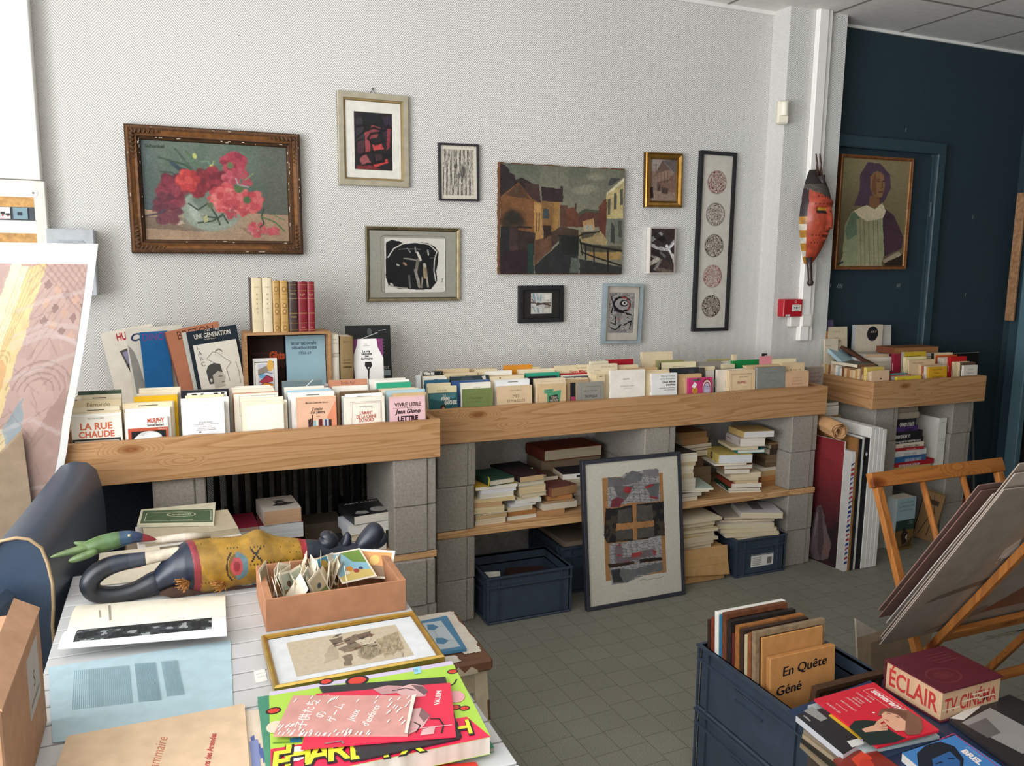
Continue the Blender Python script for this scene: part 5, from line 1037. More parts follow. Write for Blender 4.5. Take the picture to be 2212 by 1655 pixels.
spineout(713, 732, 723, .24, '#d8cfb8', '#e9e2d0', 'cream hardback with its spine outward, just right of the display box', [('t', 'A. BOSQUET', .5, .93, .003, '#5a544a', {'fit': .5}), ('r', .2, .88, .8, .884, '#8a8274')] + [('r', .15, q, .85, q+.006, '#7d766a') for q in (.70, .72, .74)])
spineout(734, 763, 727, .24, '#5a4a38', '#8a7450', 'olive-brown hardback with its spine outward beside the white and purple cover', [('t', 'COLLECTION', .5, .92, .004, '#4a3a28', {'fit': .6}), ('t', 'HISTOIRE', .5, .66, .005, '#4a3a28', {'fit': .55}), ('t', 'UNIVERSELLE', .5, .62, .005, '#4a3a28', {'fit': .75}), ('t', 'CHIFFRES', .5, .56, .006, '#2d2218', {'fit': .65, 'b': .03})])
def stand(x0, x1, y0, y, z, c, lab, art, t=.012, lean=4, sc=None, mat='glossy_print', grp=GF, name='paperback', hard=False, pages=PAGE, xmin=-9):
 th_ = math.radians(lean); a = onY(x0, y0, y+.01); b = onY(x1, y0, y+.01); a.x = max(a.x, xmin); b.x = max(b.x, xmin+.10); hh = (a.z-z)/math.cos(th_); w_ = b.x-a.x; s = (onY(x0, y0, y)-onY(x0, y0+40, y)).length/40
 bk = book(name, w_, hh, t, c, pages, sc, pxart(art, x0, x1, y0, w_, hh, s), None, hard, lab, 'book', grp, mat=mat); bk.location = (a.x, y+t, z); bk.rotation_euler = (-th_, 0, 0); return bk
stand(749, 846, 706, .42, ZR, '#1f2326', 'large black book with white script, behind the white and purple vase-shaped cover', [('l', [(780, 736), (818, 722)], 1.5, '#e6e6e4'), ('c', 800, 720, 5, '#5a6064', 8), ('l', [(820, 718), (836, 716)], 1, '#d9d9d6'), ('t', 'got', 841, 803, 9, '#e0ddd4', {'a': 'r', 'i': .3, 'px': 16}), ('r', 824, 806, 843, 818, '#9ab4bc')] + [('r', 826, 738+7*k, 832, 739+7*k, '#8a9094') for k in range(5)], .015, 7)
vase = [(765, 734), (773, 734), (774, 742), (770, 755), (765, 764), (763, 775), (764, 790), (767, 800), (770, 812), (826, 812), (827, 798), (829, 785), (827, 772), (820, 760), (816, 748), (814, 734), (824, 734)]
stand(763, 828, 734, .245, zb, '#7b3a6c', 'white paperback with a purple edge, vase outline and black pen nib', [('p', [(773, 734), (772, 745), (768, 757), (764, 768), (763, 790), (766, 830), (828, 830), (828, 776), (822, 764), (816, 752), (814, 734)], '#efedea'), ('t', 'Yvan', 790, 746, 2.5, '#55504c', {'px': 6}), ('t', 'Desnoues', 792, 749.5, 2.5, '#55504c', {'px': 13}), ('t', 'La vie', 791, 763, 5, '#2a2827', {'px': 17, 'b': .03}), ('t', 'sexuelle', 792, 768.5, 5, '#2a2827', {'px': 22, 'b': .03}), ('t', 'des', 792, 773.5, 5, '#2a2827', {'px': 9, 'b': .03}), ('t', 'écrivains', 792, 779, 5, '#2a2827', {'px': 25, 'b': .03}), ('p', [(788, 784), (801, 784), (803, 792), (797, 802), (795.5, 830), (794, 830), (793, 802), (787, 792)], '#222124'), ('c', 795, 797, 1.6, '#efedea')], .016, 4)
# ================================================================== LONG MIDDLE TRAY (stand B)
ZB = ZT+.0205; YB = .028
GB_ = 'upright books in the long middle tray'; LIM[GB_] = (-.022, 2.137)
def c8(L_):   # coordinates noted in an enlarged view of the tray
 return [(860+a*.22604, 860+b*.22604, 740+c*.22604, *r) for a, b, c, *r in L_]
def c13(L_): return [(1300+a*.23508, 1300+b*.23508, 740+c*.23508, *r) for a, b, c, *r in L_]
K = .8
bin_col(YB, ZB, c8([
 (295, 567, 490, .013, '#2f5e62', {'label': 'teal paperback with bold white lettering, first in the long middle tray', 'art': [('p', [(927, 853), (985, 851), (985, 862), (950, 868), (927, 862)], '#4f7f86'), ('t', 'LA', 960, 860, 7, '#e6e4da', {'px': 6}), ('t', 'FEMME', 962, 867, 6.5, '#e6e4da', {'px': 18, 'b': .04}), ('t', 'GAUCHERE', 973, 876, 8, '#e6e4da', {'px': 27, 'b': .04}), ('c', 956, 884, 6, '#3a2420', 8), ('c', 957, 886, 3.5, '#b5836a', 5)]}),
 (250, 560, 430, .016, '#e5dab4', {'art': [('t', 'PETER HANDKE', 950, 848, 3.5, '#55503f', {'px': 24})]}), (200, 500, 400, .012, '#dccdae', {'mark': False}), (180, 492, 372, .022, '#2f617c', {'art': [('o', 915, 830, 955, 880, 1, '#274f66')], 'hard': True}), (160, 465, 344, .018, '#e6e3da'), (150, 455, 330, .014, '#ddd3c0'), (130, 426, 286, .02, '#212226', {'sc': '#c9bfae', 'art': [('t', 'William Irish', 911, 812, 7, '#e0ddd4', {'px': 36, 'b': .04, 'sx': .8}), ('l', [(946, 812), (955, 803)], .8, '#9a9a98')]}), (60, 120, 288, .012, '#d6d8da', {'label': 'clear-covered pale booklet at the left back corner of the long middle tray'}), (375, 680, 262, .02, '#cdb793', {'mark': False}), (640, 930, 258, .02, '#c6ae8a', {'mark': False})],),
 'teal paperback with bold white lettering', GB_)
bin_col(YB, ZB, c8([
 (620, 900, 450, .013, '#75834f', {'label': 'olive-green paperback with faint dark title inside a thin border', 'art': [('o', 1008, 853, 1055, 900, .5, '#5f6b40'), ('t', "L'Imposteur", 1028, 863.5, 5, '#4a5632', {'px': 31}), ('t', 'Une histoire', 1029, 871, 3, '#4a5632', {'px': 22, 'i': .2})]}),
 (600, 885, 392, .018, '#e9e5da', {'art': [('t', 'MARCEL', 1030, 840.5, 2.5, '#6a655a', {'px': 14})]}), (520, 880, 374, .018, '#35568c', {'sc': '#3f6398', 'mark': False, 'pages': '#d9d2c0'}), (505, 868, 330, .022, '#2e3c40', {'art': [('c', 1008, 826, 16, '#3f4b52', 12), ('p', [(1040, 817), (1048, 815), (1050, 826), (1045, 826)], '#c9c5ba')]}), (490, 850, 345, .014, '#d8c8a6', {'mark': False}), (438, 755, 302, .02, '#d3c09c', {'mark': False}), (430, 740, 300, .018, '#c8b28c', {'mark': False})]),
 'olive-green paperback with thin border', GB_)
bin_col(YB, ZB, c8([
 (945, 1280, 424, .014, '#d5bb98', {'label': 'tan paperback with small name above two lines of black capitals', 'art': [('t', 'MORIZ GABROIX', 1114, 847, 2.2, '#5a4838', {'px': 25}), ('t', 'MES', 1114, 861, 6.5, '#4a3a2c', {'px': 14, 'sp': 1.1}), ('t', 'SEMAILLES', 1114, 871, 6, '#4a3a2c', {'px': 39, 'sp': 1.1})]}),
 (935, 1255, 364, .018, '#e6e7e8'), (920, 1245, 358, .014, '#e4dccb', {'mark': False}), (880, 1203, 330, .02, '#dbcbac', {'art': [('c', 1080, 818, 2, '#8a5a48', 2)]}), (860, 1190, 322, .016, '#c7a988', {'mark': False}), (800, 1088, 281, .02, '#e6e2d8', {'mark': False}), (690, 945, 263, .02, '#d6c6a4', {'mark': False}), (1018, 1280, 222, .02, '#d28a2c', {'mark': False, 'label': 'orange book rising above the others at the back of the middle tray'})]),
 'tan paperback with two lines of capitals', GB_)
bin_col(YB, ZB, c8([
 (1345, 1605, 405, .014, '#cdb18a', {'label': 'tan paperback with a torn green shape and black title box', 'art': [('p', [(1175, 843), (1196, 842), (1194, 852), (1175, 851)], '#5a9a76'), ('p', [(1181, 850), (1212, 845), (1209, 872), (1182, 872)], '#4f9470'), ('p', [(1186, 857), (1204, 854), (1208, 872), (1186, 872)], '#34302c'), ('t', 'THOMAS', 1185, 846, 2.5, '#2a4034', {'px': 14}), ('t', 'MANN', 1184, 849.8, 2.5, '#2a4034', {'px': 11}), ('t', 'TONIO', 1196, 863.5, 5, '#d8d2c0', {'px': 15}), ('t', 'KRÖGER', 1197, 869.5, 5, '#d8d2c0', {'px': 18})]}),
 (1312, 1600, 354, .016, '#d9c6a8', {'art': [('o', 1168, 826, 1218, 880, .5, '#a08a6c')]}), (1300, 1590, 350, .014, '#e0d2b8', {'mark': False}), (1255, 1520, 334, .022, '#232227', {'mark': False, 'hard': True}), (1225, 1542, 298, .02, '#2f9a7c', {'mark': False}), (1190, 1500, 285, .018, '#e0d3b8', {'mark': False}), (1150, 1500, 263, .018, '#dfd2b6', {'mark': False}), (1065, 1355, 246, .018, '#cdbb98', {'mark': False})]),
 'tan paperback with torn green shape', GB_)
bin_col(YB, ZB, c8([
 (1722, 1963, 386, .014, '#8f8c84', {'label': 'grey paperback with black capitals inside a thin frame, beside the pink-marked brown book', 'art': [('o', 1255, 836, 1298, 890, .8, '#6d6a64'), ('t', 'HENRY MILLER', 1275, 847, 2.5, '#35332f', {'px': 28}), ('t', 'TROPIQUE', 1276, 860, 5, '#35332f', {'px': 27, 'b': .02})]}),
 (1605, 1822, 366, .022, '#a98f6c', {'art': [('r', 1231, 828, 1243, 880, '#35302e'), ('r', 1233, 829, 1241, 858, '#1d1c1f'), ('r', 1233, 858, 1241, 880, '#a83a5a')]}), (1600, 1816, 348, .014, '#cfb995', {'mark': False}), (1590, 1817, 330, .018, '#4a4a4e', {'art': [('r', 1222, 817, 1240, 840, '#dedbd4'), ('r', 1243, 817, 1255, 840, '#c9c6be'), ('l', [(1240, 815), (1240, 845)], 1, '#1d1c1f')]}), (1560, 1812, 318, .014, '#e6e0d4', {'mark': False}), (1545, 1808, 300, .018, '#a8262e', {'mark': False}), (1503, 1822, 226, .02, '#dccba8', {'art': [('t', 'Mary Dearborn', 1256, 799, 3, '#4a4236', {'px': 23}), ('t', 'Henry Miller', 1248, 808, 6, '#b02c30', {'px': 35, 'b': .03})]}), (1410, 1503, 245, .016, '#b5514c', {'sc': '#c9bda6', 'mark': False})]),
 'grey paperback with thin frame', GB_)
bin_col(YB, ZB, c13([
 (78, 396, 262, .014, '#e9e4d9', {'label': 'tall white paperback with tiny black lines of type, centre of the middle tray', 'art': [('t', 'ROGER PONS', 1352, 822, 2.4, '#3c3834', {'px': 14, 'b': .03}), ('t', 'EXTRAITS DU CORPS', 1355, 837, 2.4, '#6d675e', {'px': 29}), ('t', 'Mise en vers', 1356, 842, 2, '#6d675e', {'px': 16})]}),
 (-50, 30, 295, .016, '#d0bd9a', {'label': 'tan spine with printed label just left of the tall white paperback'}), (-100, 140, 280, .014, '#dccba9', {'mark': False}), (-130, 143, 206, .02, '#dcceb0', {'art': [('t', 'DAVID BELLOS', 1312, 796, 3.4, '#6d6350', {'px': 30}), ('t', 'GEORGES', 1287, 803, 2.4, '#8a8070', {'px': 14})]}), (140, 335, 212, .018, '#d6c2a0', {'mark': False}), (-210, 60, 182, .02, '#ddd4bc', {'mark': False}), (48, 290, 162, .02, '#9f1d2a', {'mark': False, 'label': 'dark red book standing highest behind the tall white paperback'})]),
 'tall white paperback', GB_)
bin_col(YB, ZB, c13([
 (458, 692, 290, .014, '#e6e6e4', {'label': 'white paperback with right-aligned black title lines, near the pink arched cover', 'art': [('t', 'Marcel Proust', 1458, 816, 4, '#4a4846', {'a': 'r', 'px': 30}), ('t', 'et les Eyragues', 1458, 822, 4, '#4a4846', {'a': 'r', 'px': 33}), ('t', 'Deux lettres', 1459, 829, 4.2, '#2c2a28', {'a': 'r', 'px': 28, 'b': .03}), ('t', 'inédites', 1459, 835, 4.2, '#2c2a28', {'a': 'r', 'px': 20, 'b': .03}), ('t', 'proposées et commentées', 1459, 841, 3, '#4a4846', {'a': 'r', 'px': 35, 'i': .25}), ('t', 'par François', 1459, 845.5, 3, '#4a4846', {'a': 'r', 'px': 25, 'i': .25})]}),
 (375, 622, 276, .016, '#d9c49e', {'mark': False}), (370, 612, 262, .014, '#dbc9a8', {'mark': False}), (232, 510, 242, .018, '#c8a478', {'mark': False}), (637, 892, 240, .018, '#2d3134', {'art': [('c', 1494, 808, 7, '#3b4044', 9)]}), (548, 866, 190, .02, '#ded2ae', {'art': [('t', 'Jacques', 1467, 795, 3, '#4a4436', {'px': 30, 'i': .2})], 'sc': '#3c3a3a'}), (515, 750, 171, .018, '#8a8a58', {'mark': False}), (490, 760, 172, .018, '#c7b08c', {'mark': False}), (372, 650, 92, .02, '#d6c6a6', {'mark': False, 'label': 'tall tan booklet rising against the wall above the middle tray'})]),
 'white paperback with right-aligned title', GB_)
bin_col(YB, ZB, c13([
 (797, 1016, 330, .014, '#c43a72', {'label': 'bright pink paperback with a pale dotted arch and little bird drawing', 'art': [('c', 1527, 838, 12, '#8f2233', 18), ('c', 1527, 840, 11, '#e6d5d8', 16.5), ('c', 1527, 842, 9.5, '#8f2233', 15), ('c', 1527, 843, 8, '#b9b3cc', 13.5), ('t', 'Roman', 1528, 838, 2.5, '#3a3450', {'px': 10}), ('t', 'd\'un', 1528, 843, 3, '#8a2c4a', {'px': 7}), ('c', 1501, 844, 7, '#d0a23c', 7), ('c', 1501, 844, 5, '#b5822c', 5), ('p', [(1494, 836), (1500, 826), (1506, 832), (1500, 840)], '#ece6e4'), ('p', [(1494, 822), (1512, 818), (1514, 824), (1500, 825)], '#4a6a5a'), ('c', 1508, 821, 3, '#7d2438', 2.5)]}),
 (760, 930, 330, .012, '#caa884', {'mark': False}), (705, 918, 300, .018, '#c9a67c', {'mark': False}), (700, 910, 296, .016, '#cfb28c', {'mark': False}), (890, 945, 235, .018, '#4a4640', {'mark': False}), (820, 1040, 230, .018, '#d8c8a8', {'mark': False}), (868, 1092, 182, .022, '#8a857c', {'mark': False})]),
 'bright pink paperback', GB_)
bin_col(YB, ZB, c13([
 (1170, 1410, 262, .016, '#dcc29c', {'label': 'cream paperback with dark red capitals inside a double border', 'art': [('o', 1580, 809, 1625, 870, .5, '#5a4a40'), ('o', 1582, 811, 1623, 870, .4, '#b5503f'), ('t', 'FERNAND LAMBERT', 1606, 817, 2, '#5a4a40', {'px': 19}), ('t', 'OUVREZ', 1603, 830, 4.6, '#8f2c28', {'px': 21, 'b': .03})]}),
 (1150, 1390, 258, .016, '#dccbb0', {'mark': False}), (1062, 1320, 254, .016, '#e0d6c8', {'mark': False}), (1045, 1312, 250, .012, '#2c2a2c', {'mark': False}), (962, 1240, 262, .018, '#c9c3b6', {'mark': False}), (940, 1222, 212, .02, '#cdbf9f', {'mark': False}), (1210, 1472, 170, .022, '#1f7f42', {'sc': '#1f7f42', 'art': [('o', 1596, 786, 1640, 850, 1, '#19703a')], 'hard': True}), (1090, 1245, 176, .016, '#d8d4ca', {'art': [('o', 1559, 783, 1590, 850, .6, '#1d1c1f')], 'sc': '#242326'}), (975, 1178, 158, .016, '#a39a5c', {'mark': False})]),
 'cream paperback with dark red capitals', GB_)
bin_col(YB, ZB, c13([
 (1430, 1690, 234, .022, '#83857f', {'label': 'grey cloth book with faint dark markings, third column from the tray\'s right end', 'hard': True, 'art': [('t', 'La plume', 1665, 808, 4, '#6d6f6a', {'px': 24, 'i': .2}), ('t', 'Stendhal', 1667, 826, 4, '#6d6f6a', {'px': 20})], 'sc': '#8f8f88'}),
 (1412, 1660, 226, .012, '#b58a5a', {'mark': False}), (1305, 1640, 222, .018, '#cdb18a', {'mark': False}), (1300, 1630, 214, .016, '#c3a67e', {'mark': False}), (1480, 1785, 162, .018, '#e0d2ac', {'art': [('r', 1640, 770, 1667, 900, '#d98c94')]}), (1470, 1740, 158, .014, '#d9ccb0', {'mark': False}), (1210, 1390, 112, .018, '#d8c6a6', {'mark': False})]),
 'grey cloth book', GB_)
bin_col(YB, ZB, c13([
 (1690, 1902, 276, .016, '#d3ab88', {'label': 'peach paperback with faint reddish lines of type, rightmost in the middle tray', 'art': [('t', 'GUSTAVE ROUD', 1722, 819, 2.4, '#8a6a5c', {'px': 22}), ('t', 'ECRITS', 1722, 826, 3, '#8a6a5c', {'px': 18}), ('t', 'ROMAN', 1722, 832, 2.6, '#8a6a5c', {'px': 22})]}),
 (1680, 1890, 268, .012, '#d9b594', {'mark': False}), (1640, 1862, 196, .022, '#d6bc96', {'art': [('t', 'des', 1714, 802, 3, '#6d5a44', {'px': 34})]}), (1640, 1855, 200, .018, '#cdb28c', {'mark': False}), (1600, 1800, 190, .016, '#d8c49c', {'mark': False}), (1370, 1610, 108, .02, '#25242c', {'label': 'black book with white italic lettering at the back right of the middle tray', 'art': [('t', 'Villiers de l\'Isle-Adam', 1653, 772, 3.6, '#d9d5cb', {'px': 38, 'i': .25, 'b': .02})]})]),
 'peach paperback with reddish type', GB_)
# ================================================================== RIGHT TRAY (stand C)
GC = 'books in the right-hand tray'; LIM[GC] = (2.529, 3.357)
def c6(L_): return [(1740+a*.18083, 1740+b*.18083, 670+c*.18083, *r) for a, b, c, *r in L_]
YC = .035; ZCc = ZT+.0205
bin_col(YC, ZCc, c6([(792, 1004, 730, .014, '#d6b594', {'label': 'tan paperback with a small dark mark at the right tray\'s front left corner', 'art': [('r', 1900, 818, 1905, 821, '#4a3a30')]}), (775, 990, 740, .012, '#dcc8aa', {'mark': False}), (760, 985, 742, .014, '#c9a884', {'mark': False}), (680, 940, 690, .02, '#c9b05a', {'sc': '#d8c26a', 'mark': False}), (650, 930, 684, .018, '#8a6040', {'mark': False})]), 'tan paperback at the right tray\'s front corner', GC)
bin_col(YC, ZCc, c6([(1095, 1382, 800, .014, '#d8bc38', {'label': 'yellow paperback sunk low at the front of the right-hand tray', 'art': [('t', 'FAG', 1952, 821, 2.4, '#4a4020', {'px': 6})]}), (1040, 1240, 796, .014, '#a8a49a', {'mark': False}), (1010, 1260, 785, .014, '#a84a3a', {'mark': False}), (1020, 1210, 762, .014, '#5a8a8c', {'mark': False})]), 'sunken yellow paperback', GC)
bin_col(YC, ZCc, c6([(1478, 1692, 682, .014, '#cf9d26', {'label': 'yellow paperback with dark lettering at the front of the right-hand tray', 'art': [('t', 'Auguste Boal', 2024, 801, 3.4, '#4a3c18', {'px': 21}), ('t', 'Théâtre', 2024, 809, 4, '#4a3c18', {'a': 'c', 'px': 12}), ('t', "de l'opprimé", 2026, 816, 3.6, '#4a3c18', {'px': 22})]}), (1440, 1660, 672, .014, '#cfc6b8', {'mark': False}), (1410, 1640, 668, .012, '#a0583c', {'mark': False}), (1380, 1610, 656, .016, '#cdae88', {'mark': False}), (1240, 1548, 602, .022, '#d3b994', {'art': [('t', 'Blaise Cendrars', 1984, 787, 3, '#4a3c30', {'px': 22})]}), (1235, 1480, 600, .018, '#d9c4a0', {'mark': False}), (1200, 1444, 566, .02, '#e6d8a6', {'mark': False}), (1182, 1440, 506, .022, '#c5a62c', {'sc': '#9a968a', 'art': [('r', 1958, 770, 1990, 771.2, '#6a5a20')]}), (1060, 1140, 525, .02, '#8f2238', {'mark': False})]), 'front yellow paperback with dark lettering', GC)
bin_col(YC, ZCc, c6([(1892, 2078, 664, .014, '#d9d2c8', {'label': 'white paperback with short dark title, at the right end of the right-hand tray', 'art': [('t', 'GERARD GENETTE', 2099, 800, 2, '#55504a', {'px': 13}), ('t', 'Figures I', 2099, 808, 3.6, '#55504a', {'px': 14})]}), (1885, 2092, 630, .022, '#5c4638', {'mark': False}), (1850, 2080, 630, .016, '#d8c6a4', {'mark': False}), (1782, 2060, 622, .02, '#dcc8a2', {'mark': False}), (1742, 1992, 562, .024, '#b8211f', {'mark': False, 'hard': True}), (1650, 1960, 580, .02, '#dccbb0', {'mark': False}), (1610, 1930, 570, .018, '#dedad4', {'mark': False}), (1590, 1832, 545, .02, '#c2562a', {'mark': False}), (1538, 1758, 518, .022, '#dcc9a4', {'sc': '#2c2624', 'mark': False})]), 'white paperback of the right tray', GC)
yy = .135; k = 0; rr = random.Random(8)
SP = ['#c9b08a', '#b98e5e', '#d3bd98', '#c7a67c', '#a8754c', '#cdb48c', '#7a4a34', '#e0d6c4', '#a9c0c8', '#e6e2da', '#d3b89a', '#d8bca0', '#8a5a3c', '#cfae72', '#c49a62', '#d6c3a0']
for c in SP:
 t_ = rr.uniform(.016, .024); h_ = rr.uniform(.17, .19)
 b = book('paperback', .115, h_, t_-.001, c, PAGE, c, None, [('r', .25, q, .75, q+.02, shade(c, .6)) for q in (.75, .6, .3)], False, f'{cname(c)} paperback, {ORD[k] if k < 15 else "last"} from the front along the right tray\'s left end board', 'book', 'row of spines along the left end board of the right-hand tray')
 b.location = (2.533, yy+t_, ZCc); yy += t_; k += 1
 if yy > .46: break
a = onY(1780, 770, .34)
lay('spine', 2.545, 2.68, .17, ZCc+.1905, .018, .2, '#74746a', 0, sc='#7a5638', label='flat green-grey book lying across the row of spines in the right-hand tray', group=GC)
def stackC(px, pz, yf, rows, desc, depth=.13, z0=None): return pile(yf, z0 if z0 is not None else ZCc, rows, desc, GC, depth)
XA = lambda a: 1740+a*.18083
stackC(0, 0, .30, [(XA(900), XA(1140), .028, 'fore', '#8a6a48'), (XA(905), XA(1090), .024, 'fore', '#6a4a3a'), (XA(910), XA(1120), .022, 'fore', '#d8d2c6'), (XA(880), XA(1140), .02, 'fore', '#9a3a34'), (XA(890), XA(1060), .022, 'fore', '#c7b190'), (XA(1060), XA(1310), .022, 'fore', '#8a7a6a'),
 (XA(690), XA(1070), .03, 'tail', '#d3cec6', {'sc': '#cfcac2', 'rot': -6}), (XA(780), XA(1310), .026, 'tail', '#c9c6c0', {'rot': -9}), (XA(675), XA(1300), .026, 'tail', '#d3d0ca', {'rot': -9, 'pages': '#e2d6c6'}), (XA(760), XA(1310), .02, 'tail', '#c0bbb0', {'rot': -7, 'pages': '#cfb594'})], 'slanting pale stack in the right-hand tray', .14)
stackC(0, 0, .235, [(XA(1320), XA(1640), .14, 'fore', '#9a8a74', {'label': 'thick tan boxed volume under the right stack against the blue wall'}), (XA(1310), XA(1650), .018, 'fore', '#c9bda8'), (XA(1300), XA(1615), .016, 'tail', '#5a6a58', {'sc': '#4a5a4a'}), (XA(1310), XA(1650), .022, 'tail', '#b89a6c', {'sc': '#54685a', 'pages': '#c2a578'}), (XA(1330), XA(1660), .016, 'fore', '#d0c4a8'), (XA(1300), XA(1620), .014, 'tail', '#2c6a4c', {'pages': '#d6c8aa'}), (XA(1110), XA(1615), .02, 'tail', '#55202c', {'sc': '#4a1a26', 'pages': '#dcd8d0'}), (XA(1068), XA(1580), .036, 'tail', '#8a5a3c', {'sc': '#75422e', 'pages': '#9c7048', 'label': 'old brown leather book on top of the highest stack by the blue wall'})], 'stack against the blue wall', .14)
def standC(x0, x1, y0, yb, c, lab, art, z=ZCc, t=.014, sc=None, lean=5):
 x0, x1, y0 = XA(x0), XA(x1), 670+y0*.18083; stand(x0, x1, y0, min(yb, .445), z, c, lab, art, t, lean, sc, 'paper', GC, xmin=2.53)
standC(62, 324, 125, .49, '#4f4a63', 'purple-grey book with an orange label, against the wall beside the white pillar', [('r', 1764, 717, 1785, 737, '#d08a4c'), ('t', 'PRESQU', 1774, 725, 2.5, '#9a5a30', {'px': 15}), ('t', 'BORDES', 1774, 730, 2.5, '#9a5a30', {'px': 15})], lean=2)
standC(45, 310, 358, .385, '#d3c6b0', 'cream paperback in front of the purple-grey book by the pillar', [('t', 'YVES BONNEFOY', 1760, 751, 2.2, '#5a5044', {'px': 19, 'i': .2})])
standC(318, 537, 208, .418, '#cdc0a4', 'cream booklet with a red scrolled emblem against the blue wall', [('t', 'Yvan Desbonnel', 1814, 719, 2.2, '#6a5f50', {'px': 15}), ('t', 'Le', 1813, 733, 4, '#55493c', {'px': 5}), ('t', 'gisant voyageur', 1813, 739, 3.2, '#55493c', {'px': 24}), ('l', [(1800, 742), (1826, 741)], .5, '#8a7f70'), ('c', 1813, 757, 7, '#a8444a', 7), ('c', 1811, 757, 3.5, '#cdc0a4', 4), ('c', 1815, 755, 2.5, '#cdc0a4', 3), ('l', [(1808, 752), (1813, 747), (1818, 752)], 1.2, '#a8444a'), ('l', [(1806, 763), (1812, 766), (1820, 762)], 1.2, '#a8444a')])
standC(602, 922, 180, .50, '#cfc3b0', 'large pale book with a black disc on its cover, behind the slanting stack', [('c', 1885, 722, 16, '#232124', 16), ('t', 'ART', 1887, 720, 4, '#cfc3b0', {'px': 14})], sc='#a5a8a8', t=.03, lean=1)
standC(915, 1062, 184, .46, '#c5c2bc', 'plain pale board standing left of the old brown leather book', [])
b = book('hardback', .15, .2, .02, '#5a3a2a', '#dcd4c4', '#4a2e22', None, None, True, 'open brown hardback tipped over the books in the right-hand tray', 'book', GC); b.location = onY(1876, 790, .24); b.rotation_euler = (math.radians(-64), math.radians(12), math.radians(24))
b = book('hardback', .16, .21, .02, '#a9c3cd', '#e2e0da', '#a3bcc6', None, None, False, 'pale blue paperback tipped over the books in the right-hand tray', 'book', GC); b.location = onY(1818, 790, .30); b.rotation_euler = (math.radians(-58), math.radians(8), math.radians(10))
# ================================================================== FLAT STACKS UNDER THE TRAYS
ZS = .4315
GU = 'book stacks on the shelf of the left-hand stand'
AX = lambda a: 200+a*.34358
pile(-.12, ZS, [(AX(800), AX(1015), .02, 'fore', '#c9a884'), (AX(805), AX(1010), .018, 'fore', '#b98a62'), (AX(810), AX(1010), .018, 'tail', '#d0703a', {'sc': '#c9642c', 'pages': '#c9a88a'}), (AX(818), AX(1010), .019, 'fore', '#d8c4a4', {'pages': '#cdb396'}), (AX(812), AX(1000), .032, 'fore', '#8a2a3a', {'pages': '#d6bfa4'}), (AX(820), AX(1036), .02, 'fore', '#e2d0b4', {'pages': '#dcc9b0'}), (AX(822), AX(1050), .017, 'fore', '#d8d4cc', {'pages': '#e0ddd6'}), (AX(760), AX(1042), .015, 'tail', '#8a2438', {'depth': .19, 'rot': 2, 'pages': '#b59a8a', 'label': 'dark red booklet on top of the stack left of centre under the left tray', 'art': [('t', 'ALBERT CAMUS', .5, .8, .006, '#5f1626', {'fit': .5})]})], 'stack under the dark red booklet', GU, .15)
pile(-.11, ZS, [(AX(1010), AX(1250), .03, 'fore', '#cfc0a8'), (AX(1020), AX(1310), .016, 'tail', '#e0ded8'), (AX(1022), AX(1260), .034, 'fore', '#d9d6d0', {'pages': '#cdd2d6'}), (AX(1005), AX(1235), .015, 'tail', '#c28a5e', {'pages': '#d0a888'}), (AX(1052), AX(1330), .062, 'fore', '#701f2c', {'pages': '#ccd0d4', 'depth': .15, 'mat': 'paper'}), (AX(1066), AX(1305), .056, 'tail', '#d8cfc2', {'depth': .19, 'rot': 4, 'pages': '#c4a080', 'label': 'thick paperback with a photo of a bearded profile, top of the middle stack', 'art': [('t', 'BLONDIN', .5, .86, .014, '#b58f84', {'fit': .8}), ('p', [(.3, .36), (.45, .5), (.7, .52), (.95, .4), (.8, .34), (.5, .3)], '#35322f'), ('c', .55, .55, .14, '#4a4642', .12), ('c', .56, .52, .08, '#8a857d', .07), ('r', .4, .66, .7, .7, '#35322f')]})], 'stack under the thick paperback', GU, .14)
pile(-.11, ZS, [(AX(1600), AX(1850), .028, 'fore', '#d8d4cc', {'pages': '#d0cfcc'}), (AX(1560), AX(1846), .02, 'tail', '#2a2a2e', {'pages': '#d8d6d2'}), (AX(1600), AX(1850), .03, 'tail', '#dcd8d2', {'sc': '#e2dfd8', 'pages': '#cfc2ae'}), (AX(1590), AX(1856), .042, 'tail', '#d0d4da', {'sc': '#c3cad4', 'pages': '#dad9d6', 'rot': 6}), (AX(1618), AX(1884), .036, 'tail', '#202124', {'depth': .2, 'rot': 8, 'pages': '#dcd8d0', 'mat': 'glossy_print', 'label': 'black paperback with white capitals and two faces, top of the stack beside the block pillar', 'art': [('t', 'ARTAUD', .52, .84, .016, '#d9d6ce', {'fit': .85}), ('c', .72, .28, .2, '#a8a6a2', .17), ('p', [(.52, .34), (.6, .5), (.86, .5), (.92, .36), (.85, .44), (.62, .44)], '#1a1a1c'), ('r', .62, .3, .68, .32, '#2a2a2c'), ('r', .76, .3, .82, .32, '#2a2a2c'), ('r', .68, .18, .78, .2, '#3a3a3c'), ('p', [(.1, .16), (.2, .34), (.4, .3), (.42, .12), (.3, .08)], '#9a9894'), ('p', [(.1, .3), (.22, .42), (.42, .36), (.4, .28), (.2, .32)], '#161618')]})], 'stack beside the block pillar', GU, .15)
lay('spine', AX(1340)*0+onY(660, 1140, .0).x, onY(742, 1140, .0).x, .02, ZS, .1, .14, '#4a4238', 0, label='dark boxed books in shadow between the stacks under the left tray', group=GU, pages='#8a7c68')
GV = 'book stacks in the left bay of the middle stand'
BX = lambda a: 930+a*.27186
YV = .055
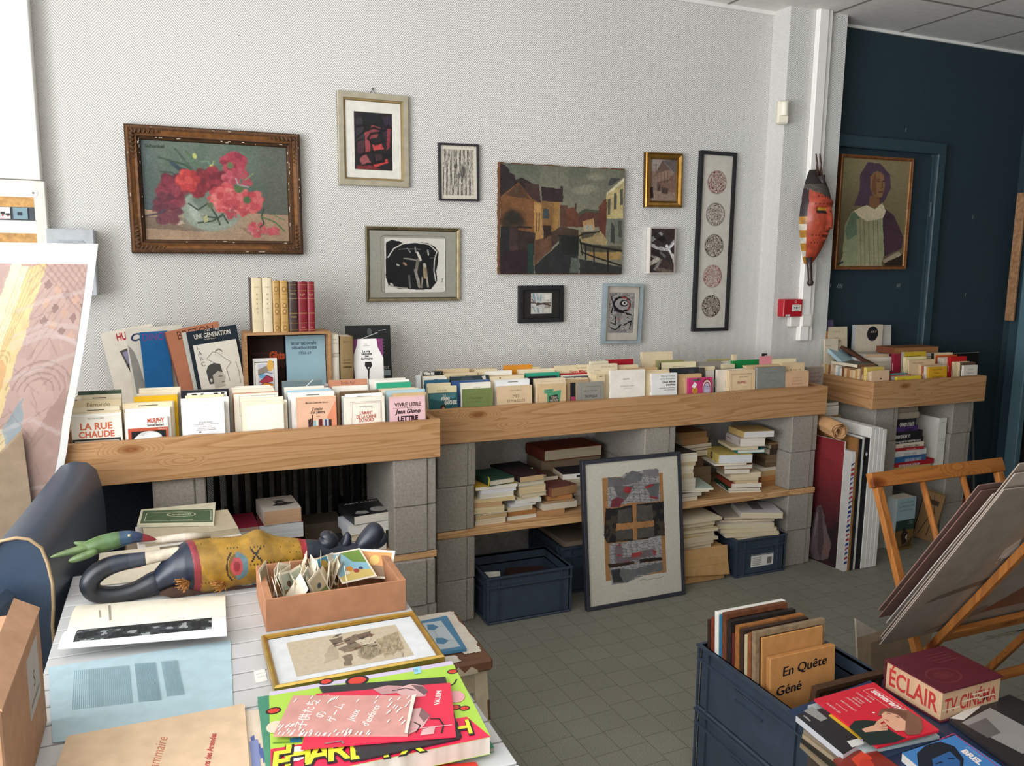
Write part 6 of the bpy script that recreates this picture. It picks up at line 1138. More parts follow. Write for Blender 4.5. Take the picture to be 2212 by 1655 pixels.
pile(YV-.02, ZS, [(BX(356), BX(598), .022, 'fore', '#cfc2a6', {'pages': '#d3c6ac'}), (BX(356), BX(600), .006, 'tail', '#b09a7a'), (BX(360), BX(606), .018, 'spine', '#c2a983', {'sc': '#b89c74'}), (BX(356), BX(612), .006, 'tail', '#3f3a34'), (BX(354), BX(592), .030, 'fore', '#d8c7a2', {'pages': '#d6c49e'}), (BX(352), BX(570), .02, 'fore', '#b58f68', {'pages': '#c7a47c'}), (BX(356), BX(676), .018, 'tail', '#d8c294', {'pages': '#d9c497', 'rot': -4}), (BX(390), BX(660), .024, 'fore', '#d4d8dc', {'pages': '#e0dacd'}), (BX(390), BX(678), .017, 'tail', '#dadce4', {'pages': '#e2e2e6', 'rot': 3}), (BX(352), BX(690), .016, 'tail', '#cfa53a', {'pages': '#e6e4de', 'rot': 2}),
 (BX(440), BX(655), .028, 'tail', '#2c4a3c', {'hard': True, 'sc': '#26402f', 'depth': .19, 'rot': 9, 'pages': '#d9d0bb', 'label': 'dark green hardback with a yellow ribbon, top of the leftmost stack', 'art': [('t', 'LES ŒUVRES', .5, .8, .012, '#1d3228', {'fit': .6}), ('t', 'CHOISIES', .5, .7, .012, '#1d3228', {'fit': .5})]})], 'leftmost stack of the middle stand', GV, .14)
m = MB(); a = onY(1056, 1031, .02); m.tube([(a.x, a.y+.01, a.z), (a.x, a.y-.006, a.z-.006), (a.x-.004, a.y-.012, a.z-.03), (a.x-.008, a.y-.01, a.z-.045)], .0028, 4, '#c9a838', flat=.25)
rb = m.build('ribbon', 'fibre')
for o in C.objects:
 if o.get('label', '').startswith('dark green hardback with a yellow ribbon'): rb.parent = o; rb.matrix_parent_inverse = o.matrix_world.inverted()
pile(YV, ZS, [(BX(600), BX(838), .018, 'fore', '#d9d4c8', {'pages': '#dcd8cc'}), (BX(612), BX(836), .022, 'fore', '#b88a5c', {'pages': '#a8764a'}), (BX(602), BX(806), .020, 'tail', '#cfc5b0', {'pages': '#d9cdb4', 'rot': 4}), (BX(625), BX(830), .014, 'tail', '#dcdde2', {'pages': '#e2e2e0', 'rot': 6}), (BX(680), BX(885), .018, 'tail', '#d8dadc', {'pages': '#dcdad4', 'rot': -3}), (BX(690), BX(870), .006, 'tail', '#e0d2b0'), (BX(710), BX(918), .021, 'tail', '#c8b898', {'hard': True, 'pages': '#d6cab0', 'rot': 6}), (BX(708), BX(918), .034, 'fore', '#c9b48c', {'pages': '#d0bd98'}), (BX(690), BX(905), .020, 'tail', '#b0b0a4', {'hard': True, 'pages': '#cfc6b0', 'rot': 4}), (BX(690), BX(892), .026, 'tail', '#3a2a2c', {'depth': .18, 'rot': 6, 'pages': '#c9ae84', 'label': 'dark brown paperback with faint title, top of the second stack', 'art': [('t', 'MISES EN PLACE', .5, .2, .006, '#75605a', {'fit': .7})]})], 'second stack of the middle stand', GV, .15)
pile(.19, ZS, [(BX(800), BX(1010), .15, 'fore', '#6a5a48', {'label': 'thick brown box of papers behind the second stack of the middle stand'}), (BX(840), BX(920), .012, 'tail', '#8a3a3c', {'pages': '#c9b8a4'}), (BX(720), BX(860), .012, 'tail', '#b58f62', {'depth': .15, 'rot': 6, 'pages': '#c8a87c', 'label': 'small tan pamphlet with a printed cartouche, behind the second stack', 'art': [('o', .25, .45, .75, .85, .001, '#8a6a44'), ('r', .35, .6, .65, .64, '#8a6a44'), ('r', .35, .7, .65, .74, '#8a6a44')]}), (BX(600), BX(850), .010, 'tail', '#232528', {'depth': .14, 'rot': 6, 'label': 'black folder lying open behind the second stack of the middle stand', 'dy': .06})], 'papers behind the second stack', GV, .13)
pile(YV+.01, ZS, [(BX(838), BX(1068), .024, 'tail', '#a87f58', {'pages': '#b58c62', 'rot': -2}), (BX(890), BX(1160), .030, 'spine', '#d3cab8', {'sc': '#c9bfae', 'art': None}), (BX(905), BX(1140), .014, 'fore', '#5a4a3c', {'pages': '#a88a68'}), (BX(935), BX(1130), .020, 'fore', '#a3683e', {'pages': '#b5804f'}), (BX(918), BX(1148), .042, 'tail', '#74443c', {'depth': .19, 'rot': 12, 'pages': '#a87e58', 'label': 'worn red-brown bound book with printed cover, top of the third stack', 'art': [('o', .12, .1, .9, .92, .0015, '#5a322c'), ('t', 'OEUVRES', .5, .7, .009, '#4a2622', {'fit': .5}), ('t', 'COMPLETES', .5, .6, .007, '#4a2622', {'fit': .55})]})], 'third stack of the middle stand', GV, .15)
pile(.16, ZS, [(BX(1150), BX(1330), .05, 'fore', '#d8d4ca', {'pages': '#dcd6ca'}), (BX(1130), BX(1330), .03, 'spine', '#e0dcd4', {'sc': '#e4e0d8'}), (BX(1140), BX(1340), .03, 'fore', '#cfc3ae'), (BX(1000), BX(1300), .02, 'tail', '#cdb498', {'depth': .16, 'rot': 10}), (BX(1070), BX(1330), .028, 'spine', '#2b2a2c', {'sc': '#e4e1da', 'depth': .17, 'rot': -6, 'label': 'white-spined book with black front, top of the stack behind the leaning frame', 'sart': [('r', .3, .15, .7, .6, '#3a3836')]})], 'stack behind the leaning frame', GV, .15)
lay('tail', onY(1172, 980, .30).x, onY(1300, 980, .30).x, .30, ZS+.20, .055, .2, '#7d3a24', 4, hard=True, label='thick rust-red boxed book at the back of the middle stand', group=GV, pages='#c2b49c', sc='#6a2f1e')
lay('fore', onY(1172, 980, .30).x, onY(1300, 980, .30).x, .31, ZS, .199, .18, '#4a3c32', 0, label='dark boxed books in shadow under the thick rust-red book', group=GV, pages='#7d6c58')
GR = 'book stacks in the right bay of the middle stand'
CX = lambda a: 1400+a*.24164
pile(.02, ZS, [(CX(300), CX(440), .02, 'fore', '#8a7c68'), (CX(300), CX(478), .022, 'tail', '#3c4a40', {'pages': '#d2ccbe', 'sc': '#2c3a30'}), (CX(300), CX(560), .008, 'tail', '#cfcfc6', {'depth': .2, 'rot': -12}), (CX(300), CX(600), .010, 'tail', '#b9c9bc', {'depth': .2, 'rot': -14, 'label': 'pale green booklet sticking out of the stack beside the leaning frame'}), (CX(290), CX(425), .055, 'fore', '#d9d3c6', {'pages': '#d2c9b8'}), (CX(290), CX(412), .006, 'tail', '#4a3a30'), (CX(288), CX(410), .02, 'fore', '#cfc0a0', {'pages': '#cdbd9c'}), (CX(288), CX(400), .02, 'fore', '#cdbfa8'), (CX(286), CX(412), .018, 'fore', '#d3c7b2'), (CX(284), CX(425), .02, 'fore', '#c9bba0', {'pages': '#c7b694'}), (CX(280), CX(440), .022, 'fore', '#ccc0aa'), (CX(276), CX(440), .016, 'fore', '#e0dcd4', {'pages': '#ded8ce'}), (CX(270), CX(440), .008, 'tail', '#3a3430')], 'stack beside the leaning frame', GR, .13)
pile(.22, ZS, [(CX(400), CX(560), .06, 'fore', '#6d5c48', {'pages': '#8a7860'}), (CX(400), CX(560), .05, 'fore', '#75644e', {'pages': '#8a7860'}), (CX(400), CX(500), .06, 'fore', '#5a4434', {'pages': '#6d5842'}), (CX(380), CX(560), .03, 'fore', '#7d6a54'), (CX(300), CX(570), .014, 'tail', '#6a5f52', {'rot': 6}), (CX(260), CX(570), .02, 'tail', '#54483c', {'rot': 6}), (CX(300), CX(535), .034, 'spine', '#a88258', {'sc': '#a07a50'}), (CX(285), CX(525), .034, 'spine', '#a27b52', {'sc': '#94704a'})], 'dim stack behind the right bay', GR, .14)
GW = 'tall stack in the right bay of the middle stand'
pile(.045, ZS, [(CX(775), CX(1018), .008, 'tail', '#d8d2c4', {'sc': '#e0dcd4', 'rot': -14}), (CX(780), CX(1020), .016, 'tail', '#1f4a34', {'sc': '#1f4a34', 'rot': -16, 'depth': .2, 'pages': '#d2ccbe', 'label': 'green-spined book near the bottom of the tall stack in the right bay', 'sart': [('r', .4, .2, .6, .6, '#c9c6b8')]}), (CX(800), CX(1030), .024, 'tail', '#a04a38', {'sc': '#94402f', 'rot': -14, 'depth': .19, 'pages': '#dcd6ca'}), (CX(830), CX(1003), .018, 'fore', '#c9b896', {'rot': -14, 'pages': '#c9b48e'}), (CX(780), CX(1000), .012, 'tail', '#d3c8b0', {'rot': -14, 'pages': '#d0c2a4'}), (CX(790), CX(1020), .026, 'tail', '#d6c4a6', {'rot': -14, 'pages': '#d8c8ac'}), (CX(730), CX(925), .022, 'tail', '#b0a088', {'rot': -14, 'pages': '#d8d2c6', 'sc': '#8a7c68'}), (CX(725), CX(950), .026, 'tail', '#8a5a3c', {'rot': -13, 'hard': True, 'sc': '#8f5638', 'pages': '#d9d4c8'}), (CX(640), CX(890), .008, 'tail', '#cdc8be', {'rot': -12, 'sc': '#d3cfc6'}),
 (CX(690), CX(948), .045, 'tail', '#cdb566', {'rot': -14, 'sc': '#d0b968', 'pages': '#cfd2d6', 'depth': .2, 'label': 'thick yellow paperback in the middle of the tall right-bay stack', 'sart': [('r', .1, .42, .9, .56, '#4a3a34'), ('r', .3, .46, .7, .52, '#b58a6a')]}), (CX(850), CX(1060), .02, 'tail', '#2f7a80', {'rot': -13, 'hard': True, 'sc': '#2b757c', 'pages': '#dcdad4', 'depth': .19, 'label': 'teal hardback above the thick yellow paperback in the right bay'}), (CX(800), CX(1000), .014, 'tail', '#cbbc9c', {'rot': -14, 'sc': '#c7b898', 'pages': '#cdbf9e'}), (CX(860), CX(1060), .046, 'tail', '#b9b0a8', {'rot': -12, 'hard': True, 'sc': '#b3aaa2', 'pages': '#d8d2c6', 'label': 'grey-white boxed hardback, second from top of the tall right-bay stack', 'sart': [('r', .5, .6, .6, .9, '#9a5a50')]}), (CX(890), CX(1130), .032, 'tail', '#c9ad72', {'rot': -9, 'sc': '#c3a66a', 'pages': '#d8d6d6', 'label': 'ochre paperback on top of the tall right-bay stack'})], 'tall right-bay stack', GW, .17)
GO = 'old brown books stacked against the right pillar'
pile(.10, ZS, [(CX(1010), CX(1170), .03, 'fore', '#8a5c3a', {'pages': '#9a6c44'}), (CX(1010), CX(1180), .026, 'fore', '#a0683c', {'pages': '#b07a48'}), (CX(1000), CX(1178), .03, 'tail', '#b09468', {'pages': '#b89c70'}), (CX(1000), CX(1195), .018, 'tail', '#c9c2b0', {'pages': '#cdc6b6'}), (CX(1055), CX(1195), .022, 'tail', '#5a4836', {'pages': '#6d5a44'}), (CX(1055), CX(1200), .022, 'tail', '#4a3c30', {'pages': '#75624a'}), (CX(1060), CX(1205), .024, 'tail', '#6a543c', {'pages': '#75624a'}), (CX(1090), CX(1210), .03, 'spine', '#3c2e26', {'sc': '#3f3028'}), (CX(1100), CX(1225), .022, 'spine', '#54402f', {'sc': '#54402f'}), (CX(1065), CX(1240), .012, 'tail', '#7d6448', {'pages': '#8a7050', 'rot': 4, 'art': [('o', .1, .1, .9, .9, .004, '#3a2c22'), ('r', .3, .3, .7, .7, '#4a382a')]})], 'old brown stack by the right pillar', GO, .15)
GQ = 'stacked books in the right-hand stand'
DX = lambda a: 1860+a*.20549
pile(.055, ZS, [(DX(330), DX(720), .012, 'tail', '#c9b27c', {'rot': -4}), (DX(320), DX(730), .022, 'spine', '#c9a04a', {'sc': '#c2a262'}), (DX(322), DX(762), .028, 'spine', '#a0202c', {'sc': '#a3222e', 'label': 'red-spined book with white lettering low in the right stand\'s stack', 'sart': [('t', 'ARTHUR ET MOI, UN FILM TOUT NOIR', .5, .5, .008, '#e0d6d0', {'rot': 0, 'fit': .1})]}), (DX(330), DX(684), .034, 'spine', '#38608c', {'sc': '#3a6494'}), (DX(330), DX(690), .032, 'spine', '#d6d4d0', {'sc': '#d8d6d4'}), (DX(332), DX(656), .018, 'spine', '#9c2a28', {'sc': '#a02c2a'}), (DX(330), DX(656), .026, 'spine', '#dccab6', {'sc': '#dccbb8'}), (DX(336), DX(655), .030, 'spine', '#242326', {'sc': '#262528'}), (DX(338), DX(645), .038, 'spine', '#232224', {'sc': '#242326'}), (DX(346), DX(600), .030, 'spine', '#4a2f66', {'sc': '#4d316a'}), (DX(350), DX(575), .044, 'spine', '#222124', {'sc': '#232225'}), (DX(355), DX(598), .038, 'spine', '#8a7f6c', {'sc': '#8f8472', 'hard': True}), (DX(355), DX(590), .030, 'spine', '#7d7464', {'sc': '#857b6a', 'hard': True})], 'stack in the right-hand stand', GQ, .13)
def letter_spine(o, txt, c, u=.5, hgt=.5, fit=.7, b=.02):
 me = o.data; m = MB(); xs = [v.co for v in me.vertices]; h = max(v.z for v in xs); t_ = -min(v.y for v in xs); x0 = min(v.x for v in xs)
 m.art([('t', txt, .5, u, t_*hgt, c, {'rot': 90, 'fit': None} if False else {'rot': 90, 'b': b, 'sx': 1})], (x0, 0, 0), (0, -1, 0), (0, 0, 1), t_, h)
 ys = [p[2] for p in m.v]; L_ = max(ys)-min(ys); k = fit*h/L_; mid = (max(ys)+min(ys))/2
 m.v = [(p[0], p[1], (p[2]-mid)*k+h*(1-u)) for p in m.v]
 q = m.build('spine_lettering', 'paper', o); return q
for o in list(C.objects):
 l = o.get('label', '')
 if o.get('group') == GQ:
  for k, (txt, c, u, f) in {'third': ('', '', 0, 0), 'red-spined': ('ARTHUR ET MOI UN FILM NOIR', '#e6ded8', .4, .5), 'fourth': ('LE SANG CORSE DU FLEUVE', '#c9d4e0', .6, .5), 'fifth': ('ALBERT LONDRES', '#8a8c90', .5, .4), 'sixth': ('CANNABIS', '#d99a86', .6, .3), 'seventh': ('FUMÉE CLANDESTINE', '#3a3230', .6, .5), 'eighth': ('Souris clandestine de Jean-Pierre', '#d0ccc4', .5, .85), 'ninth': ('LA MONDAINE', '#e2ded6', .32, .5), 'tenth': ('LUMIÈRES', '#1f1430', .6, .4), 'eleventh': ('LE PLUS GRAND', '#dcd8d0', .6, .65)}.items():
   if txt and (k in l): letter_spine(o, txt, c, 1-u if False else u, .5, f)
a = onY(2020, 940, .09)
X0, X1 = onY(2021, 1000, .07).x, onY(2037, 1000, .07).x
b = book('catalogue', .21, .30, X1-X0, '#d0cdc6', '#d8d4cc', '#d6d3cc', None, [('t', 'ÉCRIVAIN', .5, .57, .005, '#55504a', {'fit': .8}), ('t', 'FESTIVAL', .5, .53, .005, '#55504a', {'fit': .8}), ('r', .3, .9, .8, .91, '#6a655e'), ('t', '6', .3, .12, .007, '#8f2a2c', {})], False, 'tall white catalogue standing spine outward beside the stack in the right-hand stand', 'book', GQ)
b.location = (X0, .07, ZS); b.rotation_euler = (0, 0, PI/2)
z = .001
A0, A1 = onZ(1937, 1192, 0), onZ(1988, 1180, 0)
b = book('dictionary', .105, .245, .055, '#9db3b8', '#d3cabb', '#b5c0c2', [('r', 0, 0, 1, .42, '#6d5430'), ('r', 0, .38, 1, .58, '#2a3c34'), ('r', 0, .58, 1, 1, '#93aab0'), ('t', 'DICTIONNAIRE', .52, .90, .009, '#46555c', {'fit': .72}), ('t', 'DU MONDE RURAL', .52, .83, .009, '#46555c', {'fit': .85}), ('t', 'Les mots du passé', .5, .76, .008, '#46555c', {'fit': .72, 'i': .25}), ('t', 'MARCEL', .8, .53, .004, '#9ab0a8', {'fit': .2}), ('t', 'LACHIVER', .78, .49, .004, '#9ab0a8', {'fit': .28}), ('p', [(.3, .3), (.5, .42), (.7, .3), (.62, .12), (.4, .1)], '#2c211a'), ('p', [(.55, .24), (.66, .3), (.64, .18)], '#d0c9ba'), ('c', .45, .4, .08, '#1d1714'), ('p', [(.1, .05), (.9, .05), (.95, .25), (.6, .1)], '#4a3a24')], None, False, 'thick pale blue dictionary with a rural scene, on the floor below the right stand', 'book', 'books on the floor under the right-hand stand')
b.location = (A0.x-.02, A0.y+.09, z); b.rotation_euler = (0, 0, math.radians(3)); b.scale = (1.45, 1.5, 1.25)
b = book('hardback', .11, .30, .03, '#7d6040', '#8a7a64', '#1d1b1a', [('l', [(.2, .1), (.5, .5), (.3, .9)], .004, '#2c2018'), ('l', [(.6, .1), (.7, .6), (.5, .95)], .004, '#2c2018'), ('r', .3, .75, .8, .85, '#3a2c20')], None, True, 'brown book with dark drawn lines leaning behind the pale blue dictionary', 'book', 'books on the floor under the right-hand stand')
p_ = onZ(2000, 1165, 0); b.location = (p_.x-.03, p_.y+.06, .012); b.rotation_euler = (0, math.radians(9), math.radians(-62))
def crate(label, x0, x1, y0, y1, h, rot=0, loc=None, c='#364150', tagplate=False, group='grey-blue plastic crates'):
 """stackable plastic crate: thin walls, double rim, corner and edge ribs, grip slot panel"""
 w, d = x1-x0, y1-y0; t = thing('plastic_crate', label, 'crate', (x0, y0, 0.0), (0, 0, math.radians(rot)), group); m = MB(); tk = .004
 i = .012
 m.box(i, w-i, i, d-i, .008, .012, c)
 for a in ((i, w-i, i, i+tk), (i, w-i, d-i-tk, d-i), (i, i+tk, i, d-i), (w-i-tk, w-i, i, d-i)): m.box(a[0], a[1], a[2], a[3], .008, h, c)
 m.build('basin', 'plastic', t)
 m = MB()
 for z0, z1, o in ((h-.008, h, 0), (h-.052, h-.046, .002), (0, .010, .004)):
  ring_ = [(o, o, w-o, i+tk), (o, d-i-tk, w-o, d-o), (o, i+tk, i+tk, d-i-tk), (w-i-tk, i+tk, w-o, d-i-tk)]
  if z0 == 0: m.cbox(o, w-o, o, d-o, 0, .010, .003, c)
  else:
   for a, b_, e, f in ring_: m.box(a, e, b_, f, z0, z1, c)
 m.build('rim', 'plastic', t)
 for x in (.004, .055, w-.059, w-.008):
  for ya, yb2 in ((.003, i), (d-i, d-.003)): m = MB(); m.box(x, x+.004, ya, yb2, .008, h-.006, c); m.build('rib', 'plastic', t)
 for y in (.004, .055, d-.059, d-.008):
  for xa, xb in ((.003, i), (w-i, w-.003)): m = MB(); m.box(xa, xb, y, y+.004, .008, h-.006, c); m.build('rib', 'plastic', t)
 m = MB(); gx = w/2
 for x0_, x1_, z0_, z1_ in ((gx-.075, gx+.075, h-.085, h-.081), (gx-.075, gx+.075, h-.056, h-.052), (gx-.075, gx-.071, h-.085, h-.052), (gx+.071, gx+.075, h-.085, h-.052)):
  if tagplate: m.box(x0_, x1_, .003, i, z0_, z1_, c)
 for y0_, y1_, z0_, z1_ in ((d/2-.06, d/2+.06, h-.095, h-.091), (d/2-.06, d/2+.06, h-.060, h-.056)): m.box(.003, i, y0_, y1_, z0_, z1_, c)
 m.build('grip', 'plastic', t)
 if tagplate:
  m = MB(); m.box(gx-.06, gx+.085, .0100, .0118, .045, .105, '#d6d3cd'); m.art([('t', 'Der Storing Europé 10 litres', .5, 1.06, .006, '#e2e0dc', {'fit': 1.0})]+[('r', .06, .14+.16*k, .45, .2+.16*k, '#8a8782') for k in range(5)]+[('r', .72+.025*k, .15, .735+.025*k, .75, '#3a3836') for k in range(8)], (gx-.06, .0099, .045), (1, 0, 0), (0, 0, 1), .145, .06)
  m.build('paper_label', 'paper', t)
 return t
crate('grey-blue crate on the floor at the left of the middle stand, holding a brown book', .205, .632, -.085, .215, .222)
crate('grey-blue crate with the white printed label, heaped with papers, in the right bay', 1.60, 1.93, -.04, .36, .205, tagplate=True)
crate('grey-blue crate in the shadow behind the leaning frame', .66, 1.03, .10, .5, .24)
lay('tail', .38, .56, .0, .10, .06, .14, '#3a231d', -10, hard=True, label='dark brown leather book lying in the left floor crate', group='books in the left floor crate', pages='#6a5642', mat='vinyl')
lay('tail', .27, .42, -.03, .06, .07, .11, '#c9b79a', 12, label='tan pamphlet lying in the left floor crate', group='books in the left floor crate')
b = book('paperback', .10, .15, .012, '#dcd8cc', PAGE, '#cfd3cf', None, None, False, 'pale upright booklet in the left floor crate', 'book', 'books in the left floor crate'); b.location = (.25, .11, .014); b.rotation_euler = (math.radians(-30), 0, math.radians(-12))
lay('tail', .27, .55, -.05, .0125, .045, .2, '#5a5046', 0, label='dark papers in the bottom of the left floor crate', group='books in the left floor crate')
z = .013
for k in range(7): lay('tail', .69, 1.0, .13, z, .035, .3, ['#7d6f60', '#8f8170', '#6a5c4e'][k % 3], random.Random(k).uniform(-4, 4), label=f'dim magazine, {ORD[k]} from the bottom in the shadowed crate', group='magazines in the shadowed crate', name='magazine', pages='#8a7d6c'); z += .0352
z = .013; rr = random.Random(4)
for k in range(5): lay('tail', 1.625, 1.90, -.015, z, .0388, .34, '#a8977c', rr.uniform(-2, 2), label=f'cream paper bundle, {ORD[k]} from the bottom inside the labelled crate', group='papers in the labelled crate', name='paper_bundle'); z += .0391
HP = [(1.60, 1.90, -.02, .022, .33, '#c9bb9c', -12, 'cream paper bundle just above the rim of the labelled crate'), (1.585, 1.895, -.01, .02, .32, '#b9a98a', -14, 'tan paper bundle above the labelled crate'), (1.57, 1.88, -.005, .024, .30, '#d3cabc', -16, 'white-spined catalogue in the heap above the labelled crate'), (1.60, 1.90, .02, .012, .28, '#6a3a4a', -16, 'dark plum folder in the heap above the labelled crate'), (1.63, 1.92, .015, .012, .28, '#b5ab9c', -18, 'grey booklet with faint capitals near the top of the crate heap'), (1.70, 1.92, -.02, .03, .19, '#c3bfc0', -22, 'white paperback with a photo strip, top of the crate heap')]
for x0, x1, y, t_, dp, c, r_, lab in HP:
 lay('tail', x0, x1, y, z, t_, dp, c, r_, label=lab, group='heap above the labelled crate', pages='#cdc0a4', sc='#d9d3c8', art=[('r', .35, .3, .62, .95, '#6d6a6a'), ('r', .66, .4, .9, .42, '#8a8682'), ('r', .66, .5, .9, .52, '#8a8682'), ('r', .66, .6, .85, .62, '#8a8682')] if 'photo strip' in lab else ([('t', 'CINÉMATÉQUE', .5, .8, .012, '#8d8476', {'fit': .8})] if 'faint capitals' in lab else None)); z += t_+.0005
t = thing('cardboard_box', 'flattened tan cardboard box on the floor left of the labelled crate', 'cardboard box', (1.27, -.02, 0))
m = MB(); m.cbox(0, .285, .01, .42, .001, .175, .003, '#bb915f'); m.build('carton', 'card', t)
m = MB(); m.prism([(-.02, .06), (.300, .03), (.285, .10), (.275, .19), (-.02, .19)], -.012, -.004, '#c29a68'); m.art([('l', [(0, .4), (1, .33)], .0015, '#9a7448'), ('l', [(0, .7), (1, .62)], .001, '#a37c50'), ('l', [(.7, .2), (1, .8)], .001, '#9a7448')], (-.02, -.0121, .05), (1, 0, 0), (0, 0, 1), .30, .13); m.build('flap', 'card', t)
z = .1756; rr = random.Random(9)
for k in range(9): c = ['#d6cab0', '#cbb98f', '#d8d0c0', '#c9a870'][k % 4]; t_ = rr.uniform(.014, .024); lay('tail', 1.24+rr.uniform(0, .02), 1.50+rr.uniform(-.02, .02), .0+rr.uniform(-.02, .02), z, t_, .32, c, rr.uniform(-4, 4), label=f'{"cream" if k % 2 else "tan"} magazine, {ORD[k]} from the bottom of the stack on the flattened cardboard box', group='magazines on the flattened cardboard box', name='magazine', pages='#d0c3a8'); z += t_+.0004
# ================================================================== BETWEEN AND BESIDE THE STANDS
GP = 'canvases and boards leaning between the two stands'
def leanbox(name, label, c, x0, x1, yf, yb, h, lean, mat='card', art=None, edge=None, z=.001, cat='canvas', wave=0, sideart=None):
 """upright panel: seen edge faces the room (thickness along X), big faces to the sides"""
 m = MB(); m.cbox(0, x1-x0, 0, yb-yf, 0, h, .002, c)
 if edge: m.box(-.0005, x1-x0+.0005, -.001, .0004, 0.001, h-.001, edge)
 if art: m.art(art, (0, yb-yf, 0), (0, -1, 0), (0, 0, 1), yb-yf, h)
 if sideart: m.art(sideart, (0, -.0012, 0), (1, 0, 0), (0, 0, 1), x1-x0, h)
 o = m.build(name, mat, loc=(x0, yf, z), rot=(math.radians(-lean), 0, 0)); tag(o, label, cat, GP); return o
def xf(px, py, y): return onY(px, py, y).x
P0, P1 = Vector((2.150, .27, 0)), onZ(1805, 1229, 0); Htop = onY(1800, 957, P1.y).z
t = thing('canvas_painting', 'tall red and dark canvas with a hanging cloth painted on it, beside the middle stand', 'painting', (P1.x, P1.y, .001), (0, 0, math.atan2(P0.y-P1.y, P0.x-P1.x)+PI), GP)
W_ = (P1-P0).length
p = Paint(90, 200, '#7d1a22'); p.grad('#26141a', '#8a141e', .3, .85); p.mixm((p.noise(5, 3) > .6)*.25, '#5a1a20')
p.poly([(.50, .02), (.62, .44), (.68, .46), (.73, .42), (.9, .16), (.86, .05), (.7, .01)], '#5f4c4e', .3, 9, 2, 1, .03); p.poly([(.66, .44), (.7, .44), (.78, .18), (.74, .02), (.68, .1)], '#4a3638', .2, 9, 4); p.poly([(.55, .08), (.63, .4), (.66, .38), (.6, .04)], '#7d6a68', .2, 9, 5); p.poly([(.8, .2), (.9, .15), (.85, .05), (.78, .1)], '#6d4c48', .2)
p.build('painted_face', W_, Htop-.002, 'canvas_paint', t, (-W_/2, -.0005, Htop/2))
m = MB(); m.box(-W_, 0, .0, .007, 0, Htop, '#cfcbc6'); m.box(0, .0015, -.0005, .0075, 0, Htop, '#d9d6d2')
for k in range(17): z = .03+k*(Htop-.06)/16; m.box(.0014, .0026, .002, .005, z, z+.004, '#3a3836')
m.build('canvas_edge', 'paper', t)
y2 = -.165
def strip(name, x0, x1, yt, label, c, edge, mat='card', h=None, side=None, yf=y2, dep=.33, cat='board'):
 X0, X1 = xf(x0, 1225, yf), xf(x1, 1225, yf); hh = onY((x0+x1)/2, yt, yf).z
 return leanbox(name, label, c, X0, X1-.002, yf, yf+dep, hh, 0, mat, None, edge, cat=cat, sideart=side)
rr = random.Random(3)
strip('canvas_painting', 1821, 1830, 978, 'narrow white canvas edge streaked with blue and red paint, next to the red canvas', '#b9b6b2', '#d6d4d2', 'paper', side=[('p', [(.05, v), (.9, v+rr.uniform(.0, .03)), (.8, v+.03), (.1, v+.02)], rr.choice(['#2b3a7a', '#2b3a7a', '#3a3f6a', '#a03a44'])) for v in np.linspace(.06, .88, 22)], cat='painting')
strip('backing_board', 1831, 1835, 950, 'thin brown hardboard edge between the streaked canvas and the black frame', '#8d6238', '#94683c')
strip('framed_picture', 1836, 1842, 951, 'thin black frame edge next to the brown hardboard', '#232226', '#1e1d20', 'plastic', cat='frame')
strip('framed_picture', 1842.5, 1846.5, 947, 'thin white frame edge between two black frame edges', '#d0ccc6', '#cfcbc6', 'plastic', cat='frame')
o = strip('framed_picture', 1847, 1858, 949, 'broad black frame edge with a small white sticker, left of the white foam slabs', '#1d1c20', '#1a191c', 'plastic', cat='frame', side=[('p', [(.3, .885), (.55, .90), (.72, .88), (.45, .865)], '#d8d6d2')])
t = thing('foam_slabs', 'tall white ribbed foam slabs standing at the right of the leaning canvases', 'foam board', (xf(1859, 1225, -.17), -.17, .001), (0, 0, 0), GP)
hh = onY(1870, 925, -.17).z; w0 = xf(1893, 1222, -.17)-xf(1859, 1225, -.17)
for k in range(4):
 m = MB(); m.cbox(k*w0/4, (k+1)*w0/4-.0005, 0, .32, 0, hh-.006*(k % 2)-.004*k, .003, '#d3d0cb'); m.build('slab', 'paper', t)
m = MB(); X0 = 2.19; m.cbox(0, .28, 0, .25, 0, .770, .003, '#8f7350'); o = m.build('cardboard_box', 'card', loc=(X0, .185, .001)); tag(o, 'tall brown carton between the two stands, under the olive book', 'cardboard box')
zz = .772; GQ2 = 'books stacked between the two stands'
for k, (c, pg, t_, lab) in enumerate((('#d6d0c6', '#dcd8d0', .03, 'white-edged book, bottom of the small stack between the two stands'), ('#cfcac0', '#dedad2', .024, 'white-edged book, middle of the small stack between the two stands'), ('#5f5f48', '#e0dcd2', .022, 'olive book on top of the small stack between the two stands'))):
 lay('tail', 2.21, 2.45, .19, zz, t_, .2, c, 0, label=lab, group=GQ2, pages=pg, hard=k == 2); zz += t_+.0005
b = book('paperback', .115, .205, .04, '#9c8f84', '#c9bda8', '#7d8076', [('t', 'Les lettres', .45, .82, .011, '#8d4a5a', {'fit': .6}), ('t', 'amoureuses de', .5, .72, .009, '#8d4a5a', {'fit': .75, 'i': .25}), ('t', 'RIMBAUD', .45, .58, .014, '#8d4a5a', {'fit': .75}), ('l', [(.6, .62), (.92, .74)], .002, '#8d4a5a'), ('c', .55, .44, .08, '#8d4a5a', .05)], None, False, 'grey paperback with rose-coloured lettering standing between the two trays', 'book', GQ2)
b.location = (2.205, .232, zz); b.rotation_euler = (0, 0, 0)
A, B = onY(1770, 925, -.0), onY(1815, 930, -.13)
B = onY(1815, 934, -.13)
t = thing('paper_roll', 'roll of brown kraft paper resting on the leaning canvases', 'paper roll', (B.x, B.y, B.z)); ax = (Vector((2.235, .17, .775))-Vector(B)); ax = ax; R_ = .047
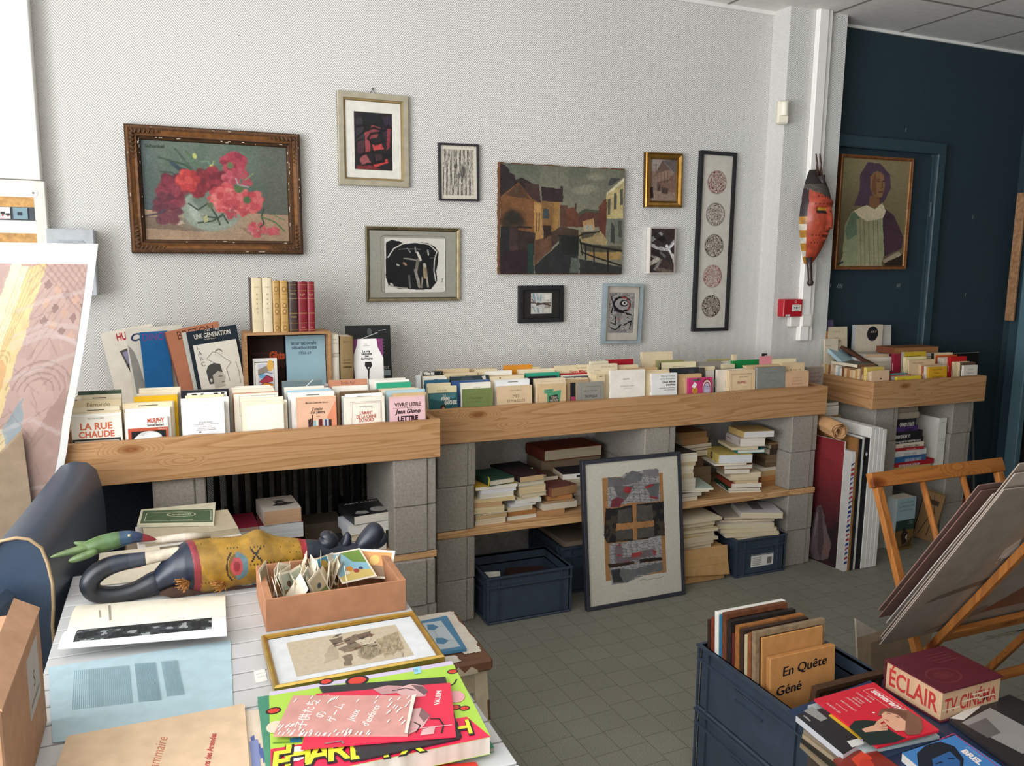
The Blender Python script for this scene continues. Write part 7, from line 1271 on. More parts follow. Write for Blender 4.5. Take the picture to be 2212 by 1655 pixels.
m = MB(); Mr = ax.to_track_quat('Z', 'Y').to_matrix().to_4x4()
n = 90; prof = [(R_*(1-.62*i/n)+.0012*math.sin(i*.9), 2*PI*3.3*i/n) for i in range(n+1)]; L_ = ax.length
vs = [(r*math.cos(a), r*math.sin(a), zc+(.006*math.sin(a*2.3) if zc == 0 else 0)) for zc in (0, L_) for r, a in prof]; fs = [(i, i+1, n+2+i, n+1+i) for i in range(n)]
m.add([Mr @ Vector(v) for v in vs], fs, '#b98f66'); o = m.build('paper', 'card', t, smooth=True); s_ = o.modifiers.new('sheet', 'SOLIDIFY'); s_.thickness = .0012
P1 = onZ(2130, 1165, 0); t = thing('framed_painting', 'blue and red abstract painting in a silvery frame right of the right stand', 'painting', (3.43, .30, .001), (math.radians(-7), 0, 0))
h_ = onY(2130, 868, .37).z; w_ = .34
frame_part(t, w_, h_, [(0, 0), (0, -.03), (.02, -.03), (.022, -.015)], ['#8d8d90', '#b5b5b8', '#6d6d70'], 'metal').location = (w_/2, 0, h_/2)
p = Paint(60, 150, '#2a6078'); p.mixm((p.noise(5, 2) > .55)*.6, '#1d4256'); p.poly([(0, 0), (1, 0), (1, .32), (.5, .36), (0, .3)], '#3a2630', .3)
for s_, w in (([(.0, .9), (.45, .8), (.7, .66), (.62, .5), (.2, .4)], .14), ([(.0, .72), (.25, .62), (.2, .5), (.0, .45)], .14), ([(.05, .42), (.35, .3), (.6, .16), (.5, .02)], .15), ([(.5, .14), (.8, .1)], .2)): p.stroke(s_, w+.05, '#231c22', 0, 2, .9, .02); p.stroke(s_, w, '#a0432f', .25, 3, 1, .02)
p.build('picture', w_-.04, h_-.04, 'canvas_paint', t, (w_/2, -.018, h_/2)); m = MB(); m.box(.01, w_-.01, -.012, -.002, .01, h_-.01, '#6a5a4a'); m.build('backing', 'card', t)
for x, w, ztop, yy, lab, c in ((3.405, .45, 1.06, .42, 'dark board with a pale top edge standing right of the right-hand tray', '#241f1f'), (3.402, .42, .93, .40, 'dark green board with a pale top edge in front of the dark board', '#2a3a2c')):
 m = MB(); m.cbox(0, w, 0, .012, 0, ztop, .002, c); m.box(0, w, -.0005, .0125, ztop-.003, ztop+.0005, '#8a8a84'); o = m.build('backing_board', 'plastic', loc=(x, yy, .001)); tag(o, lab, 'board')
def leaning_collage():
 c4 = ((1254, 997), (1472, 976), (1480, 1284), (1268, 1322)); A, B = onZ(1268, 1322, .0), onZ(1480, 1284, .0)
 w = (B-A).length; th = math.radians(7.5); hh = .80
 for _ in range(12): hh = onY(1254, 997, A.y+hh*math.sin(th)).z/math.cos(th)
 t = thing('framed_print', 'large torn-paper collage in a dark slate frame leaning against the centre block pillar', 'print', ((A.x+B.x)/2, (A.y+B.y)/2, .001), (-th, 0, math.atan2(B.y-A.y, B.x-A.x)))
 f = frame_part(t, w, hh, [(0, .02), (0, -.004), (.002, -.006), (.017, -.006), (.018, .004)], ['#2c2d36', '#32333d', '#34353f', '#23242b'], 'plastic'); f.location = (0, 0, hh/2)
 q = hmap(((1262, 1006), (1467, 985), (1472, 1276), (1274, 1311))); s_ = .27186; P = lambda *xy: [q(930+a*s_, 920+b*s_) for a, b in xy]
 p = Paint(200, 270, '#d5d0c0'); p.mixm((p.noise(4, 7) > .58)*.12, '#bfbaab')
 p.poly(P((1365, 425), (1855, 380), (1875, 1165), (1392, 1240)), '#b27a3c', .08, 12, 2)
 def newsprint(pts, seed):
  p.poly(P(*pts), '#a8a6a6', .1, 20, seed, 1, .01)
  ins = Paint(p.nx, p.ny, '#000000'); ins.poly(P(*pts), '#ffffff', 0, 9, seed, 1, .01); mk = ins.a[..., 0] > .5
  rows = (np.sin((p.Y+.06*p.X)*p.ny*2.1) > .2)*(p.noise(60, seed+3) > .42); p.mixm((mk*rows)*.8, '#4e4d50')
 newsprint(((1405, 420), (1500, 430), (1560, 380), (1650, 370), (1750, 345), (1822, 350), (1835, 600), (1720, 620), (1600, 620), (1510, 640), (1410, 660)), 3)
 for pts, c in ((((1410, 420), (1540, 420), (1600, 365), (1700, 385), (1680, 440), (1560, 480), (1410, 500)), '#6f6e70'), (((1700, 360), (1822, 345), (1825, 410), (1720, 410)), '#7d7c7e'), (((1455, 490), (1620, 480), (1560, 590), (1500, 650), (1435, 650), (1440, 600), (1490, 570)), '#6a6568'), (((1440, 600), (1490, 580), (1540, 600), (1500, 655), (1432, 655)), '#7d2f40'), (((1560, 485), (1605, 500), (1590, 540), (1555, 545), (1535, 520)), '#a8232c'), (((1705, 480), (1830, 460), (1820, 590), (1760, 580), (1730, 520)), '#68696c'), (((1710, 490), (1790, 462), (1770, 490), (1720, 505)), '#a8232c'), (((1740, 555), (1770, 575), (1815, 575), (1810, 592), (1750, 580)), '#a8232c'),
    (((1395, 670), (1500, 660), (1700, 625), (1862, 610), (1865, 880), (1700, 910), (1400, 945), (1378, 880)), '#262426')): p.poly(P(*pts), c, .2, 18, 4, 1, .012)
 p.mixm(((p.noise(24, 30) > .5)*(p.Y < .62)*(p.Y > .36)*(p.X > .2)*(p.X < .82))*.35, '#6d5c42')
 for pts, c in ((((1490, 680), (1600, 660), (1600, 770), (1490, 790)), '#54504c'), (((1645, 645), (1770, 635), (1775, 760), (1645, 770)), '#57534e'), (((1470, 845), (1605, 830), (1605, 910), (1480, 915)), '#54504c'), (((1645, 825), (1780, 810), (1780, 890), (1645, 900)), '#57534e'), (((1607, 625), (1640, 625), (1645, 910), (1610, 915)), '#b27a3c'), (((1475, 790), (1780, 760), (1780, 805), (1475, 845)), '#b27a3c')): p.poly(P(*pts), c, .25, 20, 4, 1, .008)
 newsprint(((1420, 950), (1520, 935), (1700, 910), (1835, 880), (1840, 1060), (1700, 1090), (1560, 1100), (1420, 1110)), 8); newsprint(((1420, 1130), (1840, 1075), (1850, 1150), (1700, 1190), (1560, 1250), (1440, 1265)), 9)
 for pts, c in ((((1470, 960), (1510, 940), (1530, 1000), (1530, 1060), (1600, 1040), (1700, 990), (1770, 980), (1800, 1040), (1700, 1050), (1600, 1080), (1480, 1110), (1465, 1030)), '#75686e'), (((1600, 1020), (1680, 1000), (1670, 1040), (1600, 1060)), '#a8323a'), (((1470, 960), (1510, 940), (1505, 960)), '#a8232c'), (((1480, 1020), (1530, 1040), (1485, 1045)), '#9a3a44'), (((1760, 985), (1800, 1000), (1790, 1040)), '#a8323a'), (((1540, 1090), (1580, 1080), (1560, 1105)), '#a8232c'), (((1410, 1105), (1620, 1085), (1620, 1105), (1420, 1135)), '#3a2c22'), (((1660, 1065), (1840, 1050), (1845, 1075), (1665, 1095)), '#2c2624'), (((1435, 1150), (1500, 1135), (1600, 1150), (1840, 1085), (1850, 1150), (1650, 1190), (1560, 1245), (1450, 1262)), '#6d6e70'), (((1435, 1150), (1505, 1140), (1500, 1190), (1530, 1240), (1455, 1255)), '#3a3a3c')): p.poly(P(*pts), c, .2, 18, 6, 1, .012)
 p.stroke(P((1665, 1232), (1690, 1220), (1720, 1228), (1780, 1212), (1800, 1216), (1850, 1196)), .004, '#6a675f')
 p.build('picture', w-.036, hh-.036, 'flat_print', t, (0, .002, hh/2)); o = glass(t, w-.036, hh-.036, 0); o.location = (0, -.001, hh/2); m = MB(); m.box(-w/2+.006, w/2-.006, .008, .014, .006, hh-.006, '#7d6a54'); m.build('backing', 'card', t)
leaning_collage()
# ================================================================== LEFT FOREGROUND
def conv(ops, q, W, H):
 out = []
 for o in ops:
  if o[0] == 'p': out.append(('p', [q(*a) for a in o[1]], o[2]))
  elif o[0] == 'l': out.append(('l', [q(*a) for a in o[1]], o[2], o[3]))
  elif o[0] == 'c': out.append(('c', *q(o[1], o[2]), o[3]/W, o[4], (o[5] if len(o) > 5 else o[3])/H))
  elif o[0] == 't': out.append(('t', o[1], *q(o[2], o[3]), *o[4:]))
  else: out.append(o)
 return out
def flat(name, label, cat, quad, z, t, c, ops=(), mat='paper', group=None, pages=None, curl=0):
 """sheet, booklet or card lying level: picture corners TL TR BR BL of its top face at height z"""
 w4 = [onZ(a, b, z) for a, b in quad]; TL, TR, BR, BL = w4; q = hmap(quad); U = BR-BL; V = TL-BL; W_, H_ = U.length, V.length
 m = MB(); dn = Vector((0, 0, t)); k = min(.0006, t*.3); o0 = BL.copy(); L4 = [p-o0 for p in w4]
 def sl(z0, z1, c_, ins=0):
  ce = sum(L4, Vector())/4; pts = [p+(ce-p)*ins for p in L4]; m_ = [p+Vector((0, 0, z0)) for p in pts]+[p+Vector((0, 0, z1)) for p in pts]
  return m_, [(0, 1, 2, 3), (7, 6, 5, 4)]+[(i, 4+i, 4+(i+1) % 4, (i+1) % 4) for i in range(4)]
 if pages and t > .003:
  a, f = sl(-k, 0, c); m.add(a, f, c); a, f = sl(-t, -t+k, c); m.add(a, f, c)
 else: a, f = sl(-t, 0, c); m.add(a, f, c)
 if ops: m.art(conv(ops, q, W_, H_), (0, 0, 0), U.normalized(), V.normalized(), W_, H_, normal=Vector((0, 0, 1)))
 o = m.build(name, mat, loc=o0); tag(o, label, cat, group)
 if pages and t > .003: n = MB(); m = n; a, f = sl(-t+k, -k, pages, .006); n.add(a, f, pages); n.build('page_block', 'page_edges', o)
 return o
TX0, TX1, TZ = -1.324, -.487, .72
t = thing('garden_table', 'white slatted metal garden table covered with books, prints and a carved mask', 'table', (TX0, -2.6, 0)); m = MB()
y = -.775
while y > -2.6: m.cbox(0, TX1-TX0, y-.0715+2.6, y-.003+2.6, TZ-.016, TZ, .002, '#bcbdbe'); y -= .0745
m.build('slatted_top', 'white_plastic', t)
for x in (.05, TX1-TX0-.09): m = MB(); m.cbox(x, x+.04, .03, 1.80, TZ-.05, TZ-.0165, .003, '#c9cacb'); m.build('rail', 'white_plastic', t)
for x in (.05, TX1-TX0-.08):
 for y in (.08, 1.80): m = MB(); m.cbox(x, x+.03, y, y+.024, 0, TZ-.0505, .003, '#c9cacb'); m.build('leg', 'white_plastic', t)
sx0, sx1, sy0, sy1, sz = -.58, -.193, -1.175, -.81, .45
t = thing('wooden_stool', 'wooden stool with flaking cream paint tucked under the white table', 'stool', (0, 0, 0)); m = MB(); rr = random.Random(6)
m.cbox(sx0, sx1, sy0, sy1, sz-.04, sz, .008, '#6d4a36')
zb_ = [0]
def blob(x0, x1, y0, y1, n=34, j=.007):
 pts = []; zb_[0] += .0003
 for i in range(n):
  a = 2*PI*i/n; s_ = 1/max(abs(math.cos(a)), abs(math.sin(a))); pts.append(((x0+x1)/2+(x1-x0)/2*math.cos(a)*s_+rr.uniform(-j, j)*.6, (y0+y1)/2+(y1-y0)/2*math.sin(a)*s_+rr.uniform(-j, j)*.6, sz+.0004+zb_[0]))
 return pts
for a in ((sx1-.06, sx1-.012, sy0+.10, sy1-.012), (sx0+.01, sx1-.012, sy1-.085, sy1-.012), (sx0+.01, sx1-.10, sy0+.012, sy0+.06), (sx0+.01, sx0+.08, sy0+.01, sy1-.01), (sx1-.075, sx1-.02, sy0+.05, sy0+.12)): b = blob(*a); m.add(b, [tuple(range(len(b)))], '#ded5c8')
b = [(p[0], sy0-.0006, sz-.004-.03*abs(math.sin(i*1.7))*.9) for i, p in enumerate([(sx0+.01+k*(sx1-sx0-.06)/16,) for k in range(17)])]; m.add(b+[(b[-1][0], sy0-.0006, sz-.038), (b[0][0], sy0-.0006, sz-.038)], [tuple(range(19))], '#b9ab93')
m.build('seat', 'chipped_paint', t)
m = MB(); [m.box(*a, '#a3957d') for a in ((sx0+.03, sx1-.03, sy0+.02, sy0+.04, sz-.11, sz-.041), (sx0+.03, sx1-.03, sy1-.04, sy1-.02, sz-.11, sz-.041), (sx1-.045, sx1-.025, sy0+.041, sy1-.041, sz-.11, sz-.041))]; m.build('apron', 'chipped_paint', t)
for x, dx in ((sx0+.03, -.02), (sx1-.055, .02)):
 for y, dy in ((sy0+.018, -.03), (sy1-.05, 0)):
  m = MB(); A = [(x, y), (x+.04, y), (x+.04, y+.035), (x, y+.035)]; m.add([(p[0]+dx, p[1]+dy, 0) for p in A]+[(*p, sz-.041) for p in A], [(3, 2, 1, 0), (4, 5, 6, 7)]+[(i, (i+1) % 4, 4+(i+1) % 4, 4+i) for i in range(4)], '#b0a28a')
  for k in range(9): z = rr.uniform(.03, .38); f_ = 1-z/(sz-.041); m.box(x+.034+dx*f_, x+.0408+dx*f_, y-.0008+dy*f_, y+.004+dy*f_, z, z+rr.uniform(.01, .03), '#5a4030')
  m.build('leg', 'chipped_paint', t)
tq = ((890, 1346), (965, 1330), (1008, 1401), (935, 1412)); P_ = []
flat('printed_tile', 'blue and white patterned tile lying on the flaking stool', 'tile', tq, .462, .0095, '#4a82a8', [('p', [(906, 1347), (958, 1336), (995, 1397), (945, 1405)], '#bcc9d0'), ('p', [(924, 1349), (938, 1347), (951, 1353), (940, 1362), (926, 1361)], '#4a82a8'), ('p', [(942, 1380), (958, 1379), (971, 1385), (960, 1393), (944, 1392)], '#4a82a8'), ('l', [(951, 1353), (964, 1350)], .001, '#4a82a8'), ('l', [(940, 1362), (948, 1379)], .001, '#4a82a8'), ('l', [(971, 1385), (985, 1384)], .001, '#4a82a8'), ('l', [(926, 1361), (918, 1362)], .001, '#4a82a8')], 'glossy_print')
t = thing('armchair', 'navy vinyl armchair with tan piping at the left end of the white table', 'armchair', (-1.5, -.65, 0))
def prof(pxs, y): return [onY(a, b, y)-Vector((-1.5, -.65, 0)) for a, b in pxs]
nr = prof([(-34, 1250), (-22, 1195), (2, 1168), (36, 1161), (63, 1164), (90, 1183), (103, 1215), (114, 1260), (116, 1310), (114, 1350)], -.97); fr = prof([(100, 1080), (112, 1035), (132, 1006), (160, 997), (188, 999), (208, 1014), (219, 1045), (226, 1085), (230, 1130), (232, 1170)], -.30)
for P4 in (nr, fr): P4.append(Vector((P4[-1].x, P4[-1].y, .14))); P4.insert(0, Vector((P4[0].x, P4[0].y, .14)))
m = MB(); n = len(nr); K = 8; vs = [nr[i].lerp(fr[i], k/K) for k in range(K+1) for i in range(n)]
m.add(vs, [(k*n+i, k*n+i+1, (k+1)*n+i+1, (k+1)*n+i) for k in range(K) for i in range(n-1)]+[tuple(range(n-1, -1, -1)), tuple(range(K*n, K*n+n))]+[(k*n, (k+1)*n, (k+1)*n+n-1, k*n+n-1) for k in range(K)], '#39485c')
e_ = m.build('backrest', 'vinyl', t, smooth=True).modifiers.new('edge', 'EDGE_SPLIT'); e_.split_angle = .75
m = MB(); m.tube([p+Vector((0, -.004, 0)) for p in nr], .0045, 6, '#b39a78'); m.build('piping', 'vinyl', t, smooth=True)
m = MB(); m.cbox(-.48, nr[0].x-.004, -.28, .33, .14, .46, .03, '#39485c'); m.build('seat', 'vinyl', t)
a4 = prof([(-60, 1335), (-40, 1288), (-8, 1270), (14, 1271), (34, 1284), (50, 1312), (56, 1345)], -1.02); m = MB(); vs = a4+[p+Vector((-.05, -.22, 0)) for p in a4]; vs = [Vector((p.x, p.y, p.z)) for p in vs]; n = len(a4)
lo = [Vector((p.x, p.y, .14)) for p in (a4[0], a4[-1], vs[n], vs[-1])]
m.add(vs+lo, [(i, i+1, n+i+1, n+i) for i in range(n-1)]+[tuple(range(n))+(2*n+1, 2*n), tuple(range(2*n-1, n-1, -1))+(2*n+2, 2*n+3), (n-1, 2*n-1, 2*n+3, 2*n+1), (0, 2*n, 2*n+2, n)], '#39485c'); m.tube([p+Vector((0, .002, 0)) for p in vs[n:]], .0045, 6, '#b39a78'); m.build('armrest', 'vinyl', t)
for x, y in ((-.44, -.24), (-.44, .28), (-.05, -.24), (.0, .28)): m = MB(); m.tube([(x, y, 0), (x, y, .145)], [.014, .02], 8, '#2c2420'); m.build('leg', 'old_wood', t)
ed = [(212, 527), (206, 575), (196, 655), (184, 737), (166, 838), (152, 909), (145, 970), (128, 1060), (100, 1170), (85, 1260)]; E3 = [onY(a, b, -.25) for a, b in ed]; E3.append(Vector((E3[-1].x-.08, -.25, .004)))
def edge(v):
 z = E3[-1].z+(E3[0].z-E3[-1].z)*v
 for a, b in zip(E3[:-1], E3[1:]):
  if a.z >= z >= b.z: return b.lerp(a, (z-b.z)/(a.z-b.z+1e-9))
 return E3[-1]
PW, PH = .37, E3[0].z-E3[-1].z
p = Paint(130, 420, '#c4a59c'); rr = random.Random(12); f = lambda q: [(.08+.92*a, .45+.55*b) for a, b in q]; p.mixm((p.noise(5, 3) > .5)*.35, '#b1918a')
def st(q, w, c, al=.8): p.stroke(f(q), w, c, 0, 3, al)
for pts, c in (([(-.1, .0), (.1, .55), (.42, 1), (.62, 1), (.45, .62), (.42, .4), (.2, .0)], '#ecd394'), ([(.12, .62), (.3, 1), (.46, 1), (.3, .66)], '#f6efc8'), ([(-.1, .8), (-.1, 1), (.16, 1), (.1, .86)], '#5f87a6'), ([(-.1, .45), (.05, .76), (.14, .6), (.08, .4)], '#b9806a'), ([(.24, .48), (.3, .66), (.38, .62), (.36, .46)], '#dba873'), ([(.14, .25), (.3, .46), (.5, .32), (.48, .22)], '#e2d0a2'), ([(-.1, .2), (.04, .38), (.1, .2)], '#6f9a84'), ([(.44, .35), (.58, .5), (.64, .3), (.56, .22)], '#8fa3ac'), ([(.6, .22), (.95, .5), (1, .5), (1, .1), (.75, .0)], '#a98a80')): p.poly(f(pts), c, .2, 12, 3, .85, .03)
for k in range(9):      # coffered vault
 st([(.50+.07*k, 1.02), (1.02, .80-.0*k+.026*k)], .012, '#9c7670', .6); st([(.46+.015*k, .98-.05*k), (.62+.06*k, 1.02)], .010, '#a5807a', .55)
for k in range(5):
 for j in range(3): u, v = .62+.09*k, .92-.07*j-.02*k; p.poly(f([(u, v), (u+.04, v+.022), (u+.08, v), (u+.04, v-.022)]), ('#8a6a66', '#d3a98f')[(k+j) % 2], .1, 9, 2, .75)
for r in (.10, .14, .18, .22): st([(.72+r*1.4*math.cos(a), .50+r*.55*math.sin(a)) for a in np.linspace(.1, 3.0, 14)], .012, '#8d726c', .6)
for r in (.05, .08): st([(.33+r*math.cos(a), .62+r*.6*math.sin(a)) for a in np.linspace(0, 3.14, 12)], .01, '#a9844e', .7)
for k in range(7): st([(.10+.035*k, .45+.03*k), (.40+.035*k, 1.0)], .006, '#b08f4e', .6); st([(.2+.02*k, .33-.03*k), (.5+.0*k, .43-.035*k)], .006, '#8f7448', .6)
for u in (.02, .12, .2, .3, .44): p.poly(f([(u, -.1), (u, .24), (u+.06, .24), (u+.06, -.1)]), '#efe3bd', .1, 9, 2, .8); st([(u, -.1), (u, .24), (u+.07, .25)], .007, '#a08a60'); st([(u+.035, -.1), (u+.035, .22)], .005, '#c3ad80')
for k in range(26): a, b = rr.uniform(.5, 1), rr.uniform(0, .8); st([(a, b), (a+rr.uniform(-.15, .2), b+rr.uniform(.02, .09))], .007, rr.choice(('#7f655f', '#8d726c')), .5)
for k in range(7): b = rr.uniform(.05, .9); st([(.4, b), (.7, b+.05), (1, b+rr.uniform(-.1, .12))], .03, '#dccfcf', .3)  # pale streaks painted into the image as gloss reflections
def pos(u, v, dy=0): e = edge(v); return Vector((e.x-PW*(1-u), e.y+dy, e.z))
t = thing('poster', 'large bowed poster of pale classical architecture with a wide white border, on the armchair', 'poster', (0, 0, 0)); m = MB(); m.grid(lambda u, v: pos(u, v), 2, 60, '#f4f3f1'); o = m.build('sheet', 'paper', t); s_ = o.modifiers.new('card', 'SOLIDIFY'); s_.thickness = .004; s_.offset = -1
def cf(u, v): a = p.a[min(419, int(v*420)), min(129, int(u*130))]; return (float(a[0]), float(a[1]), float(a[2]), 1.0)
m = MB(); m.grid(lambda u, v: pos(.03+u*.905, .04+v*.92, -.0012), 120, 330, cf); m.build('printed_image', 'glossy_print', t)
m = MB(); m.grid(lambda u, v: pos(u, v, -.003), 2, 40, '#ffffff'); m.build('clear_sleeve', 'clear_sleeve', t)
a, b, c_, d = onY(-60, 1040, -.276), onY(47, 928, -.276), onY(80, 1180, -.276), onY(-60, 1180, -.276); t = thing('mounted_print', 'brown-backed print in a crinkled clear sleeve leaning in front of the large poster', 'print', (0, 0, 0))
m = MB(); nn = Vector((0, .006, 0)); m.add([a, b, c_, d, a+nn, b+nn, c_+nn, d+nn], [(3, 2, 1, 0), (4, 5, 6, 7), (0, 1, 5, 4), (1, 2, 6, 5), (2, 3, 7, 6), (3, 0, 4, 7)], '#a8927a'); m.build('board', 'card', t); nn = Vector((.004, -.003, 0)); m = MB(); m.quad(d+nn, c_+nn, b+nn, a+nn, '#ffffff'); m.build('clear_sleeve', 'clear_sleeve', t)
t = thing('cardboard_box', 'brown cardboard carton with open flaps on the near left corner of the table', 'cardboard box', (-1.29, -1.80, .7215)); h = .228
m = MB(); m.cbox(-.33, 0, -.16, .22, 0, h, .003, '#b58d70'); m.build('carton', 'card', t)
for pts in ([(-.33, .22, h), (.003, .20, h), (-.015, .0, h+.012), (-.33, -.02, h+.014)], [(.002, .225, h), (.002, -.16, h), (-.03, -.155, h+.03), (-.035, .2, h+.035)]): m = MB(); dn = Vector((0, 0, .004)); P4 = [Vector(x) for x in pts]; m.add([x+dn for x in P4]+P4, [(0, 1, 2, 3), (7, 6, 5, 4)]+[(i, 4+i, 4+(i+1) % 4, (i+1) % 4) for i in range(4)], '#c39a7c'); m.build('flap', 'card', t)
m = MB(); m.box(0, .0012, .06, .17, .09, .2, '#b9b5b0'); m.art([('t', 'S', .5, .35, .03, '#6a665f'), ('r', .1, .15, .9, .2, '#8a867f')], (.0013, .06, .09), (0, 1, 0), (0, 0, 1), .11, .11); m.build('paper_label', 'paper', t)
m = MB(); m.cbox(0, .36, 0, .36, 0, .665, .004, '#8d7456'); o = m.build('cardboard_box', 'card', loc=(-1.21, -.64, .001)); tag(o, 'carton under the green-covered paper bundle, behind the table', 'cardboard box')
GG = 'old paper bundle behind the table'; z = .667
for k, (x0, x1, y0, dp, t_, c, lab, r_) in enumerate(((-1.2, -.88, -.60, .26, .03, '#8f806d', 'brown folder at the bottom of the old paper bundle', 2), (-1.17, -.86, -.60, .24, .022, '#d8d4cf', 'white booklet with red printed scrolls in the old paper bundle', 4), (-1.15, -.87, -.58, .23, .02, '#b3a78f', 'grey-tan papers under the green certificate', 5))):
 lay('tail', x0, x1, y0, z, t_, dp, c, r_, label=lab, group=GG, name='paper_bundle', pages='#b5a88e'); z += t_+.0005
G1 = '#4d6248'; flat('certificate', 'green certificate with an oval emblem and lettering, on top of the old paper bundle', 'certificate', ((305, 1101), (466, 1085), (462, 1130), (296, 1134)), z+.01, .009, '#cfcbb4', [('p', [(308, 1103), (463, 1088), (459, 1127), (301, 1131)], G1)]+[('l', [(314, 1108), (457, 1093), (454, 1122), (308, 1126), (314, 1108)], .002, '#cfcbb4'), ('c', 380, 1108, .048, '#cfcbb4', .026), ('c', 380, 1108, .044, G1, .023), ('t', 'MARQUE', 380, 1107, .011, '#c3c6a6', {'rot': 184, 'b': .03}), ('t', 'POINT DE', 382, 1112, .006, '#c3c6a6', {'rot': 184}), ('t', 'PRÉVOYANCE', 380, 1122, .008, '#c3c6a6', {'rot': 182, 'b': .03})], 'card', GG)
flat('printed_card', 'cream card with small red type and a printed tin, seen through the mask\'s hook', 'card', ((215, 1195), (345, 1180), (350, 1250), (205, 1265)), .7235, .002, '#e2d9c4', [('p', [(280, 1208), (300, 1206), (303, 1224), (284, 1227)], '#2e3a74'), ('c', 290, 1207, .016, '#c9c5c0', .008), ('p', [(284, 1221), (303, 1218), (303, 1225), (284, 1228)], '#b32c38'), ('t', 'ETHNOS', 292, 1217, .007, '#e0dcd8', {'rot': -8})]+[('l', [(240, 1204+5*k), (275, 1201+5*k)], .0018, '#b5705c') for k in range(7)])
MY = -1.0
def mp(px, py, dy=0.0): return onY(px, py, MY+dy)
s_ = (mp(500, 1150)-mp(500, 1250)).length/100; o0 = mp(480, 1230); o0.z = TZ
t = thing('carved_mask', 'long carved and painted bird-beaked mask lying across the far end of the table', 'mask', o0)
def lp(px, py, dy=0.0): return mp(px, py, dy)-o0
def zf(m): m.v = [(a, b, max(c, .002)) for a, b, c in m.v]
sec = [(330, 1262, 22), (350, 1246, 30), (375, 1228, 38), (400, 1222, 48), (420, 1222, 53), (440, 1222, 55), (470, 1219, 55), (500, 1216, 54), (530, 1213, 53), (560, 1210, 50), (590, 1206, 46), (615, 1203, 42), (640, 1201, 38), (655, 1200, 35), (672, 1198, 33), (690, 1197, 30), (712, 1196, 26), (740, 1194, 22), (775, 1190, 18)]
nu, nv = 230, 84
def secat(u):
 x = u*(len(sec)-1); i = min(len(sec)-2, int(x)); f = x-i; return [sec[i][k]*(1-f)+sec[i+1][k]*f for k in range(3)]
def body(u, v):
 px, py, r = secat(u); a = 2*PI*v; p_ = lp(px, py); R_ = r*s_
 nose = .022*math.exp(-((px-560)/26)**2)*max(0, math.cos(a-PI/2))**6; eye = -.012*math.exp(-((px-508)/15)**2-((a-PI*1.62)/.4)**2)
 q_ = p_+Vector((0, -R_*1.0*math.cos(a), R_*math.sin(a)+nose)); q_.y += -eye*1.5; q_.z = max(q_.z, .004); return q_
def bc(u, v):
 px = secat(u)[0]; a = v*2*PI; w_ = 14*math.cos(a)
 if px < 405+w_: return '#20283a' if v < .4 or v > .93 else '#22242c'
 if px < 420+w_: return '#8a2f38'
 if px < 645+w_*.3:
  d_ = ((px-508)/13)**2+((v-.03 if v < .5 else v-1.03)/.055)**2; e_ = ((px-512)/21)**2+((v-.03 if v < .5 else v-1.03)/.085)**2
  if d_ < 1: return '#b04a50' if d_ > .3 else '#8a2c34'
  if e_ < 1: return '#5d7a84' if px > 506 else '#7a5a24'
  if 1.25 < e_ < 1.6 and px < 500: return '#3a2c1c'
  if 538 < px < 562 and (abs((px-550)-(v-.09)*260) < 2.5 or abs((px-550)+(v-.09)*260) < 2.5) and .02 < v < .16: return '#2c2620'
  if 508 < px < 560 and .84 < v < .885: return ('#cfc6b2', '#6d98a8')[int(px/7) % 2]
  if math.sin(px*.9+v*40)*math.sin(v*55) > .94: return '#3a2c1c'
  return '#a8802c' if math.sin(px*.05+v*9) > -.3 else '#99752b'
 if px < 660: return '#a83038'
 return '#232b38'
m = MB(); m.grid(body, nu, nv, bc); m.add([body(0, k/nv) for k in range(nv)], [tuple(range(nv))], '#22242c'); m.add([body(1, k/nv) for k in range(nv)], [tuple(range(nv-1, -1, -1))], '#232b38'); m.build('mask_body', 'carving', t, smooth=True)
hk = [(458, 1184, 8, '#d9cfc0'), (425, 1187, 10, '#d9cfc0'), (390, 1192, 11, '#cfc4b2'), (350, 1199, 12, '#d3c8b6'), (315, 1207, 14, '#39404c'), (280, 1212, 16, '#2c3340'), (240, 1219, 19, '#262a32'), (205, 1238, 21, '#262a32'), (188, 1264, 22, '#23262d'), (205, 1287, 21, '#23262d'), (245, 1290, 20, '#23262d'), (285, 1282, 20, '#23262d'), (320, 1266, 22, '#242a36'), (352, 1250, 28, '#242a36')]
m = MB(); m.tube([lp(a, b, -.005) for a, b, r, c in hk], [r*s_ for a, b, r, c in hk], 14, [h[3] for h in hk]); zf(m); subsurf(m.build('hooked_beak', 'carving', t, smooth=True), 2)
m = MB(); m.tube([lp(a, b, .03) for a, b in ((300, 1172), (350, 1166), (400, 1160), (455, 1156))], [.006, .01, .012, .008], 9, ['#cfc4b2', '#d9cfc0', '#cfc4b2']); m.build('upper_beak', 'carving', t, smooth=True)
m = MB(); m.tube([lp(a, b, .01) for a, b in ((150, 1196), (190, 1184), (230, 1172), (262, 1164), (285, 1160), (305, 1161), (340, 1166))], [.008, .022, .026, .022, .019, .013, .003], 10, ['#5d7446', '#53703f', '#4f6c44', '#33506a', '#2c3a58', '#8a2c34']); m.tube([lp(a, b, .0) for a, b in ((205, 1180), (150, 1192), (105, 1205))], [.012, .011, .003], 8, '#637a4c'); m.tube([lp(a, b, .02) for a, b in ((210, 1178), (175, 1176), (158, 1172))], [.012, .01, .003], 8, '#5a7246'); m.tube([lp(a, b, -.02) for a, b in ((215, 1188), (170, 1206), (146, 1213))], [.012, .012, .006], 8, '#5f764a'); m.tube([lp(279, 1157, -.005), lp(279, 1157, -.012)], .004, 8, '#d8cf9c'); zf(m); subsurf(m.build('perched_bird', 'carving', t, smooth=True), 2)
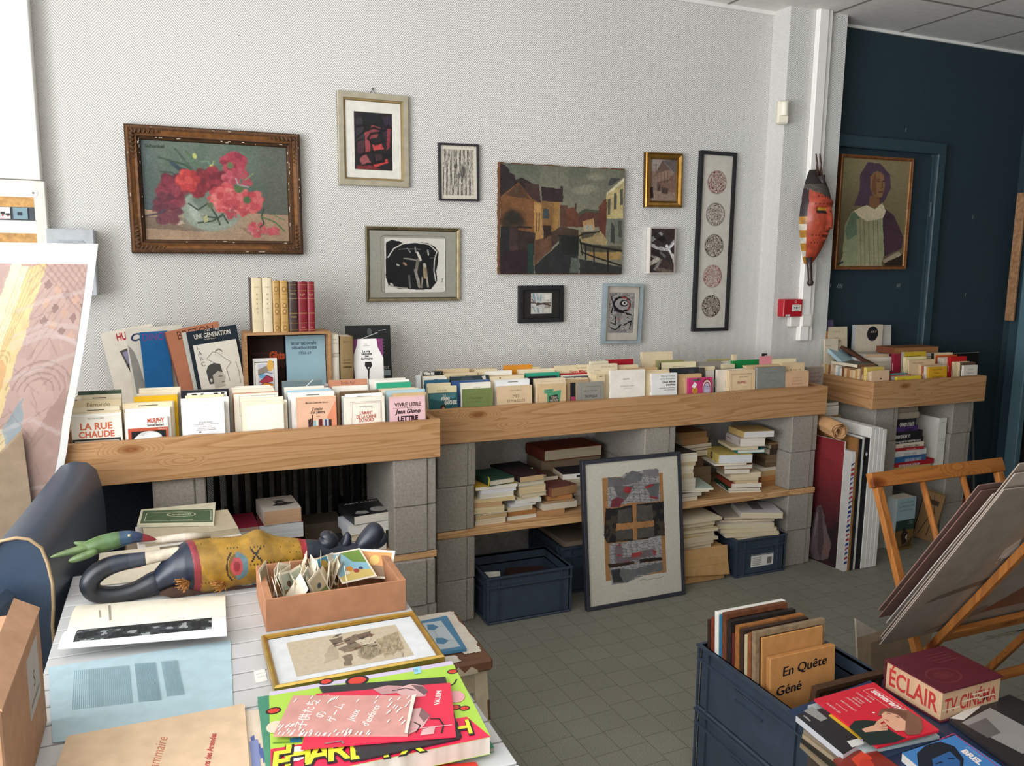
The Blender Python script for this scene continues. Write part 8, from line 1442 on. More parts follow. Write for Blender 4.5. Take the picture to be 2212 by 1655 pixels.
m = MB(); bp = [lp(a, b, -.045) for a, b in ((345, 1284), (372, 1270), (450, 1268), (560, 1262), (590, 1266), (575, 1284), (460, 1288), (372, 1292))]; m.add(bp+[q+Vector((0, .09, 0)) for q in bp], [tuple(range(8)), tuple(range(15, 7, -1))]+[(i, 8+i, 8+(i+1) % 8, (i+1) % 8) for i in range(8)], '#4d3830')
zf(m); m.build('base_plank', 'old_wood', t)
for pts, r in ((((690, 1180), (720, 1168), (700, 1148), (712, 1150)), (.03, .034, .022, .012)), (((740, 1185), (752, 1165), (750, 1148)), (.02, .016, .006)), (((770, 1190), (800, 1165), (815, 1140), (822, 1134)), (.024, .036, .032, .012)), (((800, 1180), (826, 1165), (832, 1150)), (.02, .024, .012))): m = MB(); m.tube([lp(a, b) for a, b in pts], r, 10, '#262c38'); zf(m); subsurf(m.build('carved_horn', 'carving', t, smooth=True), 2)
rr = random.Random(2)
for cx, cy in ((400, 1262), (478, 1266)):
 m = MB()
 for k in range(46):
  a = rr.uniform(PI*.75, PI*1.45); L_ = rr.uniform(18, 38); P3 = [lp(cx+10, cy-6, -.06)]; x, y = cx+10, cy-6
  for j in range(1, 4): x += L_/3*math.cos(a); y -= L_/3*math.sin(a)*.6; a += rr.uniform(-.35, .35); q_ = lp(x, y+j*1.2, -.06-.012*j+rr.uniform(-.01, .01)); q_.z = max(q_.z, .006); P3.append(q_)
  m.tube(P3, .0011, 3, rr.choice(['#c08a52', '#b07a42', '#c99a62']))
 m.tube([lp(cx+6, cy-2, -.06), lp(cx+16, cy-10, -.05), lp(cx+30, cy-22, -.04)], .003, 5, '#b5824a'); zf(m); m.build('raffia_tassel', 'fibre', t)
t = thing('open_book', 'open white art book showing a dark engraved strip, lying below the carved mask', 'book', (0, 0, 0)); sp = [onZ(145, 1363, .736), onZ(488, 1331, .736)]
def page(px, zs, c, ops, name, bow):
 TL, TR, BR, BL = [onZ(a, b, z) for (a, b), z in zip(px, zs)]; q = hmap(px); f = lambda u, v: (BL.lerp(BR, u).lerp(TL.lerp(TR, u), v))+Vector((0, 0, bow*math.sin(PI*v)))
 m = MB(); m.grid(f, 6, 14, c); N0 = 90
 for (pts, cc) in ops:
  (a, b), (c1, d1), (e, f1), (g, h) = [q(*x) for x in pts]; m.grid(lambda u, v: f(g+(e-g)*u+(a-g)*v, h+(f1-h)*u+(b-h)*v)+Vector((0, 0, .0009)), N0, 24, cc)
 o = m.build(name, 'paper', t); s = o.modifiers.new('paper', 'SOLIDIFY'); s.thickness = .002; s.offset = -1; return o
nz = Paint(120, 40, '#000000').noise(9, 3)
def dk(u, v): return ['#26282a', '#3c4042', '#2c2e30', '#8f9496'][3 if nz[min(39, int(v*40)), min(119, int(u*120))] > .66 else (1 if nz[min(39, int(v*40)), min(119, int(u*120))] > .5 else (0 if int(u*50) % 2 else 2))]
page(((165, 1308), (487, 1285), (488, 1331), (145, 1363)), (.724, .724, .738, .738), '#ece4d2', [(((240, 1312), (245, 1311), (248, 1343), (243, 1344)), '#9a9384'), (((219, 1325), (222, 1325), (224, 1340), (221, 1340)), '#9a9384')], 'left_page', .008)
page(((145, 1363), (488, 1331), (490, 1373), (125, 1402)), (.738, .738, .75, .752), '#efeeec', [(((166, 1368), (452, 1341), (452, 1366), (154, 1393)), dk)], 'right_page', .012)
m = MB(); A, B = onZ(150, 1360, .734), onZ(486, 1331, .734); m.tube([A-Vector((0, 0, .006)), B-Vector((0, 0, .006))], .0055, 6, '#d9d2c2'); m.build('spine', 'paper', t)
tl = [('l', [(x0+(x1-x0)*(k/30), a+(b-a)*(k/30)+d) for d in (0,)]+[(x0+(x1-x0)*(k/30)-9, a+(b-a)*(k/30)+ln)], .0019, '#7f9ba6') for x0, x1, a, b, ln, k in [(165, 300, 1448, 1430, 92, k) for k in range(0, 30)]+[(312, 366, 1426, 1420, 94, k) for k in range(0, 30, 2)]+[(380, 424, 1418, 1412, 88, k) for k in range(0, 30, 3)]]
flat('printed_sheet', 'pale blue sheet covered with sideways columns of small type', 'printed sheet', ((104, 1442), (498, 1383), (505, 1556), (114, 1604)), .7225, .0015, '#a9c1cb', tl)
flat('booklet', 'beige card-covered booklet with red script lettering, at the near edge of the table', 'booklet', ((145, 1590), (528, 1520), (542, 1690), (100, 1720)), .732, .010, '#d3b99c', [('t', 'Le Grammaire', 306, 1640, .02, '#b5705c', {'rot': 84, 'i': .3}), ('t', 'Éditions des Amandes', 428, 1612, .011, '#b04a48', {'rot': 84, 'b': .03})], 'card', pages='#d8c6ac')
flat('print', 'blue and cream patterned print partly under the green board at the table edge', 'print', ((528, 1537), (585, 1530), (612, 1700), (540, 1710)), .7235, .002, '#d6c6b4', [('p', [(540+6*k, 1590+9*k), (548+6*k, 1585+9*k), (552+6*k, 1605+9*k), (544+6*k, 1610+9*k)], '#5a6aa0') for k in range(7)]+[('p', [(538, 1600), (556, 1596), (566, 1690), (548, 1695)], '#7d88b4')])
GCm = 'comics stacked at the near edge of the table'
flat('comic_album', 'green-edged board-covered album at the bottom of the comics', 'comic', ((556, 1506), (960, 1440), (1068, 1615), (580, 1710)), .7305, .009, '#4f8a72', (), 'card', GCm, pages='#9a9488')
lime, pk, yl, bk = '#a3c84a', '#d8284c', '#e0d83a', '#1c1a1e'
fl = [('p', [(581, 1500), (975, 1452), (1060, 1592), (586, 1690)], lime), ('p', [(582, 1495), (972, 1447), (975, 1454), (582, 1503)], '#c3b8d0'), ('p', [(584, 1617), (1010, 1553), (1060, 1592), (586, 1690)], pk)]
for x, y, s in ((975, 1467, 1), (985, 1535, 1), (1004, 1537, .9), (592, 1535, 1.2), (780, 1478, 2), (712, 1478, 1.2)): fl += [('c', x, y, .012*s, bk, .010*s), ('c', x, y, .009*s, '#c93a2c', .007*s)]
fl += [('p', [(896, 1457), (910, 1455), (913, 1468), (899, 1470)], '#8fc6dc'), ('t', 'LE', 905, 1462, .008, bk, {'rot': 90}), ('c', 985, 1515, .018, '#d89aa0', .022), ('l', [(960, 1500), (980, 1490), (984, 1482)], .003, bk), ('l', [(600, 1562), (640, 1560)], .003, bk), ('l', [(590, 1604), (650, 1602)], .004, '#5a8a3a'), ('c', 646, 1628, .020, '#e6e2da', .022), ('p', [(640, 1628), (655, 1625), (656, 1632), (641, 1634)], '#3a6a7a'), ('c', 596, 1570, .016, '#d8c6b0', .02), ('p', [(630, 1595), (655, 1592), (660, 1602), (632, 1604)], '#2f6a8a')]
for k, (ch, x, y, sz) in enumerate((('H', 1008, 1588, .045), ('H', 650, 1650, .06), ('A', 702, 1646, .06), ('R', 748, 1640, .058), ('D', 800, 1636, .056), ('I', 850, 1634, .055), ('E', 610, 1668, .06), ('X', 905, 1625, .05))): fl += [('t', ch, x+2, y+2, sz, bk, {'rot': -4, 'b': .06, 'sx': .8}), ('t', ch, x, y, sz, yl, {'rot': -4, 'b': .02, 'sx': .8})]
flat('comic_album', 'thick lime and pink comic album with yellow block letters, under the other comics', 'comic', ((581, 1494), (975, 1446), (1060, 1592), (586, 1690)), .7655, .034, lime, fl, 'glossy_print', GCm, pages='#cfc8be')
flat('comic_album', 'black-covered comic between the pink comic and the lime album', 'comic', ((690, 1483), (962, 1462), (994, 1594), (780, 1640)), .7705, .004, '#2b292d', [('t', 'HARDCORE', 815, 1606, .008, '#5a4a44', {'rot': -4})], 'glossy_print', GCm)
sk = '#c9a0a0'; rd = [('t', 'VALIUM', 945, 1505, .010, '#e6dfd6', {'rot': 84, 'b': .03, 'sp': 1.05}), ('t', 'TS', 708, 1506, .012, '#e6dfd6', {'rot': 84, 'b': .04}), ('p', [(838, 1490), (880, 1476), (905, 1479), (916, 1490), (912, 1502), (890, 1505), (860, 1500)], sk), ('p', [(880, 1478), (905, 1480), (918, 1492), (910, 1500), (895, 1490)], '#6a5054'), ('p', [(800, 1488), (830, 1480), (862, 1481), (850, 1496), (820, 1500)], '#b58a8c'), ('p', [(885, 1530), (905, 1528), (925, 1545), (912, 1568), (895, 1580), (870, 1592), (830, 1590), (850, 1560)], sk), ('p', [(905, 1528), (925, 1545), (912, 1560), (900, 1545)], '#7d5a5c'), ('p', [(910, 1575), (938, 1570), (935, 1586), (905, 1590)], sk), ('l', [(925, 1552), (945, 1552), (956, 1566), (952, 1585)], .003, bk), ('l', [(870, 1577), (975, 1566)], .003, '#e09aa4'), ('l', [(840, 1492), (870, 1486), (890, 1490)], .002, bk), ('l', [(700, 1608), (735, 1602), (740, 1608)], .004, '#8a6a6c'), ('l', [(890, 1560), (905, 1568), (895, 1584)], .002, bk), ('l', [(825, 1590), (880, 1575)], .002, bk)]
flat('comic_album', 'red comic with pale inked figures, under the pink card', 'comic', ((683, 1499), (973, 1475), (985, 1590), (650, 1617)), .7745, .003, '#cf2a48', rd, 'glossy_print', GCm)
wk = '#efe6e0'; rr = random.Random(5); pkx = [('t', '子供たち', 672, 1542, .017, wk, {'rot': 88}), ('t', 'の', 702, 1544, .016, wk, {'rot': 84}), ('t', 'ゲーム', 733, 1540, .015, wk, {'rot': 84}), ('t', 'jeux', 770, 1546, .015, wk, {'rot': 80, 'i': .3}), ('t', "d'enfants", 808, 1546, .014, wk, {'rot': 80, 'i': .3})]
for x0, x1, y0, y1 in ((606, 640, 1560, 1584), (640, 890, 1503, 1514), (650, 720, 1572, 1586), (838, 888, 1516, 1560), (720, 800, 1575, 1586)):
 for k in range(15): a, b = rr.uniform(x0, x1), rr.uniform(y0, y1); pkx.append(('l', [(a, b), (a-6, b+7)], .0022, wk))
pkx.append(('p', [(888, 1504), (897, 1502), (880, 1587), (874, 1586)], '#dcd2c8'))
flat('printed_card', 'dusty pink card with white brush lettering on top of the red comic', 'card', ((633, 1502), (897, 1502), (881, 1587), (591, 1587)), .779, .004, '#c28f88', pkx, 'card', GCm)
flat('comic_album', 'red-orange comic corner at the very near edge of the table', 'comic', ((900, 1655), (1028, 1646), (1060, 1700), (900, 1740)), .7245, .003, '#c8342c', (), 'glossy_print', GCm)
c4 = [onZ(a, b, .748) for a, b in ((567, 1372), (890, 1320), (963, 1412), (590, 1490))]; ce = sum(c4, Vector())/4; w = ((c4[1]-c4[0]).length+(c4[2]-c4[3]).length)/2; h = ((c4[3]-c4[0]).length+(c4[2]-c4[1]).length)/2
t = thing('framed_print', 'gold-framed landscape print with seated figures lying flat on the table', 'print', (ce.x, ce.y, .7235), (-PI/2, 0, 0)); e = c4[1]-c4[0]; t.rotation_euler = (-PI/2, 0, math.atan2(e.y, e.x))
frame_part(t, w, h, [(0, 0), (0, -.022), (.004, -.026), (.010, -.024), (.013, -.018)], ['#c29a48', '#d8b45e', '#c9a24e', '#a37c34'], 'gilt'); q = hmap(((1162, 575), (1690, 490), (1785, 635), (1200, 742))); P = lambda *xy: [q(a, b) for a, b in xy]
m = MB(); m.quad((-w/2+.012, -.016, -h/2+.012), (w/2-.012, -.016, -h/2+.012), (w/2-.012, -.016, h/2-.012), (-w/2+.012, -.016, h/2-.012), '#e4e7ea'); m.build('mount', 'paper', t)
p = Paint(150, 90, '#cdbb9c'); p.poly(P((1335, 680), (1360, 600), (1400, 570), (1420, 650)), '#b3a084', .2, 9, 2, .8, .03)
for pts, c in ((((1375, 560), (1430, 545), (1440, 570), (1390, 590)), '#5a4636'), (((1440, 560), (1500, 535), (1520, 560), (1460, 590)), '#6a5240'), (((1500, 540), (1570, 520), (1580, 545), (1520, 565)), '#4f3c30'), (((1420, 600), (1500, 575), (1540, 600), (1440, 625)), '#75604c'), (((1520, 590), (1600, 580), (1640, 620), (1560, 660), (1500, 640)), '#9a8868'), (((1430, 640), (1475, 630), (1480, 685), (1440, 690)), '#6d5a48'), (((1600, 560), (1700, 520), (1740, 600), (1640, 650)), '#a8946f')): p.poly(P(*pts), c, .5, 40, 3, .85, .05)
for k in range(60): a, b = rr.uniform(1500, 1740), rr.uniform(560, 650); p.stroke(P((a, b), (a+rr.uniform(-12, 12), b-18)), .006, '#5a4c38', 0, 1, .6)
for k in range(22): a, b = rr.uniform(1380, 1580), rr.uniform(530, 620); p.stroke(P((a, b), (a+22, b-6)), .02, rr.choice(['#2c241e', '#d8c8a8', '#8a5a3c', '#3a3028']), 0, 1, .9)
p.build('picture', w*.70, h*.66, 'flat_print', t, (-.004, -.0165, .0)); glass(t, w-.024, h-.024, -.0175)
flat('price_tag', 'small white price tag by the corner of the gold frame', 'tag', ((548, 1450), (572, 1445), (578, 1470), (553, 1475)), .7215, .001, '#e6e2de', [('l', [(553, 1457), (572, 1453)], .001, '#6a665f'), ('l', [(555, 1464), (573, 1460)], .001, '#6a665f')])
bx0, bx1, by0, by1, bh = -.853, -.503, -1.338, -1.098, .083
t = thing('cardboard_tray', 'shallow brown cardboard tray packed with small picture cards', 'cardboard box', (0, 0, TZ+.0005)); m = MB(); c = '#ae7d5e'
for a in ((bx0, bx1, by0, by0+.005), (bx0, bx1, by1-.005, by1), (bx0, bx0+.018, by0+.005, by1-.005), (bx1-.018, bx1, by0+.005, by1-.005)): m.cbox(a[0], a[1], a[2], a[3], 0, bh, .001, c)
m.box(bx0+.01, bx1-.01, by0+.004, by1-.004, 0, .004, c); m.build('carton', 'card', t)
rr = random.Random(21); CC = ['#d9cdb4', '#cfc2a4', '#e0d8c6', '#b8a888', '#c3a878', '#a9b0a0']; kinds = ['olive', 'tan']
def minicard(x, y, z, w_, h_, rx, rz, c, lab, ops=None, ry=0):
 m = MB(); m.box(-w_/2, w_/2, -.0006, .0006, 0, h_, '#e2d9c6'); rr2 = random.Random(int(x*9999)); m.art(ops or [('r', .08, .08, .92, .92, c), ('p', [(.08, .08), (.92, .08), (.92, rr2.uniform(.25, .5)), (.08, rr2.uniform(.3, .6))], rr2.choice(['#6d7a4a', '#8a6a44', '#b58a5a', '#54748a', '#a84a3c'])), ('c', rr2.uniform(.3, .7), rr2.uniform(.4, .65), .14, rr2.choice(['#a8503c', '#3c4a5a', '#d8b45a', '#5a3c34']))], (-w_/2, -.0006, 0), (1, 0, 0), (0, 0, 1), w_, h_)
 o = m.build('picture_card', 'glossy_print', loc=(x, y, z), rot=(math.radians(rx), math.radians(ry), math.radians(rz))); tag(o, lab, 'card', 'small picture cards in the cardboard tray')
for k in range(34):
 f = k/33; x = bx0+.04+(bx1-bx0-.11)*f*.72; y = rr.uniform(by0+.045, by1-.04); minicard(x, y, TZ+.012+rr.uniform(0, .03), rr.uniform(.05, .06), rr.uniform(.07, .085), rr.uniform(-22, 22), rr.uniform(40, 110), rr.choice(CC), 'small cream-bordered picture card jumbled in the cardboard tray', None, rr.uniform(-32, 28))
minicard(-.60, -1.23, TZ+.055, .10, .12, -68, 12, '#9cc0cc', 'largest blue picture card with figures by the water, on top in the tray', [('r', .05, .05, .95, .95, '#86b4c6'), ('p', [(.4, .95), (.95, .95), (.95, .5), (.6, .6)], '#6a8a3c'), ('p', [(.05, .05), (.95, .05), (.95, .25), (.5, .35), (.05, .2)], '#cdb56a'), ('c', .4, .4, .1, '#c8862c'), ('c', .55, .3, .08, '#a03c34'), ('c', .3, .3, .07, '#e0d6c0'), ('c', .7, .35, .06, '#3a4a6a')])
minicard(-.55, -1.17, TZ+.03, .10, .08, -35, -30, '#c98a4a', 'orange and green picture card leaning at the right of the tray')
minicard(-.67, -1.17, TZ+.062, .075, .05, -35, 30, '#4a9ac0', 'small card with a blue bird pattern near the back of the tray')
minicard(-.83, -1.19, TZ+.01, .07, .105, -8, 70, '#8a8068', 'tall olive card standing at the left end of the tray')
# ================================================================== RIGHT FOREGROUND
k1, k2 = onZ(1517.4, 1388.8, .43), onZ(1700, 1545, .43)
cx0 = (k1.x+k2.x)/2; cy1 = k1.y+.005
a = crate('lower grey-blue crate of the pair in the near right, on the floor', cx0, cx0+.40, cy1-.50, cy1, .2135)
b = crate('upper grey-blue crate of the pair, filled with old framed boards', cx0, cx0+.40, cy1-.50, cy1, .2155); b.location.z = .214
GF2 = 'frames and boards filed in the near crate'
def filed(x0, x1, yt, y, t_, c, lab, c2=None, ops=None, zb=.228, lean=4, mat='old_wood', name='framed_board', cat='frame'):
 A, B = onY(x0, yt, y), onY(x1, yt-(x1-x0)*.17, y); A.x = max(A.x, cx0+.019); w = max(.1, B.x-A.x); w = min(w, cx0+.382-A.x) if A.x+w > cx0+.382 else w; h = A.z-zb
 t = thing(name, lab, cat, (A.x, y, zb), (math.radians(-lean), 0, 0), GF2); m = MB()
 if c2: ring(m, w, h, [(0, 0), (0, -t_), (.014, -t_), (.016, -t_*.5)], [c, c, shade(c, .7)]); m.v = [(p[0]+w/2, p[1]+t_, p[2]+h/2) for p in m.v]; m.build('frame', mat, t); m = MB(); m.box(.012, w-.012, .45*t_, .95*t_, .012, h-.012, c2); m.build('panel', 'card', t)
 else: m.cbox(0, w, 0, t_, 0, h, .0015, c); (m.art(ops, (0, 0, 0), (1, 0, 0), (0, 0, 1), w, h) if ops else None); m.build('panel', mat, t)
 return t
y0 = cy1-.045
for x0, x1, yt, t_, c, c2, lab in ((1536, 1690, 1348, .014, '#3a2620', '#2a1c18', 'dark brown frame, rearmost in the near crate'), (1545, 1700, 1344, .014, '#7a3826', '#4a2a20', 'red-brown frame just behind the white canvas in the near crate'), (1553, 1708, 1332, .018, '#dddad4', None, 'white-edged canvas standing tallest in the near crate'), (1564, 1706, 1338, .012, '#2f6a8a', None, 'blue and green painted board in front of the white canvas'),
 (1571, 1713, 1336, .020, '#6d4028', '#4a2c20', 'brown wooden frame in front of the blue painted board'), (1581, 1730, 1352, .018, '#2a2422', '#1d1917', 'black frame with worn edges in the near crate'), (1589, 1700, 1378, .012, '#5a2420', None, 'dark red board sunk low in the near crate'), (1596, 1749, 1364, .018, '#9a6434', '#6d4626', 'light brown frame in the middle of the near crate'), (1606, 1758, 1372, .016, '#3d2a22', '#2c1e18', 'dark chipped frame in the middle of the near crate'), (1615, 1740, 1382, .012, '#b5a582', None, 'cream-edged torn board in the near crate'), (1624, 1740, 1380, .014, '#8a5230', '#5a3822', 'chestnut frame behind the hardboard panels'),
 (1640, 1795, 1376, .016, '#8f7a60', '#7a5030', 'pale-edged brown frame behind the plain hardboard panel'), (1658, 1790, 1386, .006, '#b5834f', None, 'plain tan hardboard panel with no writing in the near crate'), (1667, 1806, 1426, .005, '#b07a48', None, 'plain hardboard edge just behind the lettered panel'), (1670, 1811, 1428, .005, '#b07c4a', None, 'second hardboard edge directly behind the lettered panel')):
 filed(x0, x1, yt, y0-t_, t_, c, lab, c2, mat='card' if c2 is None else 'old_wood'); y0 -= t_+.004
t = filed(1674, 1815, 1430, y0-.006, .005, '#b9844f', 'tan hardboard panel with handwritten black capitals, front of the near crate', None, [('t', tx, u+du, v+du*.5, .027, '#1d1a19', {'sx': 1.1, 'rot': 3, 'i': .12}) for tx, u, v in (('En Quête', .53, .80), ('Géné', .29, .60)) for du in (-.005, 0, .005)], mat='card', name='lettered_panel', cat='sign')
yd = y0-.045; filed(1748, 1900, 1478, yd, .020, '#4f3626', 'dark brown empty frame leaning low in front of the lettered panel', '#4a3426', lean=-8)
m = MB(); bx, by = cx0-.02, cy1-.515; m.cbox(0, .66, -.72, 0, 0, .40, .004, '#4a4038'); o = m.build('cardboard_box', 'card', loc=(bx, by, .001)); tag(o, 'dark carton under the heap of magazines at the near right', 'cardboard box')
GM = 'magazines heaped at the near right'; z = .4025; rr = random.Random(31)
def slabm(x0, x1, y0, y1, t_, c, lab, rot, ops=None, pages='#b5a58c', mat='glossy_print', name='magazine'):
 global z
 b = lay('tail', x0, x1, y0, z, t_, y1-y0, c, rot, label=lab, group=GM, art=ops, pages=pages, mat=mat, name=name); z += t_+.0006; return b
for k, (c, lab) in enumerate((('#8a7a64', 'worn tan newspaper at the bottom of the magazine heap'), ('#2a2724', 'black magazine with tiny white type low in the magazine heap'), ('#a3927a', 'tan newspaper in the middle of the magazine heap'), ('#8d8070', 'grey-brown newspaper with curling edges in the magazine heap'), ('#232f48', 'large navy folder near the top of the magazine heap'))):
 slabm(cx0-.075+k*.012, cx0+.36+k*.01, by-.33, by-.035+k*.012, .011, c, lab, -6+3*k, [('t', 'ÉDITIONS DE CINÉMA', .12, .55, .006, '#d0c8ba', {'rot': 90})] if k == 1 else None)
zt = z; GS = GM
flat('paperback', 'black and white photo paperback with white spine, left on the magazine heap', 'book', ((1719, 1545), (1775, 1530), (1872, 1598), (1822, 1630)), zt+.018, .0178, '#26262a', [('p', [(1740, 1540), (1760, 1534), (1790, 1556), (1775, 1560)], '#8d8d8a'), ('p', [(1830, 1600), (1862, 1594), (1868, 1606), (1842, 1614)], '#c9c9c4'), ('t', 'editio', 1742, 1553, .008, '#d9d9d4', {'rot': -90})], 'glossy_print', GS, pages='#c6c8d0')
flat('magazine', 'pale blue magazine edge under the red record magazine', 'magazine', ((1745, 1524), (1890, 1482), (2030, 1590), (1868, 1625)), zt+.009, .008, '#a8b5b8', (), 'glossy_print', GS)
flat('magazine', 'yellow-edged magazine slipped under the red record magazine', 'magazine', ((1790, 1545), (1800, 1540), (1868, 1590), (1858, 1597)), zt+.0195, .003, '#c9a82c', (), 'glossy_print', GS)
wt = '#e6dcd8'; sr = [('t', 'sonorama', 1916, 1513, .023, wt, {'rot': -90, 'b': .04, 'sx': .8}), ('o', .56, .70, .985, .93, .0008, wt)]
sr = sr[:1]+[('l', [(1866, 1487), (1890, 1481), (1962, 1531), (1938, 1539), (1866, 1487)], .001, wt)]
for x, y, tx, sz in ((1882, 1506, 'ALGERIE', .006), (1876, 1512, 'le 16 mai', .006), (1865, 1505, 'CHARLES TRENET', .006), (1858, 1512, 'LEO FERRE', .006), (1851, 1514, 'EDITH PIAF', .006), (1843, 1517, 'JULIETTE GRECO', .006), (1832, 1526, 'BRIGITTE BARDOT', .006), (1818, 1530, 'de lourds à velours', .005), (1800, 1532, 'LA BOITE A SEL', .007)): sr.append(('t', tx, x, y, sz, wt, {'rot': -90, 'sx': .75}))
sr += [('c', 1889, 1541, .004, '#e6dcd8', .003), ('p', [(1836, 1574), (1848, 1560), (1872, 1558), (1895, 1560), (1940, 1590), (1956, 1596), (1930, 1606), (1880, 1612)], '#1d2c2a'), ('p', [(1897, 1548), (1905, 1533), (1930, 1529), (1965, 1535), (1992, 1553), (1994, 1575), (1985, 1588), (1960, 1590), (1940, 1570), (1920, 1545)], '#7a5444'), ('p', [(1906, 1545), (1915, 1538), (1940, 1545), (1958, 1560), (1955, 1580), (1935, 1582), (1915, 1566), (1908, 1556)], '#d9a488'), ('p', [(1905, 1533), (1930, 1530), (1962, 1540), (1960, 1556), (1935, 1540), (1915, 1537)], '#6a4638'), ('p', [(1863, 1578), (1888, 1570), (1900, 1565), (1918, 1572), (1918, 1580), (1870, 1585)], '#d3a084'), ('l', [(1894, 1572), (1900, 1562), (1911, 1555)], .010, '#d3a084'), ('l', [(1908, 1572), (1914, 1566)], .009, '#c9967a'), ('l', [(1900, 1574), (1918, 1572)], .002, '#9a6a54'), ('l', [(1900, 1578), (1917, 1577)], .002, '#9a6a54'), ('l', [(1918, 1542), (1926, 1544)], .0025, '#3a2620'), ('l', [(1936, 1549), (1945, 1553)], .0025, '#3a2620'), ('l', [(1913, 1557), (1921, 1561)], .003, '#b04a4a')]
flat('magazine', 'red square record magazine with a smiling person resting chin on hand', 'magazine', ((1759, 1510), (1888, 1474), (2029, 1577), (1895, 1613)), zt+.026, .0062, '#c92638', sr, 'glossy_print', GS)
flat('magazine', 'worn grey-edged magazine stack below the red record magazine', 'magazine', ((1700, 1535), (1880, 1470), (2045, 1590), (1880, 1650)), zt+.0005, .0004, '#2c3a54', (), 'paper', GS)
bl = [('p', [(1980, 1628), (2000, 1612), (2030, 1605), (2060, 1615), (2080, 1640), (2075, 1690), (1985, 1690)], '#16202c'), ('p', [(2012, 1640), (2050, 1625), (2072, 1645), (2070, 1690), (2020, 1690)], '#2c5a90'), ('l', [(2028, 1602), (2058, 1590), (2170, 1668)], .003, '#a83a6a'), ('t', 'BREL', 2093, 1639, .018, wt, {'rot': -90, 'b': .05}), ('t', 'JACQUES', 2100, 1628, .008, '#8fb0d4', {'rot': -90}), ('l', [(2020, 1650), (2034, 1646)], .003, '#101820'), ('l', [(2046, 1640), (2060, 1640)], .003, '#101820')]
flat('paperback', 'blue paperback with a dark-haired face and bold white capitals, nearest the camera', 'book', ((1948, 1627), (2065, 1588), (2215, 1690), (2090, 1745)), zt+.022, .0215, '#3f78b4', bl, 'glossy_print', GS, pages='#d0cdc6')
flat('magazine', 'red and brown magazine cover showing under the black and white photo paperback', 'magazine', ((1800, 1640), (1880, 1612), (1990, 1690), (1880, 1740)), zt+.006, .005, '#7d2c22', [('p', [(1830, 1640), (1850, 1628), (1870, 1640), (1845, 1655)], '#c8402c'), ('c', 1860, 1650, .02, '#b8382a')], 'glossy_print', GS)
flat('newspaper', 'black and white photo sheet curling at the far right of the magazine heap', 'newspaper', ((2050, 1552), (2180, 1500), (2330, 1570), (2200, 1660)), zt+.014, .012, '#2b292b', [('p', [(2075, 1560), (2140, 1535), (2260, 1590), (2210, 1625)], '#8d8a88'), ('p', [(2085, 1566), (2130, 1552), (2160, 1580), (2130, 1590)], '#5f5c5c'), ('p', [(2052, 1552), (2110, 1530), (2130, 1520), (2118, 1535), (2080, 1556)], '#cfcac4')], 'glossy_print', GS)
A, B, D = onZ(1916, 1428, .548), onZ(2040, 1397, .548), onZ(2030, 1487, .548)
t = thing('directory', 'very thick dark red directory with red capitals printed on its page edges', 'book', (A.x+.004, A.y-.175, zt+.001)); w, d, h = B.x-A.x, .185, .546-zt
m = MB(); m.box(0, w, 0, d, h-.004, h, '#571e2a'); m.box(0, w, 0, d, 0, .004, '#571e2a'); m.prism([(0, d-.004), (w, d-.004), (w, d), (0, d)], .004, h-.004, '#571e2a', axis='z'); m.art([('c', .34, .34, .24, '#6a3034', .2), ('c', .34, .34, .22, '#571e2a', .18), ('c', .34, .34, .14, '#63282e', .1)]+[('r', .5, .62+.07*k, .88, .64+.07*k, '#6d3438') for k in range(4)], (0, 0, h), (1, 0, 0), (0, 1, 0), w, d); m.build('cover', 'vinyl', t)
m = MB(); m.box(.004, w-.005, .005, d-.005, .0042, h-.0042, '#c3a384'); rl = '#b03a38'
m.art([('t', 'TV CINÉMA', .5, .22, h*.45, rl, {'fit': .9, 'b': .02})]+[('r', u, v, u+.3, v+.05, '#d9ccb4') for u, v in ((.02, .3), (.5, .6), (.35, .45), (.62, .4))], (.004, .0048, .0042), (1, 0, 0), (0, 0, 1), w-.009, h-.0084); m.art([('t', 'ÉCLAIR', .5, .2, h*.55, rl, {'fit': .88, 'b': .02})], (.0038, d-.005, .0042), (0, -1, 0), (0, 0, 1), d-.01, h-.0084); m.build('page_block', 'page_edges', t)
def panel(label, px, y, c, ops=None, t_=.008, name='backing_board'):
 P4 = [onY(a, b, y) for a, b in px]; o0 = Vector((P4[0].x, y, .001)); q = hmap(px); L4 = [p-o0 for p in P4]; L4 = [Vector((p.x, 0, max(p.z, 0))) for p in L4]; n = Vector((0, t_, 0)); m = MB()
 m.add(L4+[p+n for p in L4], [(3, 2, 1, 0), (4, 5, 6, 7)]+[(i, (i+1) % 4, 4+(i+1) % 4, 4+i) for i in range(4)], c); W_, H_ = (L4[2]-L4[3]).length, (L4[0]-L4[3]).length
 if ops: m.art(conv(ops, q, W_, H_), L4[3], (L4[2]-L4[3]).normalized(), (L4[0]-L4[3]).normalized(), W_, H_, normal=Vector((0, -1, 0)))
 o = m.build(name, 'card', loc=o0); return tag(o, label, 'board')
panel('whitish torn-edged card leaning on the floor between the near crate and the print rack', ((1849, 1337), (1985, 1416), (2010, 1600), (1852, 1600)), -1.20, '#bfb3a6', [('p', [(1850, 1385), (1990, 1440), (1990, 1600), (1852, 1600)], '#a8957d'), ('p', [(1882, 1420), (1990, 1450), (1990, 1590), (1884, 1560)], '#8d7a64')])
panel('dark green and cream torn canvas on the floor under the print rack', ((2131, 1377), (2260, 1400), (2260, 1500), (2190, 1475)), -1.0, '#24352c', [('p', [(2131, 1377), (2158, 1375), (2200, 1455), (2180, 1470)], '#a8987d')], .004, 'canvas_piece')
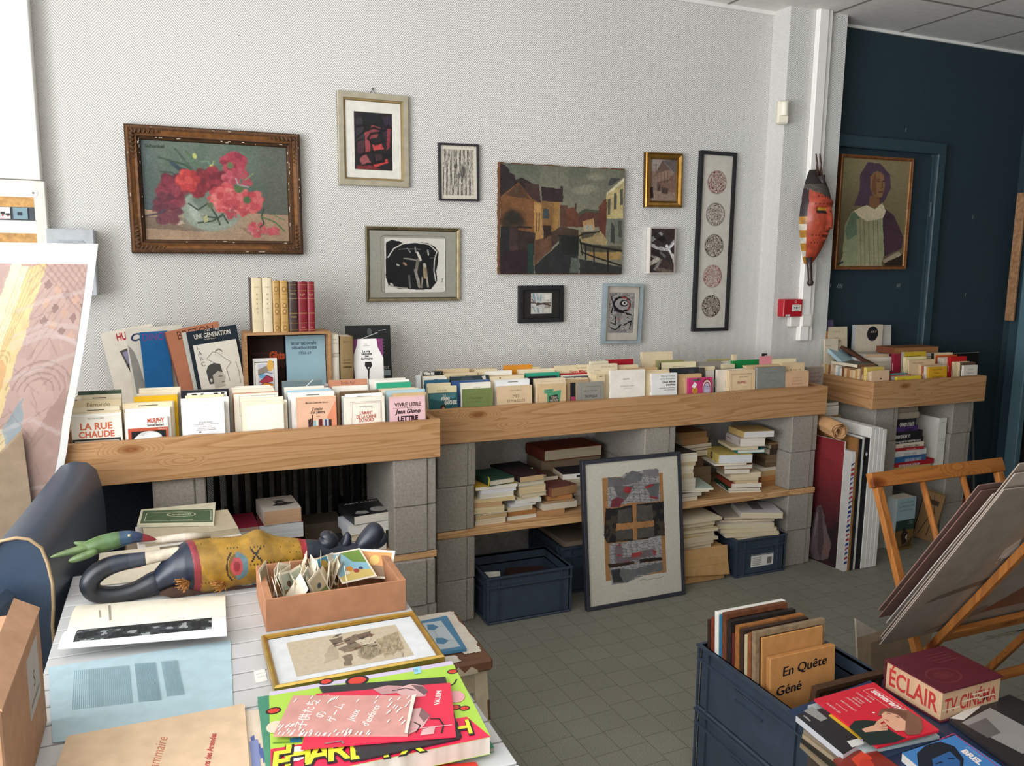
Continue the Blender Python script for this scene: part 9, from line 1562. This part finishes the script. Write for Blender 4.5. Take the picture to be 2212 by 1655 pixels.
XL, XR = 1.105, 1.715; CY, CZ = -1.542, .388; bd = Vector((0, .212, .503)).normalized(); fd = Vector((0, -.298, .471)).normalized()
t = thing('print_rack', 'folding beech print rack with crossed frames holding large sleeved prints', 'print rack', (XL, CY, 0))
def bar(p0, p1, w, d_, n, mat='beech_z', c='#ffffff', side=Vector((1, 0, 0))):
 p0, p1 = Vector(p0), Vector(p1); ax = (p1-p0).normalized(); sd = (side-ax*side.dot(ax)).normalized(); nn = ax.cross(sd); vs = []
 for p in (p0, p1):
  for a, b in ((-1, -1), (1, -1), (1, 1), (-1, 1)): vs.append(p+sd*(a*w/2)+nn*(b*d_/2))
 m = MB(); m.add(vs, [(3, 2, 1, 0), (4, 5, 6, 7)]+[(i, (i+1) % 4, 4+(i+1) % 4, 4+i) for i in range(4)], c); return bevel(m.build(n, mat, t), .003)
W_ = XR-XL; o = Vector((0, 0, CZ))
Lb, Lf = .565, .60
for x in (.015, W_-.015): bar(o+Vector((x, 0, 0))-bd*(CZ/bd.z-.015), o+Vector((x, 0, 0))+bd*(Lb-.025), .03, .022, 'back_stile')
for x in (.048, W_-.048): bar(o+Vector((x, 0, 0))-fd*(CZ/fd.z-.015), o+Vector((x, 0, 0))+fd*Lf, .028, .022, 'front_stile')
bar(o+bd*Lb+Vector((-.012, 0, 0)), o+bd*Lb+Vector((W_+.012, 0, 0)), .05, .026, 'top_rail', 'beech_x', side=bd)
bar(o+fd*Lf+Vector((.02, 0, 0)), o+fd*Lf+Vector((W_-.02, 0, 0)), .045, .024, 'top_rail', 'beech_x', side=fd)
bar(o+fd*.10+Vector((.063, 0, 0)), o+fd*.10+Vector((W_-.063, 0, 0)), .05, .02, 'cross_rail', 'beech_x', side=fd); bar(o-bd*.12+Vector((.03, 0, 0)), o-bd*.12+Vector((W_-.03, 0, 0)), .03, .02, 'cross_rail', 'beech_x', side=bd)
for f in (.36, .68): m = MB(); m.tube([o+Vector((W_*f, 0, 0))+bd*.06, o+Vector((W_*f, 0, 0))+bd*(Lb-.02)], .0105, 10, '#ffffff'); m.build('dowel', 'beech_z', t, smooth=True)
GPR = 'sleeved prints in the folding rack'; nf = Vector((0, fd.z, -fd.y))
def sheet(off, xl, ub, ut, wid, c, lab, skew=0.0, face=None, sleeve=False):
 p0 = Vector((xl, CY, CZ))+nf*off+fd*ub; H_ = ut-ub; tt = thing('sleeved_print', lab, 'print', p0, (0, 0, 0), GPR); U = Vector((1, 0, 0)); m = MB(); n = nf*.0025
 a, b, c2, d2 = Vector((0, 0, 0)), U*wid, U*(wid+skew)+fd*H_, U*skew+fd*H_; m.add([a, b, c2, d2, a+n, b+n, c2+n, d2+n], [(0, 1, 2, 3), (7, 6, 5, 4)]+[(i, 4+i, 4+(i+1) % 4, (i+1) % 4) for i in range(4)], c)
 if face: m.art(face, -nf*.0002, U, fd, wid, H_, normal=-nf)
 m.build('board', 'card', tt)
 if sleeve: m = MB(); e = -nf*.002; m.quad(a+e, b+e, c2+e, d2+e, '#ffffff'); m.build('clear_sleeve', 'clear_sleeve', tt)
 return tt
mk = [('p', [(.05, .28), (.35, .36), (.40, .42), (.1, .33)], '#6a5a50'), ('p', [(.28, .5), (.36, .56), (.30, .66), (.26, .6)], '#c9c0b8'), ('p', [(.2, .02), (.6, .1), (.5, .16)], '#7d6d62'), ('p', [(.5, .1), (.9, .5), (.95, .1)], '#7d4a34'), ('t', 'André Brun', .36, .52, .02, '#54483f', {'i': .3, 'rot': 6}), ('l', [(.05, .2), (.5, .95)], .002, '#8a7c70'), ('l', [(.55, .9), (.95, .7)], .01, '#b5aaa0')]
for k, (off, xl, ub, ut, c, lab) in enumerate(((.016, .905, .10, .80, '#978a7f', 'foremost sleeved grey-brown print board in the rack, with faint handwriting'), (.030, .925, .10, .84, '#a09388', 'second sleeved grey board from the front in the print rack'), (.044, .94, .09, .86, '#938579', 'third sleeved grey board from the front in the print rack'), (.066, .99, .09, .72, '#8f8790', 'grey-violet sheet behind the grey boards in the print rack'), (.078, .985, .10, .70, '#b5aca2', 'pale sheet with thin edge near the back of the print rack'), (.10, .97, .10, .69, '#755850', 'plum-brown sheet near the back of the print rack'), (.112, .965, .12, .70, '#7d625a', 'rearmost plum-brown sheet in the print rack'))): sheet(off, xl, ub, ut, .74, c, lab, -.05 if k < 3 else -.02, mk if k == 0 else None, k in (0, 3))
